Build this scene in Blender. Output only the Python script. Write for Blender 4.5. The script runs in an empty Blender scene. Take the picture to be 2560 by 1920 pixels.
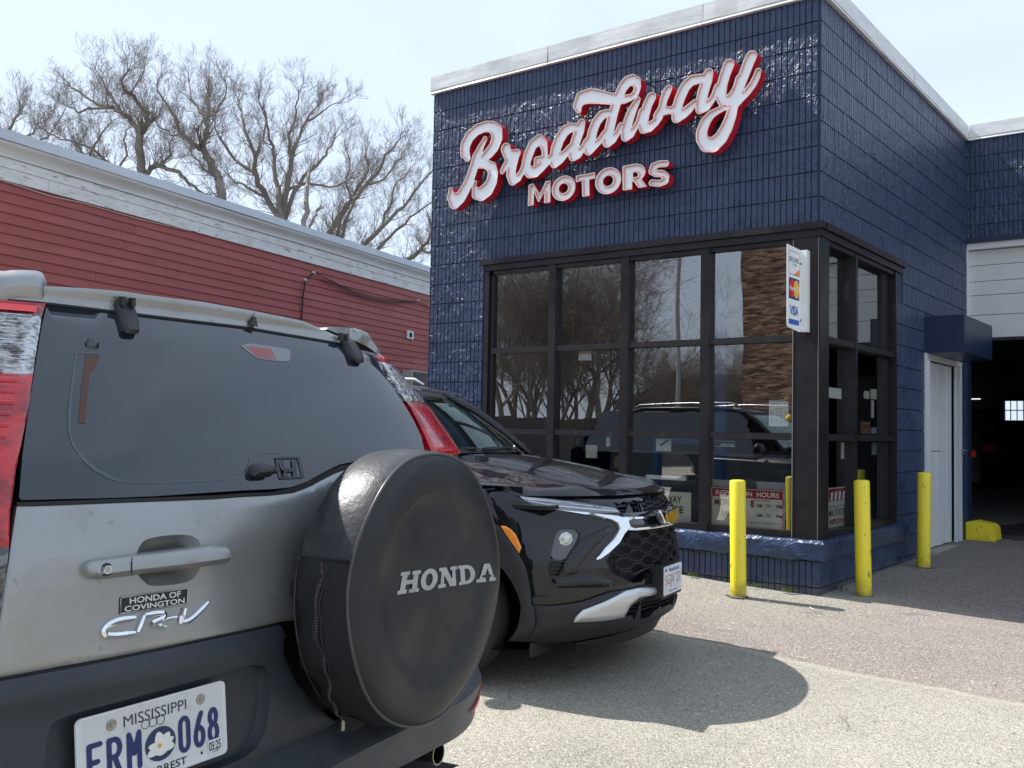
import bpy, math, random
import numpy as np
from mathutils import Vector, Matrix, Euler
from mathutils.geometry import delaunay_2d_cdt
R = math.radians
rnd = random.Random(7)
sc = bpy.context.scene
COL = sc.collection

# ---------------------------------------------------------------- camera
cam_d = bpy.data.cameras.new('camera'); cam = bpy.data.objects.new('camera', cam_d); COL.objects.link(cam)
cam_d.sensor_width = 36.0; cam_d.lens = 36.0*2468.0/2560.0
cam_d.clip_start = 0.05; cam_d.clip_end = 3000
cam.location = (2.80, -7.63, 1.24); cam.rotation_euler = (R(92.7), R(-1.08), R(37.39))
sc.camera = cam

# ---------------------------------------------------------------- sky and sun
SUN_AZ = 188.0      # degrees, where the sun stands (from +x, counter-clockwise)
SUN_EL = 50.5
w = bpy.data.worlds.new('World'); sc.world = w; w.use_nodes = True
nt = w.node_tree; nt.nodes.clear()
def wn(t, **k):
    n = nt.nodes.new(t)
    for a, b in k.items(): setattr(n, a, b)
    return n
sky = wn('ShaderNodeTexSky', sky_type='NISHITA', sun_disc=False)
sky.sun_elevation = R(SUN_EL); sky.sun_rotation = R(90.0-SUN_AZ); sky.air_density = 1.0; sky.dust_density = 2.0; sky.ozone_density = 1.6
tc = wn('ShaderNodeTexCoord'); mp = wn('ShaderNodeMapping'); mp.inputs['Scale'].default_value = (1.0, 1.6, 3.2)
nz = wn('ShaderNodeTexNoise'); nz.inputs['Scale'].default_value = 1.7; nz.inputs['Detail'].default_value = 7; nz.inputs['Roughness'].default_value = .55; nz.inputs['Distortion'].default_value = .5
rp = wn('ShaderNodeValToRGB'); rp.color_ramp.elements[0].position = .34; rp.color_ramp.elements[0].color = (.70,.70,.70,1)
rp.color_ramp.elements[1].position = .66; rp.color_ramp.elements[1].color = (.93,.93,.93,1)
mx = wn('ShaderNodeMixRGB'); mx.inputs['Color2'].default_value = (5.5, 6.4, 7.8, 1)
bg = wn('ShaderNodeBackground'); bg.inputs['Strength'].default_value = .10
wo = wn('ShaderNodeOutputWorld')
L = nt.links.new
L(tc.outputs['Generated'], mp.inputs['Vector']); L(mp.outputs['Vector'], nz.inputs['Vector']); L(nz.outputs['Fac'], rp.inputs['Fac'])
L(rp.outputs['Color'], mx.inputs['Fac']); L(sky.outputs['Color'], mx.inputs['Color1']); L(mx.outputs['Color'], bg.inputs['Color']); L(bg.outputs['Background'], wo.inputs['Surface'])
sd = bpy.data.lights.new('sun', 'SUN'); sd.energy = 4.9; sd.angle = R(.55); sd.color = (1.0, .975, .935)
sun = bpy.data.objects.new('sun', sd); COL.objects.link(sun)
sdir = Vector((math.cos(R(SUN_AZ))*math.cos(R(SUN_EL)), math.sin(R(SUN_AZ))*math.cos(R(SUN_EL)), math.sin(R(SUN_EL))))
sun.rotation_euler = sdir.to_track_quat('Z', 'Y').to_euler(); sun.location = (-20, -10, 25)
sc.view_settings.view_transform = 'Standard'; sc.view_settings.look = 'None'; sc.view_settings.exposure = 0.72; sc.view_settings.gamma = 1.0
sc.view_settings.use_curve_mapping = False
try: sc.render.engine = 'CYCLES'
except Exception: pass

# ---------------------------------------------------------------- materials
MATS = {}
def M(name, col=(.5,.5,.5), rough=.5, metal=0., spec=.5, bumps=(), var=None, coat=0., emit=None, alpha=None, trans=0., ior=1.45, dirt=None):
    """principled material. bumps: list of (kind, scale xyz or float, strength, distance); var: list of (scale, colour2, lo, hi[, scale xyz])"""
    if name in MATS: return MATS[name]
    m = bpy.data.materials.new(name); m.use_nodes = True; MATS[name] = m
    t = m.node_tree; b = t.nodes['Principled BSDF']; l = t.links.new
    b.inputs['Base Color'].default_value = (*col, 1); b.inputs['Roughness'].default_value = rough; b.inputs['Metallic'].default_value = metal
    b.inputs['Specular IOR Level'].default_value = spec; b.inputs['Coat Weight'].default_value = coat; b.inputs['Coat Roughness'].default_value = .04
    b.inputs['IOR'].default_value = ior; b.inputs['Transmission Weight'].default_value = trans
    if emit: b.inputs['Emission Color'].default_value = (*emit[:3], 1); b.inputs['Emission Strength'].default_value = emit[3]
    geo = t.nodes.new('ShaderNodeNewGeometry')
    def mapped(s):
        q = t.nodes.new('ShaderNodeMapping'); q.inputs['Scale'].default_value = s if isinstance(s, tuple) else (s, s, s)
        l(geo.outputs['Position'], q.inputs['Vector']); return q.outputs['Vector']
    last = None
    for v in (var or []):
        s, c2, lo, hi = v[:4]
        n = t.nodes.new('ShaderNodeTexNoise'); n.inputs['Scale'].default_value = 1; n.inputs['Detail'].default_value = v[4] if len(v) > 4 else 5; n.inputs['Roughness'].default_value = .6
        l(mapped(s), n.inputs['Vector'])
        r = t.nodes.new('ShaderNodeMapRange'); r.inputs['From Min'].default_value = lo; r.inputs['From Max'].default_value = hi; r.clamp = True
        l(n.outputs['Fac'], r.inputs['Value'])
        x = t.nodes.new('ShaderNodeMixRGB'); x.inputs['Color2'].default_value = (*c2, 1)
        if last is None: x.inputs['Color1'].default_value = (*col, 1)
        else: l(last, x.inputs['Color1'])
        l(r.outputs['Result'], x.inputs['Fac']); last = x.outputs['Color']
    if dirt:   # splash dirt low on the wall: (colour, height, amount)
        sp_ = t.nodes.new('ShaderNodeSeparateXYZ'); l(geo.outputs['Position'], sp_.inputs[0]); n = t.nodes.new('ShaderNodeTexNoise'); n.inputs['Scale'].default_value = 9; n.inputs['Detail'].default_value = 8; l(geo.outputs['Position'], n.inputs['Vector'])
        a_ = t.nodes.new('ShaderNodeMath'); a_.operation = 'MULTIPLY_ADD'; a_.inputs[1].default_value = -dirt[1]*1.6; l(n.outputs['Fac'], a_.inputs[0]); l(sp_.outputs['Z'], a_.inputs[2])
        r = t.nodes.new('ShaderNodeMapRange'); r.inputs['From Min'].default_value = -dirt[1]*.9; r.inputs['From Max'].default_value = -.02; r.inputs['To Min'].default_value = dirt[2]; r.inputs['To Max'].default_value = 0; l(a_.outputs[0], r.inputs['Value'])
        x = t.nodes.new('ShaderNodeMixRGB'); x.inputs['Color2'].default_value = (*dirt[0], 1); l(r.outputs['Result'], x.inputs['Fac'])
        if last is None: x.inputs['Color1'].default_value = (*col, 1)
        else: l(last, x.inputs['Color1'])
        last = x.outputs['Color']
    if last is not None: l(last, b.inputs['Base Color'])
    nrm = None
    for k, s, st, di in bumps:
        if k == 'noise' or k == 'fine':
            n = t.nodes.new('ShaderNodeTexNoise'); n.inputs['Scale'].default_value = 1; n.inputs['Detail'].default_value = 8 if k == 'fine' else 3; o = n.outputs['Fac']
        elif k == 'crinkle':
            n = t.nodes.new('ShaderNodeTexNoise'); n.inputs['Scale'].default_value = 1; n.inputs['Detail'].default_value = 3.5; n.inputs['Distortion'].default_value = 1.2; q_ = t.nodes.new('ShaderNodeMapRange'); q_.interpolation_type = 'SMOOTHSTEP'; q_.inputs['From Min'].default_value = .47; q_.inputs['From Max'].default_value = .56; l(n.outputs['Fac'], q_.inputs['Value']); o = q_.outputs['Result']
        elif k == 'drip':
            n = t.nodes.new('ShaderNodeTexNoise'); n.inputs['Scale'].default_value = 1; n.inputs['Detail'].default_value = 2.5; n.inputs['Distortion'].default_value = 2.2; o = n.outputs['Fac']
        else:
            n = t.nodes.new('ShaderNodeTexVoronoi'); n.inputs['Scale'].default_value = 1; o = n.outputs['Distance']
        l(mapped(s), n.inputs['Vector'])
        bp = t.nodes.new('ShaderNodeBump'); bp.inputs['Strength'].default_value = st; bp.inputs['Distance'].default_value = di
        l(o, bp.inputs['Height'])
        if nrm is not None: l(nrm, bp.inputs['Normal'])
        nrm = bp.outputs['Normal']
    if nrm is not None:
        l(nrm, b.inputs['Normal'])
    return m
def glass_mat(name, tint, refl=1.0, rough=0.0, bump=0., gcol=(1,1,1)):
    m = bpy.data.materials.new(name); m.use_nodes = True; MATS[name] = m
    t = m.node_tree; t.nodes.clear(); l = t.links.new
    o = t.nodes.new('ShaderNodeOutputMaterial'); tr = t.nodes.new('ShaderNodeBsdfTransparent'); tr.inputs['Color'].default_value = (*tint, 1)
    g = t.nodes.new('ShaderNodeBsdfGlossy'); g.inputs['Roughness'].default_value = rough; g.inputs['Color'].default_value = (*gcol,1)
    lw = t.nodes.new('ShaderNodeLayerWeight'); lw.inputs['Blend'].default_value = .5; f = t.nodes.new('ShaderNodeMath'); f.operation = 'POWER'; f.inputs[1].default_value = 5.; l(lw.outputs['Facing'], f.inputs[0])
    k = t.nodes.new('ShaderNodeMath'); k.operation = 'MULTIPLY_ADD'; k.inputs[1].default_value = .9; k.inputs[2].default_value = refl; k.use_clamp = True
    mx = t.nodes.new('ShaderNodeMixShader'); l(f.outputs[0], k.inputs[0]); l(k.outputs[0], mx.inputs[0]); l(tr.outputs[0], mx.inputs[1]); l(g.outputs[0], mx.inputs[2]); l(mx.outputs[0], o.inputs['Surface'])
    if bump:
        n = t.nodes.new('ShaderNodeTexNoise'); n.inputs['Scale'].default_value = 1.1; n.inputs['Detail'].default_value = 1
        ge = t.nodes.new('ShaderNodeNewGeometry'); l(ge.outputs['Position'], n.inputs['Vector'])
        b = t.nodes.new('ShaderNodeBump'); b.inputs['Strength'].default_value = 1; b.inputs['Distance'].default_value = bump; l(n.outputs['Fac'], b.inputs['Height']); l(b.outputs['Normal'], g.inputs['Normal'])
    return m

# ---------------------------------------------------------------- mesh builder
class MB:
    def __init__(s): s.v = []; s.f = []; s.mi = []; s.m = 0
    def add(s, vs, fs):
        o = len(s.v); s.v.extend([tuple(map(float, p)) for p in vs])
        for f in fs: s.f.append(tuple(o+i for i in f)); s.mi.append(s.m)
        return s
    def box(s, a, b):
        (x0,y0,z0),(x1,y1,z1) = a, b
        return s.add([(x0,y0,z0),(x1,y0,z0),(x1,y1,z0),(x0,y1,z0),(x0,y0,z1),(x1,y0,z1),(x1,y1,z1),(x0,y1,z1)],
                     [(3,2,1,0),(4,5,6,7),(0,1,5,4),(1,2,6,5),(2,3,7,6),(3,0,4,7)])
    def obox(s, c, u, v, w_, du, dv, dw):
        c, u, v, w_ = map(Vector, (c, u, v, w_)); P = []
        for k in (-1,1):
            for i, j in ((-1,-1),(1,-1),(1,1),(-1,1)): P.append(c+u*du*i/2+v*dv*j/2+w_*dw*k/2)
        return s.add(P, [(3,2,1,0),(4,5,6,7),(0,1,5,4),(1,2,6,5),(2,3,7,6),(3,0,4,7)])
    def tube(s, pts, rad, n=8, cap=True, closed=False):
        pts = [Vector(p) for p in pts]; N = len(pts)
        if not hasattr(rad, '__len__'): rad = [rad]*N
        ring = []; up = None
        for i, p in enumerate(pts):
            if closed: t = pts[(i+1) % N]-pts[i-1]
            else: t = pts[min(i+1, N-1)]-pts[max(i-1, 0)]
            t.normalize()
            if up is None: up = Vector((0,0,1)) if abs(t.z) < .9 else Vector((1,0,0))
            a = t.cross(up)
            if a.length < 1e-6: a = t.cross(Vector((.3,.9,.1)))
            a.normalize(); b = t.cross(a).normalized(); up = -b if up.dot(b) < 0 else b
            up = b.copy()
            if i and (a.dot(la) < 0): a = -a; b = -b
            la = a
            ring.append([p+a*math.cos(2*math.pi*k/n)*rad[i]+b*math.sin(2*math.pi*k/n)*rad[i] for k in range(n)])
        vs = [q for r_ in ring for q in r_]; fs = []
        for i in range(N if closed else N-1):
            j = (i+1) % N
            for k in range(n): fs.append((i*n+k, i*n+(k+1) % n, j*n+(k+1) % n, j*n+k))
        if cap and not closed: fs.append(tuple(range(n-1,-1,-1))); fs.append(tuple((N-1)*n+k for k in range(n)))
        return s.add(vs, fs)
    def lathe(s, prof, c=(0,0,0), ax=(0,0,1), n=32, cap=False):
        """prof: list of (r, h) along the axis"""
        ax = Vector(ax).normalized(); a = ax.orthogonal().normalized(); b = ax.cross(a); c = Vector(c); vs = []; fs = []
        for r_, h in prof:
            for k in range(n): vs.append(c+ax*h+(a*math.cos(2*math.pi*k/n)+b*math.sin(2*math.pi*k/n))*r_)
        for i in range(len(prof)-1):
            for k in range(n): fs.append((i*n+k, i*n+(k+1) % n, (i+1)*n+(k+1) % n, (i+1)*n+k))
        if cap: fs.append(tuple(range(n-1,-1,-1))); fs.append(tuple((len(prof)-1)*n+k for k in range(n)))
        return s.add(vs, fs)
    def prism(s, poly, axis_fn, d0, d1):
        """poly: 2-D outline, axis_fn(a, b, d) -> point"""
        n = len(poly); vs = [axis_fn(a, b, d0) for a, b in poly]+[axis_fn(a, b, d1) for a, b in poly]
        fs = [tuple(range(n)), tuple(range(2*n-1, n-1, -1))]+[(i, n+i, n+(i+1) % n, (i+1) % n) for i in range(n)]
        return s.add(vs, fs)
    def grid(s, nu, nv, fn):
        vs = [fn(i/nu, j/nv) for j in range(nv+1) for i in range(nu+1)]
        return s.add(vs, [(j*(nu+1)+i, j*(nu+1)+i+1, (j+1)*(nu+1)+i+1, (j+1)*(nu+1)+i) for j in range(nv) for i in range(nu)])
    def mesh(s, name, mats, smooth=False, angle=None, fix=True):
        me = bpy.data.meshes.new(name); me.from_pydata(s.v, [], s.f); me.update()
        if fix:
            import bmesh
            bm = bmesh.new(); bm.from_mesh(me); bmesh.ops.recalc_face_normals(bm, faces=bm.faces); bm.to_mesh(me); bm.free()
        for m in (mats if isinstance(mats, (list, tuple)) else [mats]): me.materials.append(m)
        if any(s.mi): me.polygons.foreach_set('material_index', s.mi)
        if smooth:
            me.polygons.foreach_set('use_smooth', [True]*len(me.polygons))
            if angle: 
                try: me.set_sharp_from_angle(angle=R(angle))
                except Exception: pass
        return me
def link(name, me, parent=None, label=None, kind=None):
    o = bpy.data.objects.new(name, me); COL.objects.link(o)
    if parent is not None: adopt(o, parent)
    if label: o['label'] = label
    if kind: o['kind'] = kind
    return o
def adopt(o, parent):
    """parent o (whose mesh is in world or shared coordinates) keeping its place; parents are never scaled"""
    o.parent = parent
    acc = Vector((0,0,0)); p = parent
    while p is not None: acc += p.location; p = p.parent
    o.location = o.location-acc
def part(name, mb, mats, parent=None, smooth=False, angle=None, label=None, kind=None, fix=True):
    return link(name, mb.mesh(name, mats, smooth, angle, fix), parent, label, kind)
def thing(name, loc, label, cat, group=None):
    o = bpy.data.objects.new(name, None); COL.objects.link(o); o.location = loc; o.empty_display_size = .1
    o['label'] = label; o['category'] = cat
    if group: o['group'] = group
    return o
def tag(o, label, cat, group=None):
    o['label'] = label; o['category'] = cat
    if group: o['group'] = group
    return o
def struct(o): o['kind'] = 'structure'; return o

# ---------------------------------------------------------------- outlines and lettering
def curve_mesh(name, loops, extrude=0., res=1, bevel=0.):
    """filled 2-D outlines with holes (even-odd) -> mesh in the XY plane, z in [-extrude, extrude]"""
    cu = bpy.data.curves.new(name, 'CURVE'); cu.dimensions = '2D'; cu.fill_mode = 'BOTH'; cu.extrude = extrude; cu.bevel_depth = bevel
    for lp in loops:
        sp = cu.splines.new('POLY'); sp.points.add(len(lp)-1)
        for i, (x, y) in enumerate(lp): sp.points[i].co = (x, y, 0, 1)
        sp.use_cyclic_u = True
    ob = bpy.data.objects.new(name, cu); COL.objects.link(ob)
    bpy.context.view_layer.update()
    me = bpy.data.meshes.new_from_object(ob.evaluated_get(bpy.context.evaluated_depsgraph_get()))
    bpy.data.objects.remove(ob); return me
def text_verts(txt, size=1., extrude=0., bold=0., shear=0., space=1.):
    cu = bpy.data.curves.new('t', 'FONT'); cu.body = txt; cu.size = size; cu.extrude = extrude; cu.offset = bold; cu.shear = shear; cu.space_character = space
    cu.align_x = 'CENTER'; cu.align_y = 'CENTER'; cu.resolution_u = 3
    ob = bpy.data.objects.new('t', cu); COL.objects.link(ob); bpy.context.view_layer.update()
    me = bpy.data.meshes.new_from_object(ob.evaluated_get(bpy.context.evaluated_depsgraph_get()))
    V = [v.co.copy() for v in me.vertices]; F = [tuple(p.vertices) for p in me.polygons]
    bpy.data.objects.remove(ob); bpy.data.meshes.remove(me); bpy.data.curves.remove(cu)
    return V, F
def fit_text(txt, w_, h_, bold=0., shear=0., depth=0., space=1.):
    """text centred on 0 and stretched to w x h"""
    V, F = text_verts(txt, 1., .5 if depth else 0., bold, shear, space)
    xs = [v.x for v in V]; ys = [v.y for v in V]; cx = (min(xs)+max(xs))/2; cy = (min(ys)+max(ys))/2
    sx = w_/(max(xs)-min(xs)); sy = h_/(max(ys)-min(ys))
    return [((v.x-cx)*sx, (v.y-cy)*sy, v.z*2*depth) for v in V], F
def put_text(mb, txt, w_, h_, fn, **k):
    V, F = fit_text(txt, w_, h_, **k); mb.add([fn(*v) for v in V], F)
def sdf_contours(prims, x0, x1, y0, y1, h, levels):
    """union of primitives on a grid -> {level: [loops]} (marching squares). prims: ('c',x,y,r,x,y,r) tapered capsule, ('b',cx,cy,ang,w,h) box, ('p',poly) polygon, ('-p',poly) hole"""
    nx = int((x1-x0)/h)+2; ny = int((y1-y0)/h)+2
    X, Y = np.meshgrid(x0+np.arange(nx)*h, y0+np.arange(ny)*h)
    D = np.full(X.shape, 1e3); H = []
    def polyd(P):
        P = np.array(P); d = np.full(X.shape, 1e9); ins = np.zeros(X.shape, bool)
        for i in range(len(P)):
            a = P[i-1]; b = P[i]; e = b-a; t = np.clip(((X-a[0])*e[0]+(Y-a[1])*e[1])/(e@e), 0, 1)
            d = np.minimum(d, np.hypot(X-a[0]-e[0]*t, Y-a[1]-e[1]*t))
            c = ((a[1] > Y) != (b[1] > Y)) & (X < (b[0]-a[0])*(Y-a[1])/((b[1]-a[1]) if b[1] != a[1] else 1e-9)+a[0]); ins ^= c
        return np.where(ins, -d, d)
    for p in prims:
        if p[0] == 'c':
            _, ax, ay, ar, bx, by, br = p; ex, ey = bx-ax, by-ay
            t = np.clip(((X-ax)*ex+(Y-ay)*ey)/max(ex*ex+ey*ey, 1e-12), 0, 1)
            D = np.minimum(D, np.hypot(X-ax-ex*t, Y-ay-ey*t)-(ar+(br-ar)*t))
        elif p[0] == 'b':
            _, cx, cy, an, bw, bh = p; u = (X-cx)*math.cos(an)+(Y-cy)*math.sin(an); v = -(X-cx)*math.sin(an)+(Y-cy)*math.cos(an)
            qx = np.abs(u)-bw/2; qy = np.abs(v)-bh/2
            D = np.minimum(D, np.hypot(np.maximum(qx,0), np.maximum(qy,0))+np.minimum(np.maximum(qx,qy), 0))
        elif p[0] == 'p': D = np.minimum(D, polyd(p[1]))
        elif p[0] == '-p': H.append(polyd(p[1]))
        elif p[0] == 'e':
            _, cx, cy, rx, ry = p; D = np.minimum(D, (np.hypot((X-cx)/rx, (Y-cy)/ry)-1)*min(rx,ry))
    for q in H: D = np.maximum(D, -q)
    out = {}
    for lv in levels:
        F_ = D-lv; seg = {}
        S = F_ < 0
        case = (S[:-1,:-1]*1+S[:-1,1:]*2+S[1:,1:]*4+S[1:,:-1]*8)
        for j, i in np.argwhere((case > 0) & (case < 15)):
            c = case[j, i]
            def e(k):
                if k == 0: a, b = (j,i),(j,i+1)
                elif k == 1: a, b = (j,i+1),(j+1,i+1)
                elif k == 2: a, b = (j+1,i),(j+1,i+1)
                else: a, b = (j,i),(j+1,i)
                return (a, b)
            T = {1:[(3,0)],2:[(0,1)],3:[(3,1)],4:[(1,2)],5:[(3,2),(1,0)],6:[(0,2)],7:[(3,2)],8:[(2,3)],9:[(2,0)],10:[(0,3),(2,1)],11:[(2,1)],12:[(1,3)],13:[(1,0)],14:[(0,3)]}[int(c)]
            for a, b in T: seg[e(a)] = e(b)
        loops = []
        while seg:
            st, cu = seg.popitem(); lp = [st, cu]
            while cu in seg: cu = seg.pop(cu); lp.append(cu)
            if lp[0] == lp[-1]: lp = lp[:-1]
            pts = []
            for (a, b) in lp:
                fa, fb = F_[a], F_[b]; t = fa/(fa-fb) if fa != fb else .5
                pts.append((x0+h*(a[1]+(b[1]-a[1])*t), y0+h*(a[0]+(b[0]-a[0])*t)))
            if len(pts) > 5:
                P = np.array(pts)
                P = (np.roll(P,1,0)+2*P+np.roll(P,-1,0))/4
                loops.append([tuple(q) for q in P])
        out[lv] = loops
    return out
def simplify(lp, tol):
    P = [Vector((*p, 0)) for p in lp]; out = [P[0]]; i = 0
    while i < len(P)-1:
        j = min(i+2, len(P)-1); best = i+1
        while j < len(P) and j-i < 14:
            a, b = P[i], P[j]; e = (b-a); l = e.length or 1e-9
            if max(abs((q-a).cross(e).z)/l for q in P[i+1:j]) if j-i > 1 else 0 > tol: break
            if j-i > 1 and max(abs((q-a).cross(e).z)/l for q in P[i+1:j]) > tol: break
            best = j; j += 1
        i = best; out.append(P[i])
    return [(p.x, p.y) for p in out]

# ---------------------------------------------------------------- wrapped car surfaces
class Surf:
    """plan superellipse (half width H, depth A, exponent n) carried up a profile; coordinates (t along the plan, z up)"""
    def __init__(s, O, ang, uc, H, A, n, prof, side=1.5, N=400):
        s.O = np.array(O, float); a = math.radians(ang)
        s.U = np.array([math.cos(a), math.sin(a), 0.]); s.V = np.array([math.sin(a), -math.cos(a), 0.])
        s.uc = uc; s.pz = [r[0] for r in prof]; s.pk = [r[1] for r in prof]; s.pd = [r[2] for r in prof]
        th = np.linspace(0, math.pi/2, N); u = H*np.sin(th)**(2/n); v = -A+A*np.cos(th)**(2/n); u[0] = 0; v[0] = 0; u[-1] = H; v[-1] = -A
        u = np.append(u, H); v = np.append(v, -A-side); d = np.hypot(np.diff(u), np.diff(v)); s.T = np.concatenate([[0], np.cumsum(d)]); s.u = u; s.v = v
    def loc(s, t, z, off=0.):
        sg = -1. if t < 0 else 1.; a = abs(t); u = np.interp(a, s.T, s.u); v = np.interp(a, s.T, s.v)
        k = np.interp(z, s.pz, s.pk); dv = np.interp(z, s.pz, s.pd)
        if off:
            e = .01; du = np.interp(a+e, s.T, s.u)-np.interp(max(a-e,0), s.T, s.u); dw = np.interp(a+e, s.T, s.v)-np.interp(max(a-e,0), s.T, s.v)
            if a < e: dw *= a/e
            l = math.hypot(du, dw); u += -dw/l*off; v += du/l*off
        return s.uc+sg*u*k, v+dv
    def P(s, t, z, off=0.):
        u, v = s.loc(t, z, off); p = s.O+u*s.U+v*s.V; return Vector((p[0], p[1], z))
    def W(s, u, v, z): p = s.O+(s.uc+u)*s.U+v*s.V; return Vector((p[0], p[1], z))
def inpoly(x, y, P):
    c = False; j = len(P)-1
    for i in range(len(P)):
        if (P[i][1] > y) != (P[j][1] > y) and x < (P[j][0]-P[i][0])*(y-P[i][1])/(P[j][1]-P[i][1])+P[i][0]: c = not c
        j = i
    return c
def edist(x, y, P):
    d = 1e9
    for i in range(len(P)):
        ax, ay = P[i-1]; bx, by = P[i]; ex, ey = bx-ax, by-ay; l = ex*ex+ey*ey or 1e-12
        t = max(0, min(1, ((x-ax)*ex+(y-ay)*ey)/l)); d = min(d, math.hypot(x-ax-ex*t, y-ay-ey*t))
    return d
def smooth_poly(P, it=2, keep=()):
    """Chaikin corner cutting"""
    for _ in range(it):
        Q = []
        for i in range(len(P)):
            a, b = P[i], P[(i+1) % len(P)]; Q += [(a[0]*.75+b[0]*.25, a[1]*.75+b[1]*.25), (a[0]*.25+b[0]*.75, a[1]*.25+b[1]*.75)]
        P = Q
    return P
def patch(mb, S, poly, off=0., thick=.01, res=.03, bev=0., bw=.012, fn=None, holes=()):
    """a panel on a wrapped surface: filled outline with a rim going in by thick; bev rounds the edge over bw"""
    fn = fn or (lambda t, z, o: S.P(t, z, o))
    P = []
    for i in range(len(poly)):
        a, b = poly[i], poly[(i+1) % len(poly)]; l = math.hypot(b[0]-a[0], b[1]-a[1]); k = max(1, int(l/res))
        for j in range(k): P.append((a[0]+(b[0]-a[0])*j/k, a[1]+(b[1]-a[1])*j/k))
    nb = len(P); pts = [Vector(p) for p in P]; fcs = [list(range(nb))]; HH = []
    for h in holes:
        o = len(pts); pts += [Vector(p) for p in h]; fcs.append(list(range(o, o+len(h)))[::-1]); HH.append(h)
    xs = [p[0] for p in P]; ys = [p[1] for p in P]
    if bev:
        for q in range(nb):   # inner ring to carry the rounded edge
            a = P[q-1]; b = P[(q+1) % nb]; tx, ty = b[0]-a[0], b[1]-a[1]; l = math.hypot(tx, ty) or 1
            for sgn in (1, -1):
                x = P[q][0]-ty/l*bw*sgn; y = P[q][1]+tx/l*bw*sgn
                if inpoly(x, y, P) and edist(x, y, P) > bw*.8: pts.append(Vector((x, y)))
    x = min(xs)+res*.5
    while x < max(xs):
        y = min(ys)+res*.5
        while y < max(ys):
            if inpoly(x, y, P) and edist(x, y, P) > max(res*.45, bw*1.5 if bev else 0) and not any(inpoly(x, y, h) or edist(x, y, h) < res*.4 for h in HH): pts.append(Vector((x, y)))
            y += res
        x += res
    vo, ed, fo, ov, oe, of = delaunay_2d_cdt(pts, [], fcs if not holes else [fcs[0]], 1, 1e-5)
    vs = []; 
    for k, v in enumerate(vo):
        o_ = off
        if bev:
            d = edist(v.x, v.y, P); 
            if d < bw: o_ = off-bev*(1-d/bw)**2
        vs.append(fn(v.x, v.y, o_))
    F = [tuple(f) for f in fo]
    if holes:
        F = [f for f in F if not any(inpoly(sum(vo[i].x for i in f)/len(f), sum(vo[i].y for i in f)/len(f), h) for h in HH)]
    if thick:
        # find boundary edges
        cnt = {}
        for f in F:
            for i in range(len(f)):
                a, b = f[i], f[(i+1) % len(f)]; cnt[(a, b)] = 1
        be = [(a, b) for (a, b) in cnt if (b, a) not in cnt]; mp_ = {}
        for a, b in be:
            for q in (a, b):
                if q not in mp_: mp_[q] = len(vs); vs.append(fn(vo[q].x, vo[q].y, off-bev-thick))
            F.append((b, a, mp_[a], mp_[b]))
    mb.add(vs, F); return mb
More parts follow.
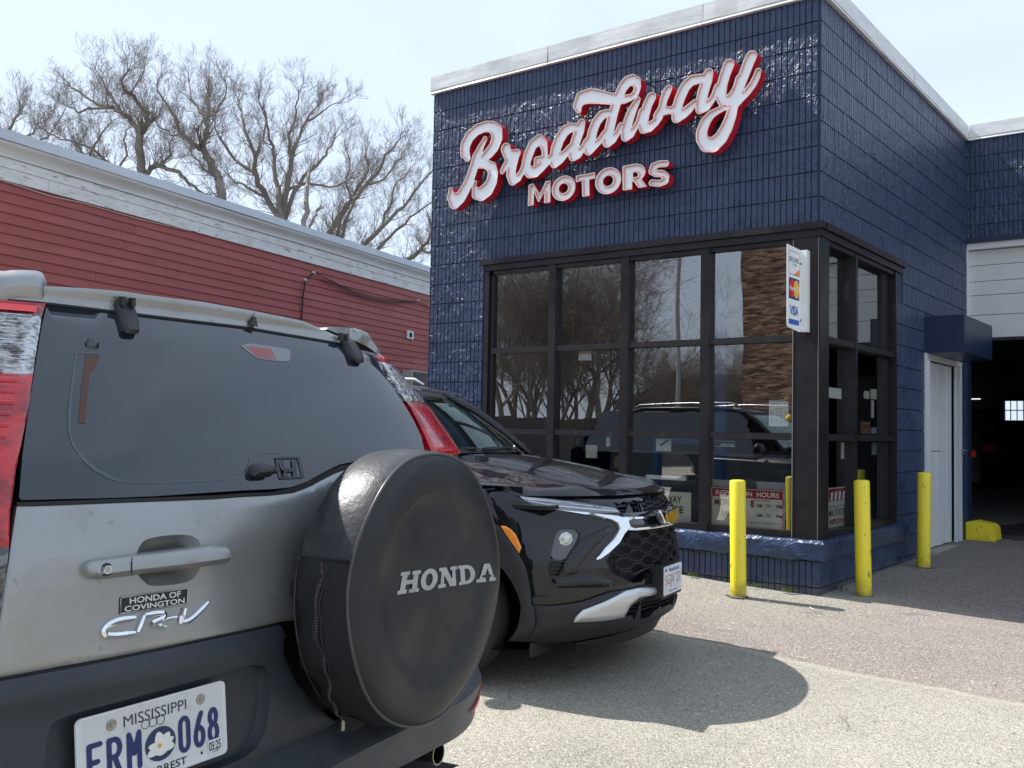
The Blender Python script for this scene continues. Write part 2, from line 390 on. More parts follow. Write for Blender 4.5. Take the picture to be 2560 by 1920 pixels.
# ---- outlines measured once and kept as plain coordinates
CRV_D={'glass':[(-0.649,1.479),(-0.654,1.474),(-0.661,1.435),(-0.658,1.312),(-0.66,1.238),(-0.662,1.176),(-0.674,1.121),(-0.678,1.105),(-0.676,1.099),(-0.601,1.098),(-0.509,1.096),(-0.405,1.095),(-0.179,1.097),(-0.086,1.096),(-0.026,1.098),(0.018,1.104),(0.065,1.119),(0.115,1.134),(0.165,1.147),(0.24,1.155),(0.358,1.171),(0.557,1.18),(0.586,1.218),(0.601,1.265),(0.604,1.298),(0.619,1.354),(0.634,1.405),(0.673,1.446),(0.709,1.462),(0.585,1.465),(0.49,1.471),(0.218,1.478),(0.013,1.483),(-0.461,1.484),(-0.565,1.481)],'metal':[(-0.684,1.088),(-0.497,1.086),(-0.258,1.082),(-0.182,1.083),(-0.09,1.082),(-0.019,1.085),(0.024,1.093),(0.084,1.111),(0.134,1.125),(0.172,1.133),(0.233,1.137),(0.421,1.151),(0.545,1.161),(0.608,0.98),(0.625,0.842),(0.553,0.761),(-0.086,0.8),(-0.185,0.799),(-0.318,0.798),(-0.456,0.799),(-0.606,0.8),(-0.718,0.798),(-0.734,0.796),(-0.738,0.829),(-0.719,0.929),(-0.702,1.017)],'thirdlight':[(-0.045,1.444),(0.174,1.442),(0.181,1.434),(0.156,1.411),(0.141,1.405),(0.031,1.404),(0.006,1.41)],'fritA':[(-0.572,1.383),(-0.51,1.385),(-0.51,1.383),(-0.568,1.38),(-0.571,1.325),(-0.574,1.263),(-0.575,1.233),(-0.572,1.213),(-0.557,1.186),(-0.539,1.166),(-0.517,1.148),(-0.488,1.133),(-0.455,1.124),(-0.399,1.123),(-0.281,1.123),(-0.178,1.124),(-0.155,1.137),(-0.132,1.167),(-0.109,1.177),(-0.028,1.179),(-0.029,1.177),(-0.11,1.175),(-0.129,1.164),(-0.152,1.135),(-0.176,1.121),(-0.282,1.12),(-0.399,1.12),(-0.456,1.122),(-0.495,1.129),(-0.53,1.148),(-0.548,1.166),(-0.57,1.195),(-0.58,1.227),(-0.58,1.263),(-0.577,1.309),(-0.574,1.357)],'orange':[(-0.547,1.379),(-0.51,1.38),(-0.524,1.347),(-0.534,1.34),(-0.543,1.238),(-0.558,1.238)],'handle':[(-0.578,0.975),(-0.573,0.982),(-0.562,0.986),(-0.47,0.988),(-0.398,0.988),(-0.31,0.989),(-0.302,0.991),(-0.256,0.987),(-0.243,0.979),(-0.241,0.967),(-0.245,0.955),(-0.256,0.95),(-0.317,0.949),(-0.398,0.949),(-0.503,0.95),(-0.542,0.949),(-0.562,0.95),(-0.573,0.956),(-0.578,0.965)],'recess':[(-0.466,0.987),(-0.461,1.0),(-0.446,1.013),(-0.411,1.017),(-0.372,1.017),(-0.339,1.014),(-0.32,1.006),(-0.31,0.99),(-0.31,0.95),(-0.319,0.934),(-0.338,0.92),(-0.375,0.918),(-0.414,0.92),(-0.437,0.923),(-0.453,0.935),(-0.465,0.95)],'badge':[(-0.502,0.908),(-0.348,0.906),(-0.349,0.878),(-0.355,0.875),(-0.503,0.877),(-0.506,0.88)],'cladtop':[(-0.718,0.794),(-0.606,0.798),(-0.455,0.795),(-0.318,0.795),(-0.185,0.795),(-0.086,0.795)],'plate':[(-0.594,0.698),(-0.25,0.705),(-0.232,0.55),(-0.584,0.559)],'plrec':[(-0.64,0.699),(-0.635,0.707),(-0.608,0.713),(-0.209,0.721),(-0.167,0.719),(-0.138,0.713),(-0.122,0.7),(-0.118,0.649),(-0.128,0.587),(-0.141,0.551),(-0.172,0.527),(-0.237,0.524),(-0.634,0.549)],'wellL':[(-0.088,0.791),(-0.095,0.777),(-0.084,0.751),(-0.06,0.702),(-0.026,0.651),(0.036,0.588),(0.1,0.54),(0.134,0.522)],'lampR':[(0.73,1.463),(0.814,1.454),(0.797,1.424),(0.814,1.404),(0.814,1.366),(0.831,1.333),(0.814,1.315),(0.814,1.283),(0.84,1.239),(0.827,1.194),(0.797,1.164),(0.574,1.167),(0.586,1.185),(0.603,1.226),(0.613,1.265),(0.622,1.302),(0.634,1.355),(0.659,1.411),(0.691,1.441)],'lampR1':[(0.722,1.432),(0.797,1.424)],'lampR2':[(0.667,1.318),(0.814,1.315)],'lampR3':[(0.706,1.429),(0.631,1.303),(0.678,1.32),(0.72,1.403)],'lampL':[(-0.769,1.484),(-0.659,1.485),(-0.667,1.453),(-0.667,1.421),(-0.666,1.387),(-0.664,1.351),(-0.663,1.328),(-0.661,1.281),(-0.671,1.176),(-0.687,1.121),(-0.698,1.084),(-0.707,1.019),(-0.715,0.963),(-0.719,0.917),(-0.731,0.828),(-0.756,0.832)],'hingeL':[(-0.467,1.509),(-0.46,1.515),(-0.418,1.515),(-0.406,1.507),(-0.395,1.486),(-0.401,1.442),(-0.41,1.434),(-0.443,1.433),(-0.453,1.442),(-0.459,1.479),(-0.468,1.495)],'hingeR':[(0.507,1.495),(0.535,1.502),(0.578,1.496),(0.567,1.466),(0.536,1.43),(0.512,1.422),(0.472,1.422),(0.47,1.439),(0.493,1.472),(0.486,1.483)],'plug':[(-0.53,1.401)],'emblem':[(-0.051,1.17),(0.01,1.171),(0.028,1.164),(0.021,1.117),(-0.05,1.116),(-0.061,1.123)],'latch':[(-0.141,1.153),(-0.093,1.155),(-0.062,1.139),(-0.067,1.132),(-0.092,1.13),(-0.094,1.124),(-0.146,1.124),(-0.147,1.136)],'bcrease':[(-0.157,0.417),(-0.06,0.426),(0.128,0.447),(0.329,0.46),(0.78,0.487),(0.84,0.484)],'bumptopR':[(0.814,0.529),(0.823,0.484)],'lampLz':[(-0.7,1.46),(-0.677,1.331),(-0.709,1.02)],'lampRz':[(0.807,1.438),(0.752,1.32)],'nozzle':[(0.06,1.509)],'glasstop':[(-0.656,1.483),(-0.467,1.482),(-0.209,1.483),(0.015,1.485),(0.22,1.48),(0.495,1.474),(0.594,1.469),(0.721,1.463)],'modelC':[(-0.472,0.867),(-0.509,0.868),(-0.529,0.863),(-0.54,0.852),(-0.534,0.843),(-0.512,0.839),(-0.472,0.838)],'modelR':[(-0.451,0.869),(-0.466,0.839)],'modelS':[(-0.451,0.869),(-0.422,0.869),(-0.405,0.866),(-0.407,0.857),(-0.437,0.851),(-0.422,0.844),(-0.402,0.838)],'modelD':[(-0.405,0.854),(-0.376,0.855)],'modelI':[(-0.356,0.869),(-0.368,0.84)],'modelV':[(-0.363,0.842),(-0.347,0.843),(-0.329,0.852),(-0.297,0.873)],'gatebot':[(-0.163,0.492),(-0.092,0.503),(0.131,0.519)],'reflector':[(0.572,0.437),(0.627,0.446),(0.729,0.458),(0.814,0.453),(0.831,0.438),(0.703,0.44),(0.612,0.437)],'bbotR':[(0.84,0.484),(0.823,0.424),(0.797,0.423),(0.818,0.387),(0.65,0.394),(0.588,0.403),(0.556,0.392),(0.533,0.386),(0.452,0.377),(0.38,0.373),(0.329,0.362)],'roofline':[(-0.657,1.521),(-0.566,1.526),(-0.435,1.531),(-0.367,1.53),(-0.15,1.534),(0.055,1.531),(0.314,1.524),(0.441,1.516)],'capR':[(0.442,1.516),(0.504,1.524),(0.628,1.531),(0.715,1.53),(0.823,1.524),(0.797,1.485),(0.814,1.454),(0.727,1.463),(0.719,1.477),(0.629,1.493),(0.489,1.51)],'capL':[(-0.768,1.543),(-0.738,1.549),(-0.685,1.553),(-0.669,1.549),(-0.66,1.537),(-0.657,1.521),(-0.659,1.488),(-0.703,1.489),(-0.738,1.488),(-0.763,1.481)]}
CHV_D={'drl':[(-0.961,0.91),(-0.836,0.899),(-0.66,0.878),(-0.455,0.849),(-0.425,0.818),(-0.638,0.826),(-0.797,0.84),(-0.892,0.856),(-0.939,0.874)],'chromeT':[(-0.789,0.84),(-0.613,0.823),(-0.409,0.8),(-0.345,0.794),(-0.168,0.792),(-0.172,0.78),(-0.335,0.783),(-0.398,0.777),(-0.394,0.746),(-0.36,0.74),(0.151,0.737),(0.151,0.728),(-0.387,0.729),(-0.443,0.71),(-0.483,0.667),(-0.611,0.592),(-0.637,0.595),(-0.579,0.649),(-0.479,0.712),(-0.481,0.75),(-0.514,0.782),(-0.634,0.815)],'upgrille':[(-0.444,0.869),(-0.294,0.876),(-0.083,0.882),(0.152,0.886),(0.157,0.853),(0.122,0.839),(-0.176,0.827),(-0.393,0.818),(-0.426,0.82)],'gloss':[(-0.428,0.818),(-0.264,0.816),(-0.085,0.822),(0.149,0.833),(0.32,0.813),(0.188,0.728),(-0.374,0.733),(-0.4,0.769),(-0.394,0.792),(-0.613,0.822)],'grille':[(-0.435,0.718),(-0.387,0.729),(0.162,0.725),(0.099,0.58),(-0.145,0.549),(-0.246,0.551),(-0.248,0.5),(-0.481,0.489),(-0.531,0.512),(-0.577,0.582),(-0.485,0.66)],'foglamp':[(-0.822,0.737),(-0.781,0.746),(-0.718,0.744),(-0.703,0.72),(-0.714,0.698),(-0.769,0.625),(-0.805,0.59),(-0.876,0.602),(-0.861,0.655)],'projector':[(-0.787,0.69)],'vent':[(-0.882,0.59),(-0.807,0.585),(-0.846,0.516),(-0.887,0.516),(-0.898,0.538)],'blade':[(-0.697,0.699),(-0.52,0.758),(-0.514,0.748),(-0.635,0.636),(-0.756,0.525),(-0.846,0.516),(-0.806,0.581),(-0.759,0.639)],'marker':[(-1.103,0.764),(-1.076,0.761),(-1.05,0.747),(-1.032,0.722),(-1.014,0.659),(-1.026,0.625),(-1.057,0.678),(-1.08,0.725)],'archout':[(-1.128,0.84),(-1.108,0.764),(-1.057,0.678),(-1.009,0.587),(-0.985,0.456),(-0.969,0.374)],'archin':[(-1.142,0.634),(-1.111,0.54),(-1.082,0.483),(-1.048,0.358),(-1.013,0.269),(-0.941,0.173)],'cladline':[(-0.969,0.372),(-0.871,0.368),(-0.734,0.38),(-0.561,0.423),(-0.451,0.43),(-0.234,0.444),(0.061,0.461)],'skid':[(-0.741,0.284),(-0.735,0.312),(-0.708,0.341),(-0.461,0.427),(-0.371,0.431),(-0.211,0.419),(-0.179,0.382),(-0.366,0.383),(-0.419,0.346),(-0.445,0.287),(-0.571,0.283)],'lowgrille':[(-0.406,0.341),(-0.34,0.362),(-0.142,0.361),(0.064,0.37),(0.107,0.322),(-0.114,0.313),(-0.389,0.292),(-0.443,0.287)],'platebox':[(-0.246,0.547),(0.133,0.544),(0.243,0.527),(0.16,0.382),(-0.127,0.37),(-0.204,0.385)],'plate':[(-0.086,0.523),(0.243,0.527),(0.16,0.382),(-0.128,0.372)],'bottom':[(-0.941,0.173),(-0.817,0.168),(-0.661,0.181),(-0.5,0.216),(-0.286,0.239),(-0.099,0.286),(0.1,0.365)],'hoodcut':[(-1.064,0.963),(-0.998,0.956),(-0.935,0.941),(-0.932,0.922),(-0.826,0.91),(-0.611,0.884),(-0.441,0.875),(-0.065,0.889),(0.248,0.902)],'bowtie':[(-0.131,0.827),(-0.085,0.822),(-0.02,0.796),(0.321,0.803),(0.272,0.766),(0.092,0.754),(0.119,0.744),(-0.037,0.741),(-0.107,0.756)],'gold':[(-0.013,0.786),(0.182,0.793),(0.246,0.81),(0.272,0.766),(0.119,0.744),(-0.027,0.746)],'crease1':[(-1.119,0.855),(-0.991,0.915)],'fold':[(-0.887,0.505),(-0.675,0.519),(-0.471,0.462),(-0.56,0.453),(-0.858,0.46)]}
SCRIPT=[[(-3.544,3.964,0.036),(-3.587,4.031,0.06),(-3.581,4.107,0.066),(-3.53,4.182,0.064),(-3.437,4.236,0.059),(-3.325,4.25,0.056),(-3.237,4.23,0.058),(-3.18,4.173,0.069),(-3.177,4.104,0.069),(-3.212,4.028,0.065),(-3.274,3.975,0.06),(-3.341,3.935,0.05),(-3.38,3.904,0.05)],[(-3.328,4.123,0.03),(-3.376,4.055,0.039),(-3.43,3.962,0.056),(-3.468,3.853,0.058),(-3.514,3.746,0.059),(-3.573,3.652,0.065),(-3.633,3.577,0.069),(-3.703,3.547,0.081),(-3.759,3.6,0.053),(-3.767,3.672,0.028)],[(-3.412,3.889,0.047),(-3.315,3.872,0.046),(-3.234,3.825,0.056),(-3.217,3.754,0.063),(-3.235,3.675,0.069),(-3.285,3.613,0.078),(-3.355,3.579,0.075),(-3.428,3.588,0.056),(-3.458,3.662,0.027),(-3.439,3.707,0.019)],[(-3.066,3.986,0.057),(-3.034,3.913,0.052),(-2.98,3.904,0.058),(-2.928,3.914,0.047)],[(-3.002,3.871,0.052),(-3.07,3.807,0.038),(-3.1,3.768,0.031)],[(-2.956,3.882,0.056),(-2.985,3.794,0.058),(-2.995,3.722,0.056),(-2.966,3.662,0.055),(-2.906,3.672,0.04),(-2.862,3.727,0.034),(-2.825,3.783,0.041)],[(-2.817,3.757,0.053),(-2.811,3.817,0.054),(-2.786,3.886,0.057),(-2.74,3.97,0.055),(-2.667,4.007,0.053),(-2.611,3.961,0.045),(-2.595,3.886,0.034),(-2.593,3.82,0.036),(-2.626,3.795,0.041)],[(-2.702,3.77,0.021),(-2.692,3.82,0.028),(-2.633,3.82,0.028)],[(-2.81,3.75,0.054),(-2.764,3.704,0.054),(-2.697,3.706,0.057),(-2.632,3.742,0.052),(-2.567,3.78,0.041),(-2.517,3.814,0.036)],[(-2.491,3.794,0.046),(-2.468,3.885,0.06),(-2.431,3.969,0.059),(-2.375,4.037,0.057),(-2.312,4.061,0.05),(-2.249,4.05,0.035)],[(-2.187,4.078,0.046),(-2.206,4.014,0.056),(-2.24,3.937,0.056),(-2.266,3.859,0.055),(-2.265,3.794,0.056),(-2.216,3.798,0.046),(-2.162,3.848,0.035),(-2.129,3.901,0.032)],[(-2.476,3.761,0.056),(-2.42,3.788,0.055),(-2.357,3.826,0.042),(-2.308,3.878,0.032)],[(-2.093,3.831,0.055),(-2.081,3.899,0.054),(-2.059,3.988,0.053),(-2.023,4.063,0.051),(-1.97,4.112,0.049),(-1.916,4.125,0.037),(-1.873,4.112,0.031)],[(-2.093,3.825,0.058),(-2.032,3.85,0.039),(-1.972,3.893,0.034),(-1.933,3.944,0.031)],[(-2.213,4.203,0.027),(-2.228,4.259,0.053),(-2.191,4.317,0.067),(-2.102,4.32,0.071),(-1.993,4.29,0.063),(-1.892,4.256,0.055),(-1.806,4.234,0.049),(-1.727,4.216,0.04),(-1.662,4.221,0.033),(-1.614,4.245,0.035),(-1.594,4.298,0.036),(-1.606,4.351,0.045),(-1.652,4.38,0.05),(-1.703,4.371,0.055),(-1.748,4.329,0.054),(-1.78,4.272,0.052),(-1.805,4.214,0.05),(-1.83,4.15,0.052),(-1.852,4.079,0.052),(-1.874,3.997,0.054),(-1.893,3.92,0.054),(-1.895,3.863,0.057),(-1.846,3.872,0.042),(-1.8,3.916,0.032),(-1.762,3.983,0.032)],[(-1.591,4.184,0.03),(-1.61,4.154,0.037),(-1.648,4.099,0.048),(-1.679,4.025,0.051),(-1.706,3.945,0.052),(-1.705,3.882,0.052),(-1.657,3.891,0.04),(-1.613,3.94,0.03),(-1.582,3.991,0.027),(-1.551,4.076,0.03)],[(-1.455,4.181,0.049),(-1.492,4.121,0.049),(-1.516,4.041,0.049),(-1.534,3.971,0.051),(-1.524,3.919,0.048),(-1.467,3.921,0.046),(-1.412,3.95,0.039),(-1.369,3.992,0.034)],[(-1.394,4.01,0.038),(-1.347,4.069,0.036),(-1.33,4.14,0.039),(-1.304,4.197,0.044),(-1.287,4.222,0.038)],[(-1.339,4.043,0.046),(-1.278,4.032,0.032),(-1.244,4.032,0.035)],[(-1.202,3.963,0.05),(-1.2,4.042,0.049),(-1.171,4.128,0.051),(-1.125,4.211,0.051),(-1.066,4.254,0.048),(-1.0,4.253,0.043),(-0.954,4.249,0.038)],[(-0.909,4.279,0.047),(-0.922,4.219,0.051),(-0.953,4.141,0.054),(-0.972,4.054,0.051),(-0.978,3.995,0.048),(-0.926,4.003,0.044),(-0.875,4.047,0.032),(-0.85,4.09,0.03),(-0.825,4.151,0.031)],[(-1.199,3.962,0.053),(-1.136,3.981,0.048),(-1.083,4.014,0.042),(-1.037,4.054,0.03)],[(-0.724,4.315,0.052),(-0.756,4.238,0.049),(-0.783,4.155,0.05),(-0.795,4.08,0.052),(-0.773,4.016,0.043),(-0.716,4.017,0.047),(-0.679,4.063,0.036),(-0.651,4.117,0.031),(-0.63,4.183,0.033)],[(-0.524,4.342,0.051),(-0.551,4.29,0.051),(-0.587,4.203,0.05),(-0.63,4.112,0.051),(-0.66,4.024,0.052),(-0.684,3.946,0.047),(-0.702,3.873,0.051),(-0.739,3.785,0.057),(-0.789,3.711,0.062),(-0.852,3.665,0.066),(-0.919,3.673,0.061),(-0.965,3.734,0.052),(-0.964,3.8,0.052),(-0.931,3.872,0.049),(-0.88,3.923,0.038),(-0.816,3.947,0.03),(-0.753,3.965,0.028)],[(-0.672,3.973,0.047),(-0.616,4.01,0.037),(-0.555,4.057,0.035),(-0.507,4.111,0.035),(-0.477,4.163,0.033),(-0.464,4.207,0.028)]]
MOT={'M':[('p',[(-2.786,3.386),(-2.78,3.588),(-2.729,3.597),(-2.647,3.484),(-2.58,3.597),(-2.526,3.595),(-2.524,3.388),(-2.595,3.389),(-2.593,3.494),(-2.638,3.434),(-2.648,3.411),(-2.665,3.41),(-2.716,3.513),(-2.717,3.385)])],'T':[('p',[(-2.237,3.538),(-2.238,3.599),(-2.031,3.602),(-2.026,3.548),(-2.092,3.544),(-2.086,3.394),(-2.165,3.393),(-2.171,3.545)])],'O':[('e',(-2.376,3.502),(-2.243,3.491),(-2.379,3.62))],'O2':[('e',(-1.89,3.504),(-1.753,3.493),(-1.892,3.625))],'R':[('p',[(-1.734,3.394),(-1.74,3.616),(-1.598,3.617),(-1.547,3.6),(-1.513,3.566),(-1.505,3.523),(-1.523,3.487),(-1.545,3.47),(-1.489,3.398),(-1.573,3.395),(-1.625,3.462),(-1.638,3.461),(-1.637,3.393)]),('h',[(-1.629,3.495),(-1.632,3.544),(-1.597,3.541),(-1.578,3.52),(-1.585,3.499)])],'S':[('s',[(-1.302,3.572,0.029),(-1.373,3.58,0.03),(-1.43,3.566,0.031),(-1.441,3.526,0.033),(-1.401,3.501,0.031),(-1.337,3.489,0.031),(-1.301,3.458,0.031),(-1.308,3.421,0.032),(-1.364,3.407,0.03),(-1.443,3.424,0.028)])]}
LIMBS={1:[([(-37.61,17.65,10.02),(-38.27,17.84,11.51),(-37.82,17.45,12.57),(-37.39,16.99,13.31),(-37.13,16.77,14.17)],0.24,0.17),([(-37.13,16.77,14.17),(-38.24,16.99,15.01),(-38.02,16.36,15.21),(-38.23,15.8,15.35),(-38.9,15.51,15.65),(-39.95,15.41,16.28),(-40.9,15.44,16.75)],0.13,0.04),([(-38.23,15.8,15.35),(-39.25,15.62,15.42),(-39.82,15.28,15.25),(-40.47,15.06,15.64)],0.07,0.03),([(-37.13,16.77,14.17),(-38.29,17.85,15.11),(-38.46,17.98,15.69),(-38.44,17.48,16.01),(-38.07,16.74,16.2),(-37.7,16.11,16.58),(-37.31,16.16,16.87)],0.12,0.035),([(-37.72,17.41,12.53),(-37.78,17.79,13.01),(-37.16,17.8,12.99),(-36.34,17.99,12.7),(-35.8,18.25,12.32),(-35.52,18.71,11.88)],0.13,0.06),([(-38.02,16.36,15.21),(-39.17,16.51,16.26),(-39.78,16.45,17.01),(-40.0,16.16,17.53)],0.06,0.02),([(-37.16,17.8,12.99),(-36.44,17.93,13.39),(-37.01,18.17,14.09),(-37.15,18.55,14.76)],0.06,0.02),([(-38.07,16.74,16.2),(-37.52,16.78,16.65),(-37.39,16.98,17.05)],0.04,0.015)],2:[([(-34.08,19.1,9.88),(-33.18,18.37,10.88),(-33.48,18.39,11.98),(-34.38,18.58,12.95),(-35.32,18.83,13.7)],0.22,0.15),([(-35.32,18.83,13.7),(-34.05,18.0,14.09),(-33.73,17.87,14.62),(-33.94,18.05,15.41),(-34.52,18.44,16.44)],0.13,0.035),([(-35.32,18.83,13.7),(-34.76,17.9,13.65),(-35.23,17.69,14.08),(-35.73,17.6,14.91),(-36.29,17.43,15.69),(-36.62,17.22,16.23)],0.11,0.03),([(-33.73,17.87,14.62),(-34.27,17.8,15.05),(-35.02,17.89,15.75),(-35.62,18.17,16.58)],0.06,0.02),([(-33.73,17.87,14.62),(-34.35,18.78,15.24),(-33.84,18.82,15.79),(-33.6,18.72,16.34)],0.06,0.02),([(-35.23,17.69,14.08),(-35.66,17.38,14.03),(-36.57,17.36,14.54),(-37.09,17.36,15.18)],0.05,0.02),([(-33.48,18.39,11.98),(-33.74,17.95,12.27),(-34.6,18.02,12.94),(-35.54,18.34,13.52)],0.07,0.03)],3:[([(-33.51,22.08,9.4),(-32.7,21.31,10.48),(-33.31,21.54,11.8),(-34.14,21.93,13.21),(-34.68,22.23,14.32),(-34.81,22.04,15.25),(-34.43,21.48,15.8)],0.17,0.03),([(-32.7,21.31,10.48),(-34.08,21.46,11.88),(-33.85,20.68,12.71),(-33.65,20.44,13.54),(-34.25,20.37,14.54),(-35.04,20.65,15.69),(-35.72,20.96,16.57)],0.15,0.03),([(-33.49,22.02,10.7),(-33.07,21.8,12.1),(-32.35,21.43,13.39),(-32.13,21.51,14.11),(-32.23,22.13,15.3),(-32.53,22.97,16.24)],0.16,0.03),([(-33.45,22.04,10.79),(-33.0,22.2,12.17),(-32.63,22.8,13.19),(-32.15,23.33,13.99),(-31.8,23.48,14.72)],0.12,0.03),([(-33.85,20.68,12.71),(-35.66,20.8,13.75),(-36.03,20.26,14.63),(-35.94,19.84,15.07)],0.09,0.03),([(-33.65,20.44,13.54),(-34.38,21.37,14.63),(-34.55,21.69,15.79),(-34.86,21.44,16.63)],0.08,0.025),([(-32.35,21.43,13.39),(-32.81,21.6,14.61),(-32.59,21.84,15.75),(-32.8,22.1,16.8)],0.09,0.025),([(-32.23,22.13,15.3),(-31.67,22.59,15.78),(-31.06,22.75,16.09)],0.05,0.02),([(-33.07,21.8,12.1),(-32.84,22.65,12.62),(-31.41,22.96,12.3),(-30.4,23.25,12.59)],0.08,0.03),([(-34.08,21.46,11.88),(-33.99,20.26,12.09),(-34.63,19.74,12.61)],0.07,0.03)],4:[([(-29.65,20.06,8.29),(-28.77,19.26,9.34),(-29.06,19.57,10.6),(-29.69,20.13,11.56),(-30.12,20.67,12.43)],0.13,0.07),([(-29.85,19.88,8.71),(-29.22,19.81,9.44),(-29.69,20.57,10.27),(-30.01,21.07,10.75)],0.08,0.05)],5:[([(-32.99,23.74,9.42),(-32.34,23.63,10.2),(-32.01,24.05,11.18),(-31.72,24.64,12.02),(-31.4,25.21,12.87),(-30.91,25.64,13.66),(-30.39,25.75,14.48),(-29.76,25.77,14.96)],0.17,0.03),([(-32.24,24.33,9.16),(-32.03,23.98,10.03),(-32.54,24.66,11.26),(-32.33,25.46,12.75),(-31.78,25.7,13.71),(-31.33,25.09,14.47)],0.12,0.03),([(-32.09,24.45,9.07),(-32.08,24.34,10.1),(-32.16,24.94,11.65),(-32.19,25.21,12.29)],0.1,0.05),([(-31.4,25.21,12.87),(-30.13,25.14,12.96),(-29.86,25.63,13.89),(-29.74,26.17,14.57)],0.06,0.02),([(-31.72,24.64,12.02),(-31.6,24.12,12.76),(-31.9,24.62,13.96),(-32.47,24.73,14.95)],0.06,0.02)],6:[([(-29.65,22.58,8.22),(-29.37,23.01,9.24),(-28.39,23.36,10.18),(-27.44,23.74,11.03),(-26.83,24.08,12.0),(-26.44,24.54,12.75)],0.14,0.03),([(-28.95,23.13,8.06),(-28.43,22.96,8.88),(-28.51,24.0,9.86),(-28.21,24.95,10.9),(-27.29,25.53,11.63)],0.11,0.03),([(-27.97,23.89,7.9),(-28.29,24.85,8.74),(-27.77,25.06,9.23),(-26.96,24.83,9.57),(-26.29,24.33,10.12)],0.13,0.05),([(-27.77,25.06,9.23),(-26.58,24.82,9.17),(-25.82,25.02,9.3)],0.06,0.03),([(-28.39,23.36,10.18),(-28.52,23.96,11.21),(-27.83,23.49,11.92),(-26.83,23.42,12.56)],0.06,0.02)],7:[([(-39.28,17.62,10.19),(-39.46,17.21,13.03),(-40.14,17.0,13.42),(-40.94,16.56,13.66)],0.16,0.08),([(-40.94,16.56,13.66),(-40.09,16.35,14.14),(-39.83,16.57,14.72),(-39.73,16.89,15.25)],0.07,0.02),([(-40.14,17.0,13.42),(-39.89,16.25,13.72),(-40.78,15.96,14.16),(-41.96,15.62,14.46),(-42.86,15.3,15.01)],0.07,0.025),([(-40.94,16.56,13.66),(-40.92,15.88,13.42),(-42.38,15.86,14.02),(-43.31,15.75,14.52)],0.05,0.02),([(-39.46,17.21,13.03),(-38.53,17.03,13.5),(-38.27,16.65,14.1),(-38.32,16.95,14.74)],0.06,0.02)],8:[([(-43.83,14.09,11.01),(-43.89,14.07,14.21),(-43.36,14.06,14.96),(-42.92,14.11,15.36),(-42.83,14.13,15.82)],0.1,0.025),([(-43.89,14.07,14.21),(-43.61,13.64,14.8),(-43.91,13.4,15.26),(-44.26,13.37,15.6)],0.08,0.02),([(-43.5,14.18,13.79),(-43.5,14.89,14.73),(-42.83,14.91,15.09),(-41.87,14.98,15.22)],0.07,0.02),([(-42.95,14.76,11.03),(-42.11,14.68,14.07),(-41.65,15.07,14.64),(-41.62,15.41,15.29)],0.07,0.02)]}
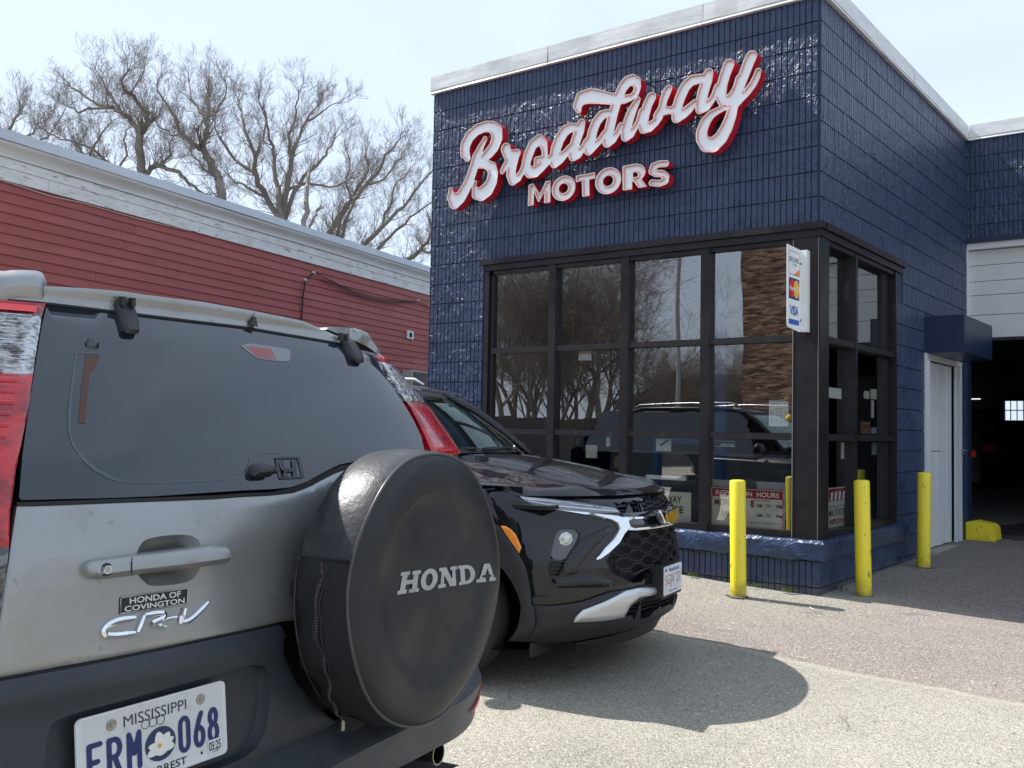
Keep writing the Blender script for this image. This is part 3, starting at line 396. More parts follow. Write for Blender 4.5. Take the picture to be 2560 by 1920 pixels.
# ---------------------------------------------------------------- ground
def gz(x, y):
    cx = max(-9., min(7., x)); cy = max(-12., min(7., y))
    return -.04*cx+.02*cy
ASPH = M('asphalt', (.20,.19,.165), .93, bumps=[('vor', 160., .6, .004), ('noise', 80., .3, .003), ('noise', 2.5, .4, .02)], spec=.25)
def asphalt_nodes(m):
    t = m.node_tree; b = t.nodes['Principled BSDF']; l = t.links.new
    geo = t.nodes.new('ShaderNodeNewGeometry'); sp = t.nodes.new('ShaderNodeSeparateXYZ'); l(geo.outputs['Position'], sp.inputs[0])
    def math_(op, a, b_=None, c=None):
        n = t.nodes.new('ShaderNodeMath'); n.operation = op
        for i, q in enumerate((a, b_, c)):
            if q is None: continue
            if isinstance(q, (int, float)): n.inputs[i].default_value = q
            else: l(q, n.inputs[i])
        return n.outputs[0]
    def noise(s, det=4, ro=.6):
        n = t.nodes.new('ShaderNodeTexNoise'); n.inputs['Scale'].default_value = s; n.inputs['Detail'].default_value = det; n.inputs['Roughness'].default_value = ro
        l(geo.outputs['Position'], n.inputs['Vector']); return n.outputs['Fac']
    def ramp(v, a, b_): 
        n = t.nodes.new('ShaderNodeMapRange'); n.inputs['From Min'].default_value = a; n.inputs['From Max'].default_value = b_; l(v, n.inputs['Value']); return n.outputs['Result']
    def mix(f, c1, c2, mode='MIX'):
        n = t.nodes.new('ShaderNodeMixRGB'); n.blend_type = mode
        for q, k in ((f, 'Fac'), (c1, 'Color1'), (c2, 'Color2')):
            if isinstance(q, tuple): n.inputs[k].default_value = (*q, 1)
            elif isinstance(q, float): n.inputs[k].default_value = q
            else: l(q, n.inputs[k])
        return n.outputs['Color']
    # two ages of paving, the newer and redder one beyond a ragged seam
    w1 = noise(1.3, 5)
    seam = math_('ADD', math_('ADD', sp.outputs['Y'], math_('MULTIPLY', sp.outputs['X'], -.02)), math_('MULTIPLY', math_('SUBTRACT', w1, .5), .25))
    new = ramp(math_('ADD', seam, math_('MULTIPLY', math_('SUBTRACT', noise(28., 6), .5), .22)), -2.05, -1.97)
    edge = math_('MULTIPLY', ramp(seam, -2.06, -2.01), math_('SUBTRACT', 1., ramp(seam, -2.0, -1.95)))
    old_c = mix(ramp(noise(.8, 5), .35, .68), (.265,.245,.195), (.35,.325,.265))
    new_c = mix(ramp(noise(.7, 5), .35, .68), (.185,.150,.135), (.25,.208,.185))
    base = mix(new, old_c, new_c)
    # paler worn strip close to the bollard and wall, darker greasy apron by the bays
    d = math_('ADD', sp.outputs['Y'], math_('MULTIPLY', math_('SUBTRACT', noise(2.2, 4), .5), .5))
    base = mix(math_('MULTIPLY', ramp(d, -1.6, -.9), math_('SUBTRACT', 1., ramp(sp.outputs['X'], .0, .9))), base, (.25,.225,.185))
    base = mix(math_('MULTIPLY', ramp(d, -.25, .25), math_('SUBTRACT', 1., ramp(sp.outputs['X'], -.2, .3))), base, (.30,.30,.30))
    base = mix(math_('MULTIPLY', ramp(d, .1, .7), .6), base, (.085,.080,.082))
    base = mix(math_('MULTIPLY', ramp(noise(.45, 3), .5, .75), .35), base, (.11,.105,.10))
    # aggregate
    v = t.nodes.new('ShaderNodeTexVoronoi'); v.inputs['Scale'].default_value = 165.; l(geo.outputs['Position'], v.inputs['Vector'])
    vs = t.nodes.new('ShaderNodeSeparateXYZ'); l(v.outputs['Color'], vs.inputs[0])
    base = mix(math_('MULTIPLY', ramp(vs.outputs[0], .60, .72), .5), base, (.50,.47,.40))
    base = mix(math_('MULTIPLY', ramp(vs.outputs[1], .62, .74), .52), base, (.075,.072,.066))
    v2 = t.nodes.new('ShaderNodeTexVoronoi'); v2.inputs['Scale'].default_value = 34.; l(geo.outputs['Position'], v2.inputs['Vector'])
    v2s = t.nodes.new('ShaderNodeSeparateXYZ'); l(v2.outputs['Color'], v2s.inputs[0])
    base = mix(math_('MULTIPLY', math_('MULTIPLY', ramp(v2s.outputs[2], .93, .95), math_('SUBTRACT', 1., ramp(v2.outputs['Distance'], .22, .30))), .75), base, (.55,.50,.42))
    base = mix(math_('MULTIPLY', edge, .5), base, (.42,.38,.31))
    # cracks and oil spots
    vc = t.nodes.new('ShaderNodeTexVoronoi'); vc.feature = 'DISTANCE_TO_EDGE'; vc.inputs['Scale'].default_value = .55
    dn = t.nodes.new('ShaderNodeTexNoise'); dn.inputs['Scale'].default_value = 3.; dn.inputs['Detail'].default_value = 6; l(geo.outputs['Position'], dn.inputs['Vector'])
    av = t.nodes.new('ShaderNodeVectorMath'); av.operation = 'MULTIPLY_ADD'; av.inputs[1].default_value = (.5,.5,.5); l(dn.outputs['Color'], av.inputs[0]); l(geo.outputs['Position'], av.inputs[2]); l(av.outputs[0], vc.inputs['Vector'])
    crk = math_('MULTIPLY', math_('SUBTRACT', 1., ramp(vc.outputs['Distance'], .002, .008)), ramp(noise(.9, 2), .60, .66))
    base = mix(math_('MULTIPLY', crk, .5), base, (.035,.032,.03))
    base = mix(math_('MULTIPLY', ramp(noise(1.9, 3), .66, .74), .45), base, (.07,.065,.06))
    l(base, b.inputs['Base Color'])
asphalt_nodes(ASPH)
g = MB()
xs = [-400,-200,-100,-60,-40,-28,-20,-15,-12]+[-9+i*.4 for i in range(41)]+[9,12,16,22,30,45,70,110,200,400]
ys = [-400,-200,-100,-60,-45,-35,-28,-22,-17,-14]+[-12+i*.4 for i in range(48)]+[9,12,16,22,30,45,70,110,200,400]
g.v = [(x, y, gz(x, y)+(.006*math.sin(x*2.1+y*1.3)+.004*math.sin(x*4.7-y*3.1) if abs(x) < 9 and -12 < y < 6 else 0)) for y in ys for x in xs]
nxs = len(xs)
for j in range(len(ys)-1):
    for i in range(nxs-1): g.f.append((j*nxs+i, j*nxs+i+1, (j+1)*nxs+i+1, (j+1)*nxs+i)); g.mi.append(0)
ground = struct(part('ground', g, ASPH, smooth=True))

# loose stones on the paving, nobody could count them
st = MB(); 
for i in range(2600):
    a = rnd.random(); x = -1.5+rnd.random()*5.2; y = -5.6+rnd.random()*6.4
    if i > 1500: x = -2.5+rnd.random()*4.5; y = -.42+abs(rnd.gauss(0,.35))*-1+rnd.random()*.35
    if x > -.1 and x < .1 and y > 0: continue
    r_ = .0022+rnd.random()**3*.0045; z = gz(x, y)+.003; A = rnd.random()*6.28
    vs = [(x+math.cos(A+k*1.57)*r_*(.7+rnd.random()*.6), y+math.sin(A+k*1.57)*r_*(.7+rnd.random()*.6), z) for k in range(4)]+[(x+rnd.gauss(0,r_*.2), y, z+r_*1.1)]
    st.add(vs, [(0,1,4),(1,2,4),(2,3,4),(3,0,4)])
gravel = part('gravel', st, M('gravel', (.42,.38,.31), .9, var=[(30., (.16,.15,.14), .4, .6)]), kind='stuff')

# ---------------------------------------------------------------- blue block building
BLUE = M('blue_masonry_paint', (.027,.046,.104), .40, spec=.6, dirt=((.12,.11,.09), .16, .8), bumps=[('drip', (7.,7.,3.0), .7, .018), ('crinkle', (13.,13.,6.5), .6, .008), ('crinkle', (34.,34.,17.), .5, .004), ('fine', 90., .2, .002)],
         var=[((3.,3.,3.), (.037,.060,.128), .45, .75), ((5.,5.,5.), (.020,.036,.088), .55, .62)])
BLUE2 = M('blue_sill_paint', (.026,.044,.098), .32, spec=.55, bumps=[('drip', (5.,5.,7.), .8, .02), ('fine', 60., .3, .003)], var=[((4.,4.,4.), (.045,.068,.135), .5, .8)])
WHITEMET = M('coping_metal', (.70,.71,.71), .38, spec=.5, bumps=[('noise', (1.6,1.6,5.), .5, .02)], var=[((2.,2.,8.), (.52,.53,.53), .4, .7)])
bld = thing('block_building', (-2.07, 2.4, 0), 'dark blue painted ribbed block garage building with white roof edge and corner window', 'building')
C_ = .2032; ZT = 4.77; XL = -4.14; DY = 4.80; P_ = .0508
GX = 5.6   # the bay wall runs on to the right
def block_mesh(n, var):
    m = MB(); r2 = random.Random(n*10+var); prof = []
    for i in range(n):
        x0 = i*P_; d = r2.uniform(-.0012, .0012); prof += [(x0+.0030, 0.0), (x0+.0060, -.0105+d), (x0+P_-.0040, -.0105+d+r2.uniform(-.001,.001)), (x0+P_-.0010, 0.0)]
    hb = C_-.010; vs = [(x, y, .005) for x, y in prof]+[(x, y, hb+.005) for x, y in prof]; k = len(prof)
    fs = [(i, i+1, k+i+1, k+i) for i in range(k-1)]
    for i in range(n): a = i*4; fs += [(a, a+3, a+2, a+1), (k+a, k+a+1, k+a+2, k+a+3)]
    m.add(vs, fs); return m.mesh('block', BLUE, fix=False)
BM = {}
def bmesh_(n, v):
    if (n, v) not in BM: BM[(n, v)] = block_mesh(n, v)
    return BM[(n, v)]
places = []
def course(axis, c0, c1, z, shift):
    """fill a row; axis 'x': wall y=0 from x=c0 to c1 facing -y; 'y': wall x=0 from y=c0..c1 facing +x; 'g': wall y=DY"""
    n = int(round((c1-c0)/P_)); i = 0; first = shift
    while i < n:
        k = min(8, n-i) if not (i == 0 and first) else min(first, n)
        places.append((axis, c0+i*P_, z, k)); i += k
for i in range(9):
    z = ZT-(i+1)*C_; s = 4 if i % 2 else 0
    course('x', XL+.01, 0, z, s); course('y', 0, DY, z, 0 if s else 4)
for i in range(9, 24):
    z = ZT-(i+1)*C_; s = 4 if i % 2 else 0
    course('x', XL+.01, -3.40, z, s)
    if z > 2.10+.3: course('y', 2.235, DY, z, s)
    elif z > 2.0: course('y', 2.02, 2.97, z, s)
    else: course('y', 2.02, 2.97, z, s); course('y', 4.50, DY, z, 0)
for z in (.262-C_, .262-2*C_):
    course('x', -3.40, 0, z, 4 if z < 0 else 0); course('y', 0, 2.02, z, 0 if z < 0 else 4)
for i in range(6): course('g', 0, GX, ZT-(i+1)*C_, 4 if i % 2 else 0)
camp = Vector(cam.location)
def plc(axis, c, z):
    if axis == 'x': return Vector((c, 0, z)), 0.
    if axis == 'y': return Vector((0, c, z)), R(90)
    return Vector((c, DY, z)), 0.
places.sort(key=lambda p: (plc(p[0], p[1], p[2])[0]-camp).length)
infill = MB()
for idx, (ax, c, z, n) in enumerate(places):
    loc, rz = plc(ax, c, z); me = bmesh_(n, idx % 3)
    if idx < 296:
        o = bpy.data.objects.new('block', me); COL.objects.link(o); o.location = loc; o.rotation_euler = (0, 0, rz); adopt(o, bld)
    else:
        mt = Matrix.Translation(loc) @ Matrix.Rotation(rz, 4, 'Z')
        infill.add([mt @ v.co for v in me.vertices], [tuple(p.vertices) for p in me.polygons])
part('block_infill', infill, BLUE, bld, kind='stuff', fix=False)
JOINT = M('joint_paint', (.015,.028,.066), .5, bumps=[('noise', 60., .5, .004)])
wl = MB(); T = .19
wl.box((XL, .002, 2.942), (-.002, T, ZT+.1)); wl.box((XL, .002, -.3), (-3.402, T, 2.94))          # front wall over and beside the window
wl.box((-3.40, .002, -.3), (-.002, T, .262))
wl.box((-T, T+.002, 2.942), (-.002, DY+.25, ZT+.1)); wl.box((-T, T+.002, -.3), (-.002, 2.02, .262)); wl.box((-T, 2.022, -.3), (-.002, 2.97, 2.94))
wl.box((-T, 2.972, 2.12), (-.002, 4.50, 2.94)); wl.box((-T, 4.502, -.3), (-.002, DY+.25, 2.94))
wl.box((0.0, DY+.002, 3.56), (GX, DY+.25, ZT+.1)); wl.box((XL, T+.002, -.3), (XL+T, 25., ZT+.1))
part('wall', wl, JOINT, bld)
# rough end edge of the front wall
ed = MB()
for i in range(24):
    z = ZT-(i+1)*C_
    ed.add([(XL-.012+rnd.uniform(-.004,.004), .0, z+.004), (XL+.004, -.010, z+.004), (XL+.004, -.010, z+C_-.004), (XL-.012+rnd.uniform(-.004,.004), .0, z+C_-.004), (XL-.012, .19, z+.004), (XL-.012, .19, z+C_-.004)],
           [(0,1,2,3), (4,0,3,5)])
part('quoin_edge', ed, BLUE, bld)
# coping in lengths with lapped seams
def coping(p0, p1, out, name='coping'):
    p0, p1, out = Vector(p0), Vector(p1), Vector(out); m = MB()
    sec = [(-.30, .178), (.035, .178), (.038, .03), (.030, .022), (.045, .0), (.045, -.006), (.0, -.006)]
    N = 10
    def f(i, j):
        o, z = sec[j]; t = i/N; wob = .004*math.sin(t*7+p0.x*3)+.003*math.sin(t*17+p0.y) if 2 <= j <= 3 else 0
        q = p0.lerp(p1, t)+out*(o+wob); return (q.x, q.y, ZT+z)
    vs = [f(i, j) for j in range(len(sec)) for i in range(N+1)]
    m.add(vs, [(j*(N+1)+i, j*(N+1)+i+1, (j+1)*(N+1)+i+1, (j+1)*(N+1)+i) for j in range(len(sec)-1) for i in range(N)])
    return part(name, m, WHITEMET, bld)
for a, b in ((XL-.03, -2.66), (-2.655, -1.02), (-1.015, .040)): coping((a,0,0), (b,0,0), (0,-1,0))
for a, b in ((-.040, 2.52), (2.525, DY-.04)): coping((0,a,0), (0,b,0), (1,0,0))
for a, b in ((.04, 3.0), (3.005, GX)): coping((a,DY,0), (b,DY,0), (0,-1,0))
rf = MB(); rf.box((XL+.2, .25, ZT+.04), (-.25, 25., ZT+.08)); rf.box((-.25, DY+.3, ZT+.042), (GX, 25., ZT+.082))
part('roof', rf, M('roof_felt', (.12,.12,.12), .9), bld)
# sill all round the corner window, lumpy with paint
def sillm(a, b, side):
    m = MB(); N = 34; sec = [(.02, .433), (-.052, .425), (-.066, .405), (-.064, .285), (-.05, .268), (.0, .268)]
    def f(i, j):
        t = i/N; o, z = sec[j]; s_ = a+(b-a)*t; lump = .004*math.sin(s_*23+j)+.003*math.sin(s_*51+j*2)
        z2 = z+(lump if j in (0,1,4) else 0)
        mit = min(0, 0)
        q = s_
        if side == 'x': q = s_ if i < N else b-o*1.0 if b == 0 else s_
        if side == 'y': q = s_ if i else o if a == 0 else s_
        return (q, o+lump*.5, z2) if side == 'x' else (-(o+lump*.5), q, z2)
    m.add([f(i, j) for j in range(len(sec)) for i in range(N+1)], [(j*(N+1)+i, j*(N+1)+i+1, (j+1)*(N+1)+i+1, (j+1)*(N+1)+i) for j in range(len(sec)-1) for i in range(N)])
    return m
part('window_sill', sillm(-3.42, 0, 'x'), BLUE2, bld, smooth=True, angle=35)
sy_ = sillm(0, 2.24, 'y'); sy_.add([(.064,2.24,.285),(0,2.24,.27),(0,2.24,.43),(.06,2.24,.42)], [(0,1,2,3)])
part('window_sill', sy_, BLUE2, bld, smooth=True, angle=35)

# ---- storefront frame
BRZ = M('bronze_frame', (.017,.0155,.020), .40, metal=.35, spec=.5, bumps=[('noise', (30.,30.,4.), .15, .002)], var=[((3.,3.,6.), (.034,.029,.033), .4, .75)])
BRZ2 = M('bronze_frame_worn', (.021,.019,.023), .5, metal=.3, var=[((9.,9.,3.), (.07,.06,.058), .6, .8)])
SEAL = M('old_sealant', (.30,.29,.26), .8)
GL = glass_mat('window_glass', (.80,.83,.84), .26, 0.0, bump=.0022)
def fr(name, a, b, mat=BRZ): m = MB(); m.box(a, b); return part(name, m, mat, bld)
F0 = -.012; F1 = .085
# head
hd = MB(); hd.box((-3.435, -.045, 2.885), (.045, .02, 2.94)); hd.box((-3.40, -.022, 2.825), (.022, .02, 2.883)); part('window_head', hd, BRZ, bld)
hd = MB(); hd.box((-.02, .047, 2.885), (.045, 2.235, 2.94)); hd.box((-.02, .024, 2.825), (.022, 2.20, 2.883)); part('window_head', hd, BRZ, bld)
fr('window_jamb', (-3.40, F0, .432), (-3.345, F1, 2.823)); fr('window_jamb', (-3.343, .015, .47), (-3.300, F1, 2.78), BRZ2)
xm = [(-2.613,-2.535), (-1.818,-1.735), (-1.026,-.945)]
for a, b in xm: fr('mullion', (a, F0, .432), (b, F1, 2.823))
fr('corner_post', (-.205, F0-.004, .432), (.012, .19, 2.823))
sm = MB(); sm.box((-.2095, -.020, .44), (-.2055, -.013, 2.81)); sm.box((-.0015, -.0195, .44), (.0015, -.0165, 2.81)); part('sealant_bead', sm, SEAL, bld)
cols = [(-3.30,-2.613), (-2.535,-1.818), (-1.735,-1.026), (-.945,-.209)]
rows = [(.485,1.205), (1.262,1.995), (2.05,2.785)]
def pane(a, b, side, x=0.):
    m = MB(); vs = [(a[0], .045, a[1]), (b[0], .045, a[1]), (b[0], .045, b[1]), (a[0], .045, b[1])] if side == 'x' else [(-.075, a[0], a[1]), (-.075, b[0], a[1]), (-.075, b[0], b[1]), (-.075, a[0], b[1])]
    m.add(vs, [(0,1,2,3)]);
    tw = rnd.uniform(-.0018, .0018)
    m.v = [(v[0]+(tw if side == 'y' and v[2] > a[1]+.1 else 0), v[1]+(tw if side == 'x' and v[2] > a[1]+.1 else 0), v[2]) for v in m.v]
    return part('pane', m, GL, bld, fix=False)
for a, b in cols:
    for z0, z1 in ((1.207,1.26), (1.997,2.048)): fr('transom', (a+.001, F0+.006, z0), (b-.001, F1-.01, z1), BRZ2)
    fr('glazing_bar', (a+.001, F0+.012, .434), (b-.001, F1-.01, .483)); fr('glazing_bar', (a+.001, F0+.012, 2.787), (b-.001, F1-.01, 2.822))
    for z0, z1 in rows: pane((a+.002, z0), (b-.002, z1), 'x')
# side light: deep set glass
fr('window_jamb', (-.11, 1.985, .432), (.012, 2.02, 2.823)); fr('window_jamb', (-.115, 1.80, .47), (-.055, 1.983, 2.785), BRZ2)
fr('mullion', (-.05, .858, .432), (.006, .905, 2.823)); fr('mullion', (-.11, .86, .432), (-.052, 1.09, 2.823), BRZ2)
for a, b in ((.19,.858), (1.09,1.80)):
    for z0, z1 in rows: pane((a+.002, z0), (b-.002, z1), 'y')
for a, b in ((.192,.857), (.906,1.984)):
    for z0, z1 in ((1.207,1.26), (1.997,2.048)): fr('transom', (-.11, a, z0), (.0, b, z1), BRZ2)
    fr('glazing_bar', (-.11, a, .434), (.0, b, .483)); fr('glazing_bar', (-.11, a, 2.787), (.0, b, 2.822))

# ---- side door under the canopy
WP = M('white_door_paint', (.66,.68,.70), .42, bumps=[('noise', (14.,14.,2.), .3, .003)], var=[((2.,2.,1.), (.52,.55,.58), .5, .8), ((40.,40.,6.), (.34,.34,.33), .68, .74)])
dr = MB(); dr.box((-.02, 2.972, .0), (.035, 3.06, 2.118)); dr.box((-.02, 4.40, .04), (.022, 4.498, 2.118)); dr.box((-.02, 3.062, 2.06), (.022, 4.398, 2.118)); dr.box((.036, 2.985, .02), (.05, 3.045, 2.05))
dr.box((-.02, 4.30, .04), (.004, 4.345, 2.058))
part('door_frame', dr, WP, bld)
dp = MB()
for i in range(6):
    a = 3.075+i*.195; dp.box((-.085, a, .09), (-.045+(.012 if i % 2 else 0), a+.190, 2.05))
door = part('door', dp, WP, bld)
hg = MB(); hg.tube([(.05,3.10,1.11),(.105,3.10,1.11),(.105,3.20,1.11)], .007, 6); hg.tube([(.02,4.45,1.11),(.07,4.45,1.11),(.07,4.52,1.11)], .009, 6); hg.tube([(.02,4.45,1.08),(.06,4.45,1.08)], .007, 6)
part('door_handle', hg, M('dull_steel', (.35,.35,.34), .45, metal=.9), door)
th_ = MB(); th_.box((-.12, 2.99, -.02), (.09, 4.45, .075)); part('door_step', th_, M('concrete', (.36,.34,.30), .9, bumps=[('fine', 40., .5, .004)], var=[(8., (.22,.21,.19), .4, .7)]), bld)
# canopy
NAVY = M('canopy_metal', (.013,.024,.062), .36, spec=.5, bumps=[('noise', 3., .2, .01)])
cn = MB()
cn.prism([(2.985,2.115),(2.985,2.495),(4.25,2.495),(4.25,2.115)], lambda a, b, d: (d, a, b), .0, .392)
canopy = part('canopy', cn, NAVY, bld)

# ---- vehicle bay
DW = M('white_bay_door', (.62,.64,.64), .45, bumps=[('noise', (2.,2.,9.), .25, .004)], var=[((1.5,1.5,6.), (.52,.54,.55), .45, .8)])
bd = thing('bay_door', (2.4, DY+.12, 2.4), 'white sectional overhead door rolled half up over the dark vehicle bay', 'garage door')
zz = [2.43, 2.70, 2.935, 3.10, 3.29, 3.47]
for i in range(5):
    m = MB(); m.box((.012, DY+.10+.002*i, zz[i]+.004), (GX-.6, DY+.13, zz[i+1]-.003)); part('panel', m, DW, bd)
m = MB(); m.box((.012, DY+.085, zz[0]-.035), (GX-.6, DY+.125, zz[0])); part('bottom_seal', m, M('rubber', (.02,.02,.02), .7), bd)
m = MB(); m.box((.004, DY+.02, 3.475), (GX-.55, DY+.13, 3.555)); m.box((.0, DY-.004, 2.3), (.012, DY+.14, 3.475)); part('door_stop', m, WP, bd)
m = MB(); m.box((0, DY-.012, 3.545), (GX, DY+.08, 3.60)); part('lintel', m, JOINT, bld)
m = MB(); m.box((GX-.6, DY+.002, -.5), (GX, DY+.25, 3.56)); part('pier', m, BLUE, bld)
# interior of the bay and office
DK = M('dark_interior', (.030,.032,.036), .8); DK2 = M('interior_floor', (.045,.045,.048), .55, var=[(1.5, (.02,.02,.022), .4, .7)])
m = MB(); fl = .13
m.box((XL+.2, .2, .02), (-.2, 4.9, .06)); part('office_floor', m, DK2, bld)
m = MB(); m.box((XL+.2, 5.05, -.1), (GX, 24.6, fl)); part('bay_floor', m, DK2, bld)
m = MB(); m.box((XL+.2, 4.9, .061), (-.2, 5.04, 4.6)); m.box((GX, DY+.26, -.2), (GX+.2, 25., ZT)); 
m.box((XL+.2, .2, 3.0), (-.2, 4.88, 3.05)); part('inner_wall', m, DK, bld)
# far wall with steel windows
holes = [(-2.66,-1.98,2.36-.33,2.36), (-.75,-.18,1.72,2.36), (1.4,2.0,1.72,2.36)]
m = MB(); YB = 21.0
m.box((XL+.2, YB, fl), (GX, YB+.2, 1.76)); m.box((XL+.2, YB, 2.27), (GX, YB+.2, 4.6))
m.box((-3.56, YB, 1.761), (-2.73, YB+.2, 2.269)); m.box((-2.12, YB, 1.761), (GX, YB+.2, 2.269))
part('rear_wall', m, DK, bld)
for a in (-3.94, -2.73):
    m = MB(); b = a+(.38 if a < -3 else .61)
    for i in range(5 if b-a > .5 else 3):
        x = a+(b-a)*i/(4 if b-a > .5 else 2); m.box((x-.010, YB+.05, 1.765), (x+.010, YB+.08, 2.265))
    m.box((a, YB+.049, 2.01), (b, YB+.081, 2.035)); part('steel_window', m, M('black_steel', (.01,.01,.01), .6), bld)
m = MB(); m.box((-3.9, 20.5, 2.29), (-3.2, 20.55, 2.32)); part('lamp_tube', m, M('ceiling_tube', (.6,.6,.55), .5, emit=(1,.97,.85,.6)), bld)
# rafters inside
m = MB()
for y in range(6, 21, 3): m.box((XL+.2, y, 3.2), (GX, y+.15, 3.45))
m.tube([(.3,7.,2.95),(1.7,9.,3.15)], .03, 6); part('rafter', m, DK, bld)
# two parked vehicles deep in the bay
def bay_car(x, y, h, name, label, lampz):
    t = thing(name, (x, y, fl), label, 'car'); m = MB()
    m.grid(12, 10, lambda a, b: (x-.88+1.76*a, y-.12*(1-abs(2*a-1)**4)+b*.25, fl+.25+(h-.25)*b*(1-.10*abs(2*a-1)**6)))
    m.box((x-.86, y+.26, fl+.25), (x+.86, y+4.2, fl+h*.62)); m.box((x-.72, y+.3, fl+h*.62), (x+.72, y+3., fl+h))
    part('body', m, M('bay_car_paint', (.012,.013,.017), .25), t, smooth=True, angle=40)
    m = MB(); m.box((x+.62, y-.02, fl+lampz), (x+.80, y+.03, fl+lampz+.13)); m.box((x-.80, y-.02, fl+lampz), (x-.62, y+.03, fl+lampz+.13)); part('tail_lamp', m, M('dim_tail_lamp', (.45,.02,.015), .3, emit=(1,.05,.03,.05)), t)
    m = MB(); m.box((x-.16, y-.13, fl+.62), (x+.16, y-.12, fl+.78)); part('number_plate', m, M('grey_plate', (.35,.36,.36), .5), t)
    for sx in (-.7, .7):
        m = MB(); m.lathe([(.0,-.1),(.3,-.1),(.34,-.06),(.34,.06),(.3,.1),(0,.1)], (x+sx, y+.7, fl+.34), (1,0,0), 16); part('wheel', m, M('rubber'), t)
bay_car(-2.75, 14.2, 1.75, 'parked_car', 'dark tall vehicle standing deep inside the unlit vehicle bay', .75)
bay_car(-.72, 17.0, 1.5, 'parked_car', 'dark low car with a faint red lamp at the back of the bay', .85)

# ---------------------------------------------------------------- things behind the glass
CARD = M('old_card', (.62,.60,.50), .7, var=[(6., (.52,.50,.42), .4, .7)]); INK = M('black_ink', (.03,.03,.035), .6); RED = M('sign_red', (.36,.02,.025), .5); REDW = M('red_brown_ink', (.20,.04,.04), .6)
PALE = M('pale_paper', (.75,.76,.73), .7); YEL = M('bollard_yellow', (.80,.66,.030), .40, bumps=[('noise', (20.,20.,4.), .2, .003), ('fine', 120., .15, .001)], var=[((9.,9.,2.), (.72,.58,.04), .45, .75), ((26.,26.,10.), (.22,.19,.06), .63, .68)], dirt=((.14,.11,.06), .20, .8))
BL_ = M('sign_blue', (.03,.12,.42), .5)
def vfront(y): return lambda cx, cz: (lambda a, b, d=0: (cx+a, y-d-.001, cz+b))
def vside(x): return lambda cy, cz: (lambda a, b, d=0: (x+d+.001, cy+a, cz+b))
def board(name, axis, pos, c0, c1, z0, z1, mat, thick=.006, label=None, cat='sign', frame=None):
    """flat sign on a plane; returns the thing and a function to place print on it"""
    t = thing(name, (((c0+c1)/2, pos, z0) if axis == 'x' else (pos, (c0+c1)/2, z0)), label, cat)
    m = MB(); m.box((c0, pos, z0), (c1, pos+thick, z1)) if axis == 'x' else m.box((pos-thick, c0, z0), (pos, c1, z1)); part('board', m, mat, t)
    f = (lambda cx, cz: (lambda a, b, d=0: (cx+a, pos-.0015-d, cz+b))) if axis == 'x' else (lambda cy, cz: (lambda a, b, d=0: (pos+.0015+d, cy+a, cz+b)))
    return t, f
def rect(mb, fn, cx, cz, w_, h_): g_ = fn(cx, cz); mb.add([g_(-w_/2,-h_/2), g_(w_/2,-h_/2), g_(w_/2,h_/2), g_(-w_/2,h_/2)], [(0,1,2,3)])
# inspection hours
t, f = board('window_sign', 'x', .062, -.95, -.30, .485, .795, CARD, label='red and cream inspection hours board standing inside the fourth front window bay')
m = MB(); rect(m, f, -.625, .755, .625, .068); 
for (cx, cz, w_, h_) in ((-.938,.61,.008,.24),(-.312,.61,.008,.24)): rect(m, f, cx, cz, w_, h_)
part('red_band', m, RED, t)
f2 = lambda cx, cz: (lambda a, b, d=0: (cx+a, .062-.004, cz+b))
m = MB(); put_text(m, 'INSPECTION  HOURS', .56, .04, f2(-.625, .754), bold=.02); part('heading', m, PALE, t)
m = MB(); put_text(m, 'MON', .13, .055, f2(-.845, .675), bold=.02); put_text(m, 'FRI', .1, .055, f2(-.70, .675), bold=.02); put_text(m, '8', .035, .055, f2(-.575, .675), bold=.03); part('day_names', m, REDW, t)
m = MB(); put_text(m, 'SAT', .10, .045, f2(-.80, .585), bold=.02)
for zc in (.665, .585): put_text(m, 'AM', .052, .026, f2(-.515, zc), bold=.01); put_text(m, 'TO', .045, .024, f2(-.44, zc)); put_text(m, 'PM', .05, .026, f2(-.345, zc), bold=.01)
rect(m, f2, -.47, .525, .28, .003); part('times', m, INK, t)
m = MB(); put_text(m, 'OPEN DAILY', .17, .014, f2(-.50, .706)); part('small_print', m, REDW, t)
t, f = board('window_sign', 'x', .085, -.955, -.305, .80, .86, M('grey_card', (.33,.34,.34), .7), label='blank grey card edge showing behind the inspection hours board')
m = MB(); m.lathe([(0,0),(.075,0),(.075,.004)], (-.62,.083,.815), (0,-1,0), 20); part('round_mark', m, M('dark_mark', (.07,.07,.08), .6), t)
# way / service board
t, f = board('window_sign', 'x', .075, -1.62, -1.14, .485, .735, CARD, label='cream board with black lettering half hidden behind the black car bonnet')
m = MB(); put_text(m, 'STATEWAY', .34, .06, f(-1.40, .67), bold=.02); put_text(m, 'SERVICE', .33, .06, f(-1.375, .585), bold=.02); part('lettering', m, INK, t)
# light bar
m = MB(); m.box((-1.60,.10,.835),(-1.21,.13,.87)); tag(part('light_tube', m, PALE), 'white tube lying across the third front window bay inside', 'tube')
# blue doorway strip inside
m = MB(); m.box((-1.13,.5,.07),(-1.045,.56,2.9)); m.box((-1.75,.5,.07),(-1.70,.56,1.2)); m.box((-1.69,.52,1.15),(-1.14,.56,1.2)); tag(part('inner_door_frame', m, M('inner_blue', (.02,.07,.18), .5)), 'blue painted door frame inside behind the third window bay', 'door frame')
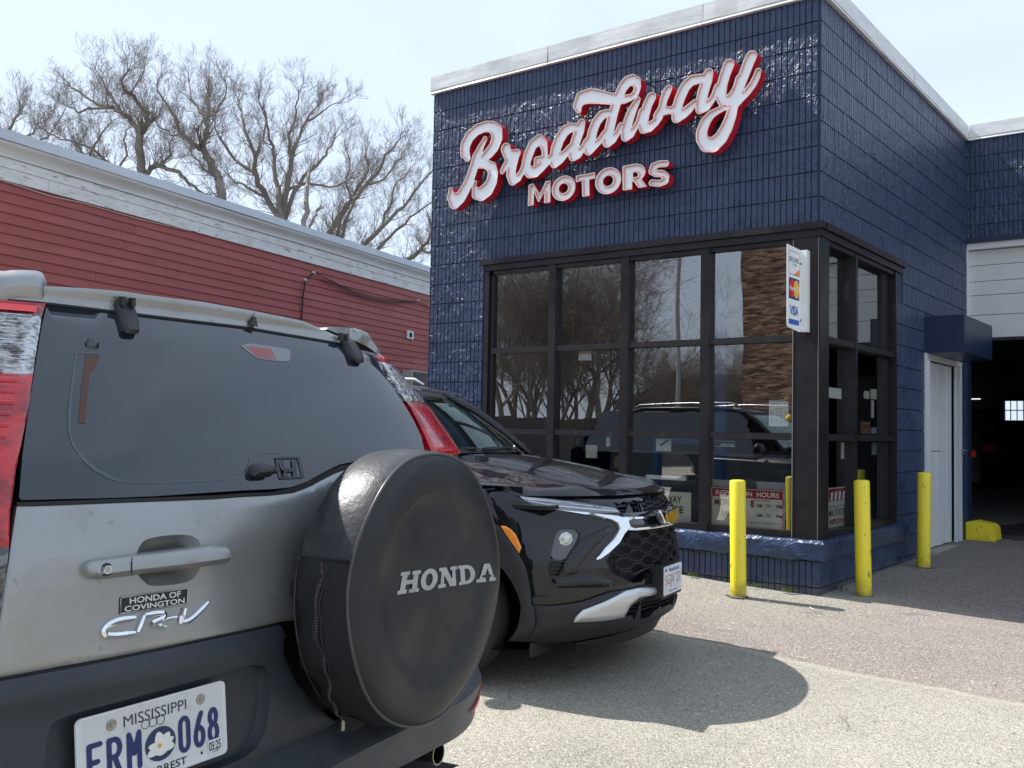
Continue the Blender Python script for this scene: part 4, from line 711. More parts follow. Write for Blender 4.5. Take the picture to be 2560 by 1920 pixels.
# PULL sticker on an arrow card
t, f = board('window_sign', 'x', .058, -1.475, -1.33, 1.085, 1.195, M('white_card', (.5,.52,.5), .6), label='white card with a black slanted arrow and the word pull in the third bay')
m = MB(); put_text(m, 'PULL', .095, .03, f(-1.375, 1.065), bold=.02); m.add([f(-1.44,1.14)(0,0), f(-1.44,1.14)(.012,-.012), f(-1.36,1.19)(.012,-.012), f(-1.36,1.19)(0,0)], [(0,1,2,3)]); part('lettering', m, INK, t)
t, f = board('window_sign', 'x', .058, -.925, -.73, 1.137, 1.188, M('dark_card', (.06,.065,.075), .6), label='small dark service sticker high in the lowest pane of the fourth bay')
m = MB(); put_text(m, 'SERVICE', .12, .02, f(-.80, 1.155), bold=.02); rect(m, f, -.827, 1.185, .19, .003); rect(m, f, -.827, 1.140, .19, .003); part('lettering', m, PALE, t)
# price sheet
t, f = board('window_sign', 'x', .056, -.435, -.27, 1.315, 1.53, M('sheet_paper', (.62,.64,.58), .7), .002, label='white price sheet with small columns taped in the middle right front pane')
m = MB(); rect(m, f, -.352, 1.522, .16, .008); put_text(m, 'STATE', .05, .010, f(-.395, 1.503), bold=.01); put_text(m, 'INSPECTION', .075, .010, f(-.385, 1.490), bold=.01); part('heading', m, BL_, t)
m = MB(); put_text(m, 'RATES', .06, .010, f(-.35, 1.46), bold=.02)
for i in range(6): z = 1.44-i*.019; put_text(m, ['MON','TUE','WED','THU','FRI','SAT'][i], .026, .008, f(-.41, z), bold=.01); put_text(m, '8:00', .018, .007, f(-.365, z)); put_text(m, '5:00', .018, .007, f(-.33, z)); put_text(m, 'PM', .014, .007, f(-.295, z))
part('table', m, INK, t)
m = MB(); m.lathe([(0,0),(.03,.0),(.045,.03),(.02,.06)], (-.262,.075,1.36), (.1,-.2,1), 8); m.lathe([(0,0),(.02,.0),(.028,.03),(0,.06)], (-.285,.075,1.52), (.1,-.2,1), 8); tag(part('yellow_ribbon', m, M('yellow_cloth', (.30,.20,.02), .8), smooth=True), 'yellow ribbon hanging beside the price sheet', 'ribbon')
# warning sticker
t, f = board('window_sticker', 'x', .050, -2.303, -2.163, 1.905, 2.0-.006, M('sticker_white', (.72,.74,.76), .5), .002, label='small white warning sticker with red top in the second window bay')
m = MB(); rect(m, f, -2.233, 1.977, .134, .026); part('red_band', m, RED, t)
m = MB(); put_text(m, 'WARNING', .11, .016, f2(-2.233, 1.977) if False else (lambda a, b, d=0: (-2.233+a, .0475, 1.977+b)), bold=.01); part('heading', m, PALE, t)
m = MB(); put_text(m, 'Security', .06, .017, f(-2.255, 1.947), bold=.01); put_text(m, '24', .02, .017, f(-2.195, 1.949), bold=.02); put_text(m, 'Cameras in Use', .11, .016, f(-2.233, 1.921), bold=.01); part('lettering', m, INK, t)
# second-bay small papers low
for (a, b, z0, z1, mt_, lb) in ((-2.35,-2.27,1.10,1.19,M('dark_card'),'dark framed licence low in the second front window bay'), (-2.24,-2.12,1.0,1.12,CARD,'cream notice low in the second front window bay'), (-2.02,-1.98,1.11,1.20,PALE,'narrow white tag hanging in the second bay'), (-1.93,-1.86,.92,1.02,M('brown_card',(.20,.13,.08),.8),'brown carton inside the second window bay'), (-1.86,-1.83,1.06,1.2,PALE,'strip of white tickets beside the second mullion')):
    m = MB(); m.box((a,.10,z0),(b,.112,z1)); tag(part('notice', m, mt_), lb, 'notice')
# side window items
t, f = board('window_sign', 'y', -.085, .45, .90, .66, .815, CARD, label='red and cream board lettered in white on top inside the side window'); t.location.x = -.085
m = MB(); rect(m, f, .675, .755, .41, .10); part('red_band', m, RED, t)
m = MB()
for i in range(4): g_ = (lambda a, b, d=0, i=i: (-.0815, .50+i*.095+a, .745+b)); m.add([g_(0,-.035), g_(.05,-.035), g_(.065,.035), g_(.015,.035)], [(0,1,2,3)])
part('stripes', m, PALE, t)
t, f = board('window_sign', 'y', -.090, .40, .93, .485, .70-.045, CARD, label='cream state inspection board below the red one inside the side window')
m = MB(); put_text(m, 'MA STATE', .38, .06, f(.67, .605), bold=.01, shear=.2); part('lettering', m, INK, t)
m = MB(); put_text(m, 'INSPECTION', .34, .045, f(.68, .53), bold=.02); part('lower_lettering', m, REDW, t)
k_ = 0
for (a, b, z0, z1, mt_, lb) in ((.48,.78,1.562,1.65,PALE,'bright screen glowing behind the side window'), (1.39,1.52,1.59,1.66,CARD,'small tilted note left of the pair on the side window'), (1.58,1.74,1.593,1.685,CARD,'larger cream note pinned in the right side pane'),
    (1.60,1.66,1.42,1.58,CARD,'long narrow slip hanging in the right side pane'), (1.30,1.55,1.27,1.38,M('brown_card'),'brown lettered inspection card on the side transom'), (1.60,1.74,1.275,1.33,M('grey_card'),'grey tag beside the brown card on the side transom'),
    (.80,.855,1.05,1.19,PALE,'pale calendar strip hanging beside the side mullion'), (1.12,1.20,.76,.94,PALE,'folded white leaflet behind the middle bollard'), (1.62,1.74,1.08,1.19,M('pale_green',(.22,.30,.29),.8),'pale green cloth hanging in the lower right side pane'), (1.15,1.30,.50,.60,M('grey_card'),'grey carton low in the side window')):
    m = MB(); m.box((-.10, a, z0), (-.09, b, z1)); o = part('note', m, mt_); tag(o, lb, 'notice')
m = MB(); put_text(m, 'INSPECTION', .21, .03, lambda a, b, d=0: (-.0885, 1.425+a, 1.335+b), bold=.01); tag(part('card_lettering', m, REDW), 'brown inspection lettering on the card of the side window', 'lettering')
# counter and shelves as dim shapes in the office
m = MB(); m.box((-2.9, 1.6, .061), (-.9, 2.1, 1.05)); m.box((-.9, 3.2, .061), (-.4, 4.6, 1.9)); tag(part('counter', m, M('counter_grey', (.12,.12,.13), .6)), 'grey counter inside the office behind the glass', 'counter')

# ---------------------------------------------------------------- card sign on the post
t = thing('card_sign', (-.12, -.03, 2.07), 'small white flag sign for credit cards fixed to the corner post', 'sign')
WM = M('sign_white', (.78,.80,.80), .4)
m = MB(); m.prism([(-.355,2.10),(-.34,2.078),(-.10,2.058),(-.085,2.068),(-.085,2.705),(-.10,2.712),(-.36,2.718)], lambda a, b, d: (d, a, b), -.126, -.120); m.box((-.119,-.0845,2.062), (-.07,-.0165,2.71)); m.box((-.126,-.0845,2.064),(-.1192,-.0165,2.708)); part('plate', m, WM, t)
q = lambda cy, cz: (lambda a, b, d=0: (-.1185, cy+a, cz+b))
q2 = lambda cy, cz: (lambda a, b, d=0: (-.1170, cy+a, cz+b))
m = MB(); put_text(m, 'DISCOVER', .19, .038, q(-.225, 2.612)); put_text(m, 'NETWORK', .09, .014, q(-.21, 2.575)); 
for (cy, cz, w_, h_) in ((-.22,2.675,.22,.003),(-.33,2.585,.003,.18),(-.11,2.585,.003,.18),(-.22,2.495,.22,.003)): rect(m, q, cy, cz, w_, h_)
part('card_name', m, INK, t)
m = MB(); m.add([q(-.11,2.497)(*p) for p in ((0,0),(0,.05),(-.03,.044),(-.07,.022),(-.12,.0))], [(0,1,2,3,4)]); part('orange_sweep', m, M('card_orange', (.85,.25,.05), .5), t)
m = MB(); rect(m, q, -.22, 2.385, .21, .165); part('blue_field', m, M('card_navy', (.02,.03,.16), .5), t)
def disc(mb, f_, r_, ry, n=20): mb.add([f_(math.cos(i*6.2832/n)*r_, math.sin(i*6.2832/n)*ry) for i in range(n)], [tuple(range(n))])
m = MB(); disc(m, q2(-.262, 2.385), .058, .072); part('red_disc', m, M('card_red', (.62,.02,.03), .5), t)
m = MB(); disc(m, lambda a, b: (-.1160, -.180+a, 2.385+b), .058, .072); part('yellow_disc', m, M('card_yellow', (.85,.45,.03), .5), t)
m = MB(); put_text(m, 'MasterCard', .20, .036, lambda a, b, d=0: (-.1148, -.22+a, 2.385+b), bold=.02); part('card_name', m, WM, t)
m = MB(); put_text(m, 'VISA', .165, .075, q(-.215, 2.215), bold=.03, shear=.15); rect(m, q, -.22, 2.125, .21, .04); part('blue_print', m, M('card_blue', (.03,.10,.42), .5), t)
m = MB()
for z in (2.60, 2.15): m.lathe([(0,.0),(.008,.0),(.008,.004),(0,.006)], (-.1165,-.095,z), (1,0,0), 10)
part('bolt', m, M('rust', (.12,.07,.04), .8), t)
# ---------------------------------------------------------------- the script sign and the block letters
SR = M('sign_return_red', (.50,.014,.030), .32, spec=.5); SW = M('sign_face_white', (.86,.89,.94), .28); SI = M('sign_inner_white', (.74,.70,.65), .5); PK = M('sign_pink_tube', (.95,.36,.36), .3)
def channel(prims, bounds, parent, h, tw=.0035, tube=.016, tol=.0012, yb=-.050, yf=-.145, yfl=-.118, names=('return','inner_return','face','neon_tube')):
    (x0, x1, z0, z1) = bounds
    ct = sdf_contours(prims, x0, x1, z0, z1, h, (0., -.0045, -.0125))
    def wall(lps, ya, yb_, mb, flip=False):
        for lp in lps:
            n = len(lp); o = [(x, ya, z) for x, z in lp]+[(x, yb_, z) for x, z in lp]
            mb.add(o, [(i, (i+1) % n, n+(i+1) % n, n+i) for i in range(n)])
    L0 = [simplify(l, tol) for l in ct[0.]]; L1 = [simplify(l, tol) for l in ct[-.0045]]; L2 = [simplify(l, tol) for l in ct[-.0125]]
    m = MB(); wall(L0, yb, yf, m); part(names[0], m, SR, parent, smooth=True, angle=40, fix=False)
    m = MB(); wall(L1, yf, yfl, m); part(names[1], m, SI, parent, smooth=True, angle=40, fix=False)
    me = curve_mesh('rim', L0+L1, 0); m = MB(); m.add([(v.co.x, yf, v.co.y) for v in me.vertices], [tuple(p.vertices) for p in me.polygons]); part('rim', m, SI, parent, fix=False)
    me = curve_mesh('face', L1, 0); m = MB(); m.add([(v.co.x, yfl, v.co.y) for v in me.vertices], [tuple(p.vertices) for p in me.polygons]); part(names[2], m, SW, parent, fix=False)
    m = MB()
    for lp in L2: m.tube([(x, yfl-.008, z) for x, z in lp], .0036, 5, closed=True)
    part(names[3], m, PK, parent, smooth=True)
sg = thing('script_sign', (-2.1, -.1, 3.9), 'large slanted white script sign with red sides reading Broadway above the window', 'sign')
prims = []
for s_ in SCRIPT:
    for a, b in zip(s_[:-1], s_[1:]): prims.append(('c', *a, *b))
channel(prims, (-3.90, -.33, 3.40, 4.50), sg, .008, tol=.0006)
ms = thing('letter_sign', (-2.0, -.1, 3.5), 'row of small white block letters with red sides reading MOTORS under the script', 'sign')
def mk_letter(prims, bb):
    l_ = part('letter', MB(), SW, ms); bpy.data.objects.remove(l_)
    e = bpy.data.objects.new('letter', None); COL.objects.link(e); e.location = ((bb[0]+bb[1])/2, 0, bb[2]); adopt(e, ms)
    channel(prims, bb, e, .006, tol=.0008, yf=-.140, yfl=-.112)
def bbx(P, p=.03): return (min(a for a, b in P)-p, max(a for a, b in P)+p, min(b for a, b in P)-p, max(b for a, b in P)+p)
for kk in 'MOTPRS':
    if kk in 'MT': P = MOT[kk][0][1]; mk_letter([('p', P)], bbx(P))
    elif kk == 'R': P = MOT['R'][0][1]; mk_letter([('p', P), ('-p', MOT['R'][1][1])], bbx(P))
    elif kk in 'OP':
        _, c, ex, ez = MOT['O' if kk == 'O' else 'O2'][0]; rx = abs(ex[0]-c[0]); rz = abs(ez[1]-c[1])
        hole = [(c[0]+math.cos(i*.3142)*rx*.40, c[1]+math.sin(i*.3142)*rz*.40) for i in range(20)]
        mk_letter([('e', c[0], c[1], rx, rz), ('-p', hole)], (c[0]-rx-.03, c[0]+rx+.03, c[1]-rz-.03, c[1]+rz+.03))
    else:
        N_ = MOT['S'][0][1]; mk_letter([('c', *a, *b) for a, b in zip(N_[:-1], N_[1:])], bbx([(n[0], n[1]) for n in N_], .07))

# ---------------------------------------------------------------- bollards and guard block
def bollard(x, y, h, tilt, label):
    z0 = gz(x, y); t = thing('bollard', (x, y, z0), label, 'bollard', 'yellow bollards along the blue building'); m = MB()
    r_ = .0605; m.lathe([(r_+.002,-.06),(r_,.05),(r_,h-.012),(r_-.006,h-.003),(r_-.02,h+.002),(0,h+.004)], (x, y, z0), (tilt[0], tilt[1], 1), 28); part('post', m, YEL, t, smooth=True, angle=50)
    m = MB(); N = 16
    m.add([(x+math.cos(i*6.2832/N)*(.066+rnd.random()*.05), y+math.sin(i*6.2832/N)*(.064+rnd.random()*.04), gz(x,y)+.003) for i in range(N)]+[(x, y, gz(x,y)+.016)], [(i, (i+1) % N, N) for i in range(N)]); part('footing', m, M('worn_patch', (.10,.095,.085), .9, bumps=[('fine', 60., .5, .004)]), t)
bollard(-.43, -.515, .885, (-.018, .004), 'yellow steel bollard left of the corner in front of the hours board')
bollard(.262, .285, .905, (-.022, .0), 'yellow steel bollard by the side window, nearest the dark bay of the three')
bollard(.225, 2.12, .885, (.008, 0), 'farthest yellow steel bollard standing before the white side door')
m = MB(); bx0, by0 = .02, 4.66; z0 = gz(.2, 4.9)-.02
m.prism([(0,0),(.30,0),(.33,.03),(.31,.17),(.27,.205),(.10,.235),(.0,.215)], lambda a, b, d: (bx0+a, by0+d, z0+b), 0., .26)
tag(part('guard_block', m, YEL, smooth=False), 'low yellow painted concrete block at the foot of the bay opening', 'concrete block')

# ---------------------------------------------------------------- red clapboard building
RB = thing('clapboard_building', (-9.2, 3.0, 0), 'long low red clapboard building with a peeling white cornice behind the silver car', 'building')
P0 = Vector((-8.178, -2.574, 0)); A_ = R(103.01); RD = Vector((math.cos(A_), math.sin(A_), 0)); RN = Vector((math.sin(A_), -math.cos(A_), 0))
def rp_(s, z, o=0.): q = P0+RD*s+RN*o; return Vector((q.x, q.y, z))
REDP = [M('red_clapboard_%d' % i, c, .62, bumps=[('noise', (1.5,1.5,30.), .3, .004), ('fine', 60., .2, .002)], var=[((1.2,1.2,3.), c2, .45, .8), ((7.,7.,50.), tuple(q*.72 for q in c), .60, .74)])
        for i, (c, c2) in enumerate([((.345,.088,.078), (.28,.066,.062)), ((.31,.074,.068), (.37,.105,.090)), ((.365,.100,.086), (.30,.078,.070))])]
REDD = M('red_clapboard_patch', (.27,.038,.045), .6)
EX = .1150; S0, S1 = -.45, 16.0; ztop = 3.875
for k in range(35):
    z = ztop-(k+1)*EX; r3 = random.Random(k*13)
    js = [S0]; s = S0+r3.uniform(1.5, 5.0)
    while s < S1-2.: js.append(s); s += r3.uniform(2.4, 5.2)
    js.append(S1)
    for a, b in zip(js[:-1], js[1:]):
        m = MB(); sl = r3.uniform(-.0025,.0025); n = 3; vs = []
        for i in range(n+1):
            q = a+.003+(b-a-.006)*i/n; w1 = r3.uniform(-.002,.002)
            vs += [rp_(q, z+w1+sl, .021), rp_(q, z+EX+.012+sl, .004), rp_(q, z+w1+sl, .006)]
        fs = []
        for i in range(n): o = i*3; fs += [(o, o+3, o+4, o+1), (o+2, o+5, o+3, o)]
        fs += [(0,1,2), (3*n+2, 3*n+1, 3*n)]
        m.add(vs, fs); part('clapboard', m, REDP[(k+int(a*7)) % 3], RB, fix=False)
m = MB()
def rbox(mb, s0, s1, z0, z1, o0, o1):
    P = [rp_(s0,z0,o0), rp_(s1,z0,o0), rp_(s1,z0,o1), rp_(s0,z0,o1), rp_(s0,z1,o0), rp_(s1,z1,o0), rp_(s1,z1,o1), rp_(s0,z1,o1)]
    mb.add(P, [(3,2,1,0),(4,5,6,7),(0,1,5,4),(1,2,6,5),(2,3,7,6),(3,0,4,7)])
rbox(m, S0+.002, S1, -.4, 4.30, -9., .0); part('wall', m, REDD, RB)
m = MB(); rbox(m, S0-.03, S0-.001, -.3, 3.872, -.12, .030); part('corner_board', m, REDD, RB)
m = MB(); rbox(m, S0, S1, 4.31, 4.36, -9., .10); part('roof', m, M('roof_felt'), RB)
PW = M('peeling_white_paint', (.72,.72,.70), .6, bumps=[('noise', (2.,2.,40.), .35, .004)], var=[((3.2,3.2,11.), (.58,.57,.53), .42, .7), ((5.,5.,42.), (.26,.23,.19), .60, .635, 9)])
PW2 = M('cornice_paint', (.64,.64,.61), .55, var=[((1.,1.,12.), (.52,.50,.46), .45, .75), ((4.,4.,60.), (.24,.21,.17), .70, .73, 8)])
FLS = M('flashing_metal', (.50,.54,.58), .45, metal=.2, var=[((.8,.8,.8), (.56,.60,.63), .4, .7)])
js = [S0, .6, 3.9, 8.0, 12.2, S1]
for a, b in zip(js[:-1], js[1:]):
    m = MB(); rbox(m, a+.002, b-.002, 3.875, 4.015, .012, .034); part('frieze_board', m, PW, RB)
for a, b in zip([S0,2.6,6.2,10.4], [2.6,6.2,10.4,S1]):
    m = MB(); rbox(m, a+.002, b-.002, 4.018, 4.125, .012, .042); part('frieze_board', m, PW, RB)
    m = MB(); sec = [(.043,4.128),(.062,4.128),(.066,4.142),(.062,4.152),(.050,4.156),(.055,4.185),(.080,4.222),(.115,4.247),(.128,4.262),(.128,4.285)]
    vs = []
    for i in range(9):
        s = a+.002+(b-a-.004)*i/8; vs += [rp_(s, z+.003*math.sin(s*1.3), o) for o, z in sec]
    k = len(sec); m.add(vs, [(i*k+j, (i+1)*k+j, (i+1)*k+j+1, i*k+j+1) for i in range(8) for j in range(k-1)]); part('crown_moulding', m, PW2, RB, smooth=True, angle=50)
for a, b in zip([S0,2.95,6.1,9.3,12.4], [2.95,6.1,9.3,12.4,S1]):
    m = MB(); vs = []
    for i in range(7):
        s = a+(b-a)*i/6; wv = .006*math.sin(s*2.1); vs += [rp_(s, 4.288, .130), rp_(s, 4.292, .146+wv*.4), rp_(s, 4.405+wv*.6, .138), rp_(s, 4.412+wv*.6, -.1)]
    m.add(vs, [(i*4+j, (i+1)*4+j, (i+1)*4+j+1, i*4+j+1) for i in range(6) for j in range(3)]); part('roof_flashing', m, FLS, RB)
# wires, insulators, hose bib plate, air conditioner
m = MB(); BK = M('cable_black', (.03,.02,.02), .6)
m.tube([rp_(5.71,3.72,.05), rp_(5.49,3.57,.045), rp_(5.45,3.3,.04), rp_(5.44,2.9,.03), rp_(5.40,2.0,.035), rp_(5.40,.4,.03)], .013, 6)
for k in range(3): m.tube([rp_(5.75+ (9.09-5.75)*i/10, 3.735+(3.70-3.735)*i/10-(.16+.035*k)*math.sin(math.pi*i/10)*(1-.2*i/10), .05+.01*k) for i in range(11)], .0075, 5)
m.tube([rp_(9.09,3.70,.05), rp_(9.6,3.62,.04), rp_(10.4,3.5,.04)], .008, 5)
cb = part('cable', m, BK); tag(cb, 'black cables drooping along the top of the red clapboard wall', 'cable')
for s, z in ((5.71,3.73),(5.49,3.58),(9.09,3.71)):
    m = MB(); m.lathe([(0,0),(.022,0),(.026,.02),(.016,.03),(.022,.045),(0,.05)], rp_(s,z,.02), RN, 10); part('insulator', m, M('porcelain', (.6,.58,.55), .3), cb)
m = MB(); m.tube([rp_(-.2+ i*.42, 3.872-.015*i**1.4+.006*i*i*(i>2) , .03) for i in range(4)]+[rp_(2.0,3.845,.03), rp_(2.9,3.868,.03)], .006, 5); tag(part('loose_wire', m, M('pale_wire', (.5,.4,.38), .6)), 'thin pale loose wire sagging under the white cornice', 'wire')
vt = MB(); rbox(vt, 8.72, 8.96, 2.945, 3.10, .022, .045); v_ = tag(part('vent_plate', vt, M('vent_white', (.66,.66,.62), .5)), 'small square white vent plate with a dark round hole on the red wall', 'vent')
m = MB(); m.lathe([(0,.0),(.045,.0),(.05,.004)], rp_(8.84,3.02,.046), RN, 16); part('hole', m, M('black_hole', (.01,.01,.01), .9), v_)
ac = thing('air_conditioner', rp_(9.0,2.1,.1), 'grey window air conditioner set low in the red wall near the blue building', 'air conditioner')
m = MB(); rbox(m, 8.60, 9.42, 2.02, 2.34, .02, .22); part('casing', m, M('ac_casing', (.42,.42,.38), .6), ac)
for i in range(9):
    m = MB(); rbox(m, 8.66, 9.36, 2.06+i*.029, 2.078+i*.029, .222, .232); part('louvre', m, M('ac_dark', (.10,.10,.09), .7), ac)

# ---------------------------------------------------------------- bare trees
BARK = M('bark', (.20,.18,.155), .9, bumps=[('noise', (14.,14.,4.), .6, .02)], var=[(1.5, (.27,.245,.215), .4, .7)])
TWIG = M('twig_bark', (.20,.17,.145), .9, var=[(.8, (.27,.235,.20), .4, .7)])
def bare_tree(name, label, base, h, stems, spread, seed, crooked=.25, depth=6, group=None, lean=(0,0), dens=1.0, w=None, r0=.027, tr=.0085):
    rr = random.Random(seed); t = thing(name, base, label, 'tree', group); big = MB(); tw = MB(); base = Vector(base)
    def seg(mb, a, b, ra, rb, n):
        d = b-a; u = d.orthogonal().normalized(); v = d.cross(u).normalized(); o = len(mb.v)
        for c, r_ in ((a, ra), (b, rb)):
            for k in range(n): q = c+(u*math.cos(6.2832*k/n)+v*math.sin(6.2832*k/n))*r_; mb.v.append((q.x, q.y, q.z))
        for k in range(n): mb.f.append((o+k, o+(k+1) % n, o+n+(k+1) % n, o+n+k)); mb.mi.append(0)
    def grow(p, d, ln, r_, lv):
        n = 4 if lv < 2 else 3 if lv < 4 else 2; sl = ln/n; r_i = r_
        for i in range(n):
            k_ = crooked*(1.0 if lv < 4 else 1.5); d = (d+Vector((rr.gauss(0,k_), rr.gauss(0,k_), rr.gauss(0,k_*.6)+.05*(1 if lv < 3 else .6)))).normalized()
            q = p+d*sl*rr.uniform(.8,1.2); r2 = max(tr*.5, r_i*(.88 if lv < 2 else .78))
            seg(big if r_i > .035 else tw, p, q, r_i, r2, 7 if r_i > .08 else 5 if r_i > .03 else 3)
            p = q; r_i = r2
            if lv < depth and (i > 0 or lv > 0):
                nb = 1 if rr.random() < .75*dens else 0
                if lv >= 3 and rr.random() < .55*dens: nb += 1
                for _ in range(nb):
                    ax = d.orthogonal().normalized(); ax.rotate(Matrix.Rotation(rr.random()*6.28, 3, d)); an = rr.uniform(.35,.95); dd = d.copy(); dd.rotate(Matrix.Rotation(an, 3, ax))
                    dd = (dd+Vector((0,0,.15 if lv < 4 else .05))).normalized(); grow(p, dd, ln*rr.uniform(.5,.78), max(tr*.6, r_i*rr.uniform(.45,.7)), lv+1)
        if lv < depth:
            for _ in range(2 if lv else 2): 
                dd = (d+Vector((rr.gauss(0,.35), rr.gauss(0,.35), rr.gauss(0,.2)))).normalized(); grow(p, dd, ln*rr.uniform(.6,.82), r_i*rr.uniform(.65,.85), lv+1)
    for s in range(stems):
        a = s*6.283/stems+rr.random()*.8; k = spread*(1 if stems > 1 else .0)
        d = Vector((math.cos(a)*k+lean[0], math.sin(a)*k+lean[1], 1.)).normalized(); grow(base+Vector((math.cos(a),math.sin(a),0))*.18*(stems > 1), d, h*.30, h*r0*(1. if stems == 1 else .62), 0)
    allv = big.v+tw.v; top_ = max(v[2] for v in allv)-base.z; kz = h/top_
    ux, uy = math.cos(R(37.4)), math.sin(R(37.4)); us = sorted((v[0]-base.x)*ux+(v[1]-base.y)*uy for v in allv); wn_ = us[int(len(us)*.985)]-us[int(len(us)*.015)]; kw = min(1.15, w/wn_) if w else 1.
    for q_ in (big, tw):
        q_.v = [(base.x+(x-base.x)*kw, base.y+(y-base.y)*kw, base.z+(z-base.z)*kz) for x, y, z in q_.v]
    part('trunk', big, BARK, t, smooth=True, fix=False); part('crown', tw, TWIG, t, fix=False)
    return t
def copy_tree(src, loc, rz, label, sc_=None):
    c = src.copy(); COL.objects.link(c); c.location = loc; c.rotation_euler = (0, 0, rz); c['label'] = label
    if sc_: c.scale = (sc_, sc_, sc_)
    for ch in src.children: d = ch.copy(); COL.objects.link(d); d.parent = c
    return c
def far(px, d, z=-.2):
    """a spot at bearing px (tangent right of the view axis) and distance d"""
    a = R(127.44)-math.atan(px); return (2.8+d*math.cos(a), -7.63+d*math.sin(a), z)
GT = 'bare trees behind the red building'
def limb_tree(key, label, seed, reach=1.12, dens=.78):
    """a bare tree from its main limbs, with side branches and twigs grown from them"""
    rr = random.Random(seed); L_ = LIMBS[key]; p0 = Vector(L_[0][0][0]); base = Vector((p0.x, p0.y, -.3)); t = thing('bare_tree', base, label, 'tree', GT); big = MB(); tw = MB()
    def seg(mb, a, b, ra, rb, n):
        d = b-a
        if d.length < 1e-5: return
        u = d.orthogonal().normalized(); v = d.cross(u).normalized(); o = len(mb.v)
        for c, r_ in ((a, ra), (b, rb)):
            for k in range(n): q = c+(u*math.cos(6.2832*k/n)+v*math.sin(6.2832*k/n))*r_; mb.v.append((q.x, q.y, q.z))
        for k in range(n): mb.f.append((o+k, o+(k+1) % n, o+n+(k+1) % n, o+n+k)); mb.mi.append(0)
    def grow(p, d, ln, r_, lv):
        n = 4 if lv < 2 else 3; sl = ln/n; ri = r_
        for i in range(n):
            k_ = .13+.03*lv; d = (d+Vector((rr.gauss(0,k_), rr.gauss(0,k_), rr.gauss(0,k_*.7)+.10))).normalized(); q = p+d*sl*rr.uniform(.8,1.2); r2 = max(.0032, ri*.78)
            seg(big if ri > .05 else tw, p, q, ri, r2, 5 if ri > .03 else 3); p = q; ri = r2
            if lv < 4:
                for _ in range((1 if rr.random() < .9*dens else 0)+(1 if lv >= 2 and rr.random() < .5*dens else 0)):
                    ax = d.orthogonal().normalized(); ax.rotate(Matrix.Rotation(rr.random()*6.28, 3, d)); dd = d.copy(); dd.rotate(Matrix.Rotation(rr.uniform(.45,1.0), 3, ax)); dd = (dd+Vector((0,0,.18))).normalized()
                    grow(p, dd, ln*rr.uniform(.45,.72), max(.0038, ri*rr.uniform(.5,.75)), lv+1)
        if lv < 4:
            dd = (d+Vector((rr.gauss(0,.3), rr.gauss(0,.3), rr.gauss(0,.2)+.05))).normalized(); grow(p, dd, ln*rr.uniform(.55,.75), ri*.8, lv+1)
    seg(big, base, p0, L_[0][1]*1.25, L_[0][1], 9)
    for P, r0, r1 in L_:
        P = [Vector(p) for p in P]; Q = []
        if P is not None and (P[0]-p0).length > .01 and P[0].z < 9.0 and not any((P[0]-Vector(o[0][i])).length < .05 for o in L_ for i in range(1, len(o[0]))): seg(big, Vector((p0.x*.4+P[0].x*.6, p0.y*.4+P[0].y*.6, -.3)), P[0], r0*1.2, r0, 7)
        for i in range(len(P)-1):
            for j in range(3):
                q = P[i].lerp(P[i+1], j/3.); 
                if j or i: q = q+Vector((rr.gauss(0,.045), rr.gauss(0,.045), rr.gauss(0,.045)))*(1 if j else 0)
                Q.append(q)
        Q.append(P[-1]); n = len(Q)
        for i in range(n-1):
            ra = r0+(r1-r0)*i/(n-1); rb = r0+(r1-r0)*(i+1)/(n-1); e_ = (Q[i+1]-Q[i]).normalized()*rb*.45; seg(big if ra > .04 else tw, Q[i]-e_, Q[i+1]+e_, ra, rb, 8)
            tan = (Q[i+1]-Q[i]).normalized()
            if Q[i].z > 4.5:
                for _ in range(1+(rr.random() < .75*dens)):
                    ax = tan.orthogonal().normalized(); ax.rotate(Matrix.Rotation(rr.random()*6.28, 3, tan)); dd = tan.copy(); dd.rotate(Matrix.Rotation(rr.uniform(.5,1.15), 3, ax)); dd = (dd+Vector((0,0,.22))).normalized()
                    grow(Q[i], dd, reach*rr.uniform(.55,1.05)*(1.-.30*i/n), max(.009, min(.032, rb*.38)), 1)
        for _ in range(3): grow(Q[-1], ((Q[-1]-Q[-2]).normalized()+Vector((rr.gauss(0,.4), rr.gauss(0,.4), rr.gauss(0,.2)+.1))).normalized(), reach*.75, r1*.8, 1)
    part('trunk', big, BARK, t, smooth=True, fix=False); part('crown', tw, TWIG, t, fix=False)
    return t
T1 = limb_tree(1, 'crooked bare tree whose trunk forks into two bent limbs, left over the red roof', 11)
T2 = limb_tree(2, 'bare tree with one leaning trunk and an upright top, right of the forked one', 23)
T3 = limb_tree(3, 'broad many stemmed bare tree with the densest crown over the middle of the roof', 5, 1.2)
T8 = limb_tree(4, 'dark broken bare trunk with a snapped top beside the dense crown', 8, .5, .4)
T4 = limb_tree(5, 'bare tree whose long limbs lean right towards the blue building', 31, 1.1)
T7 = limb_tree(6, 'low bare tree touching the edge of the blue building over the roof', 61, 1.1)
T6 = limb_tree(7, 'low bare tree filling between the left edge and the forked tree', 59, 1.1)
T5 = limb_tree(8, 'thin bare tree at the far left edge of the red roof', 47, 1.1)
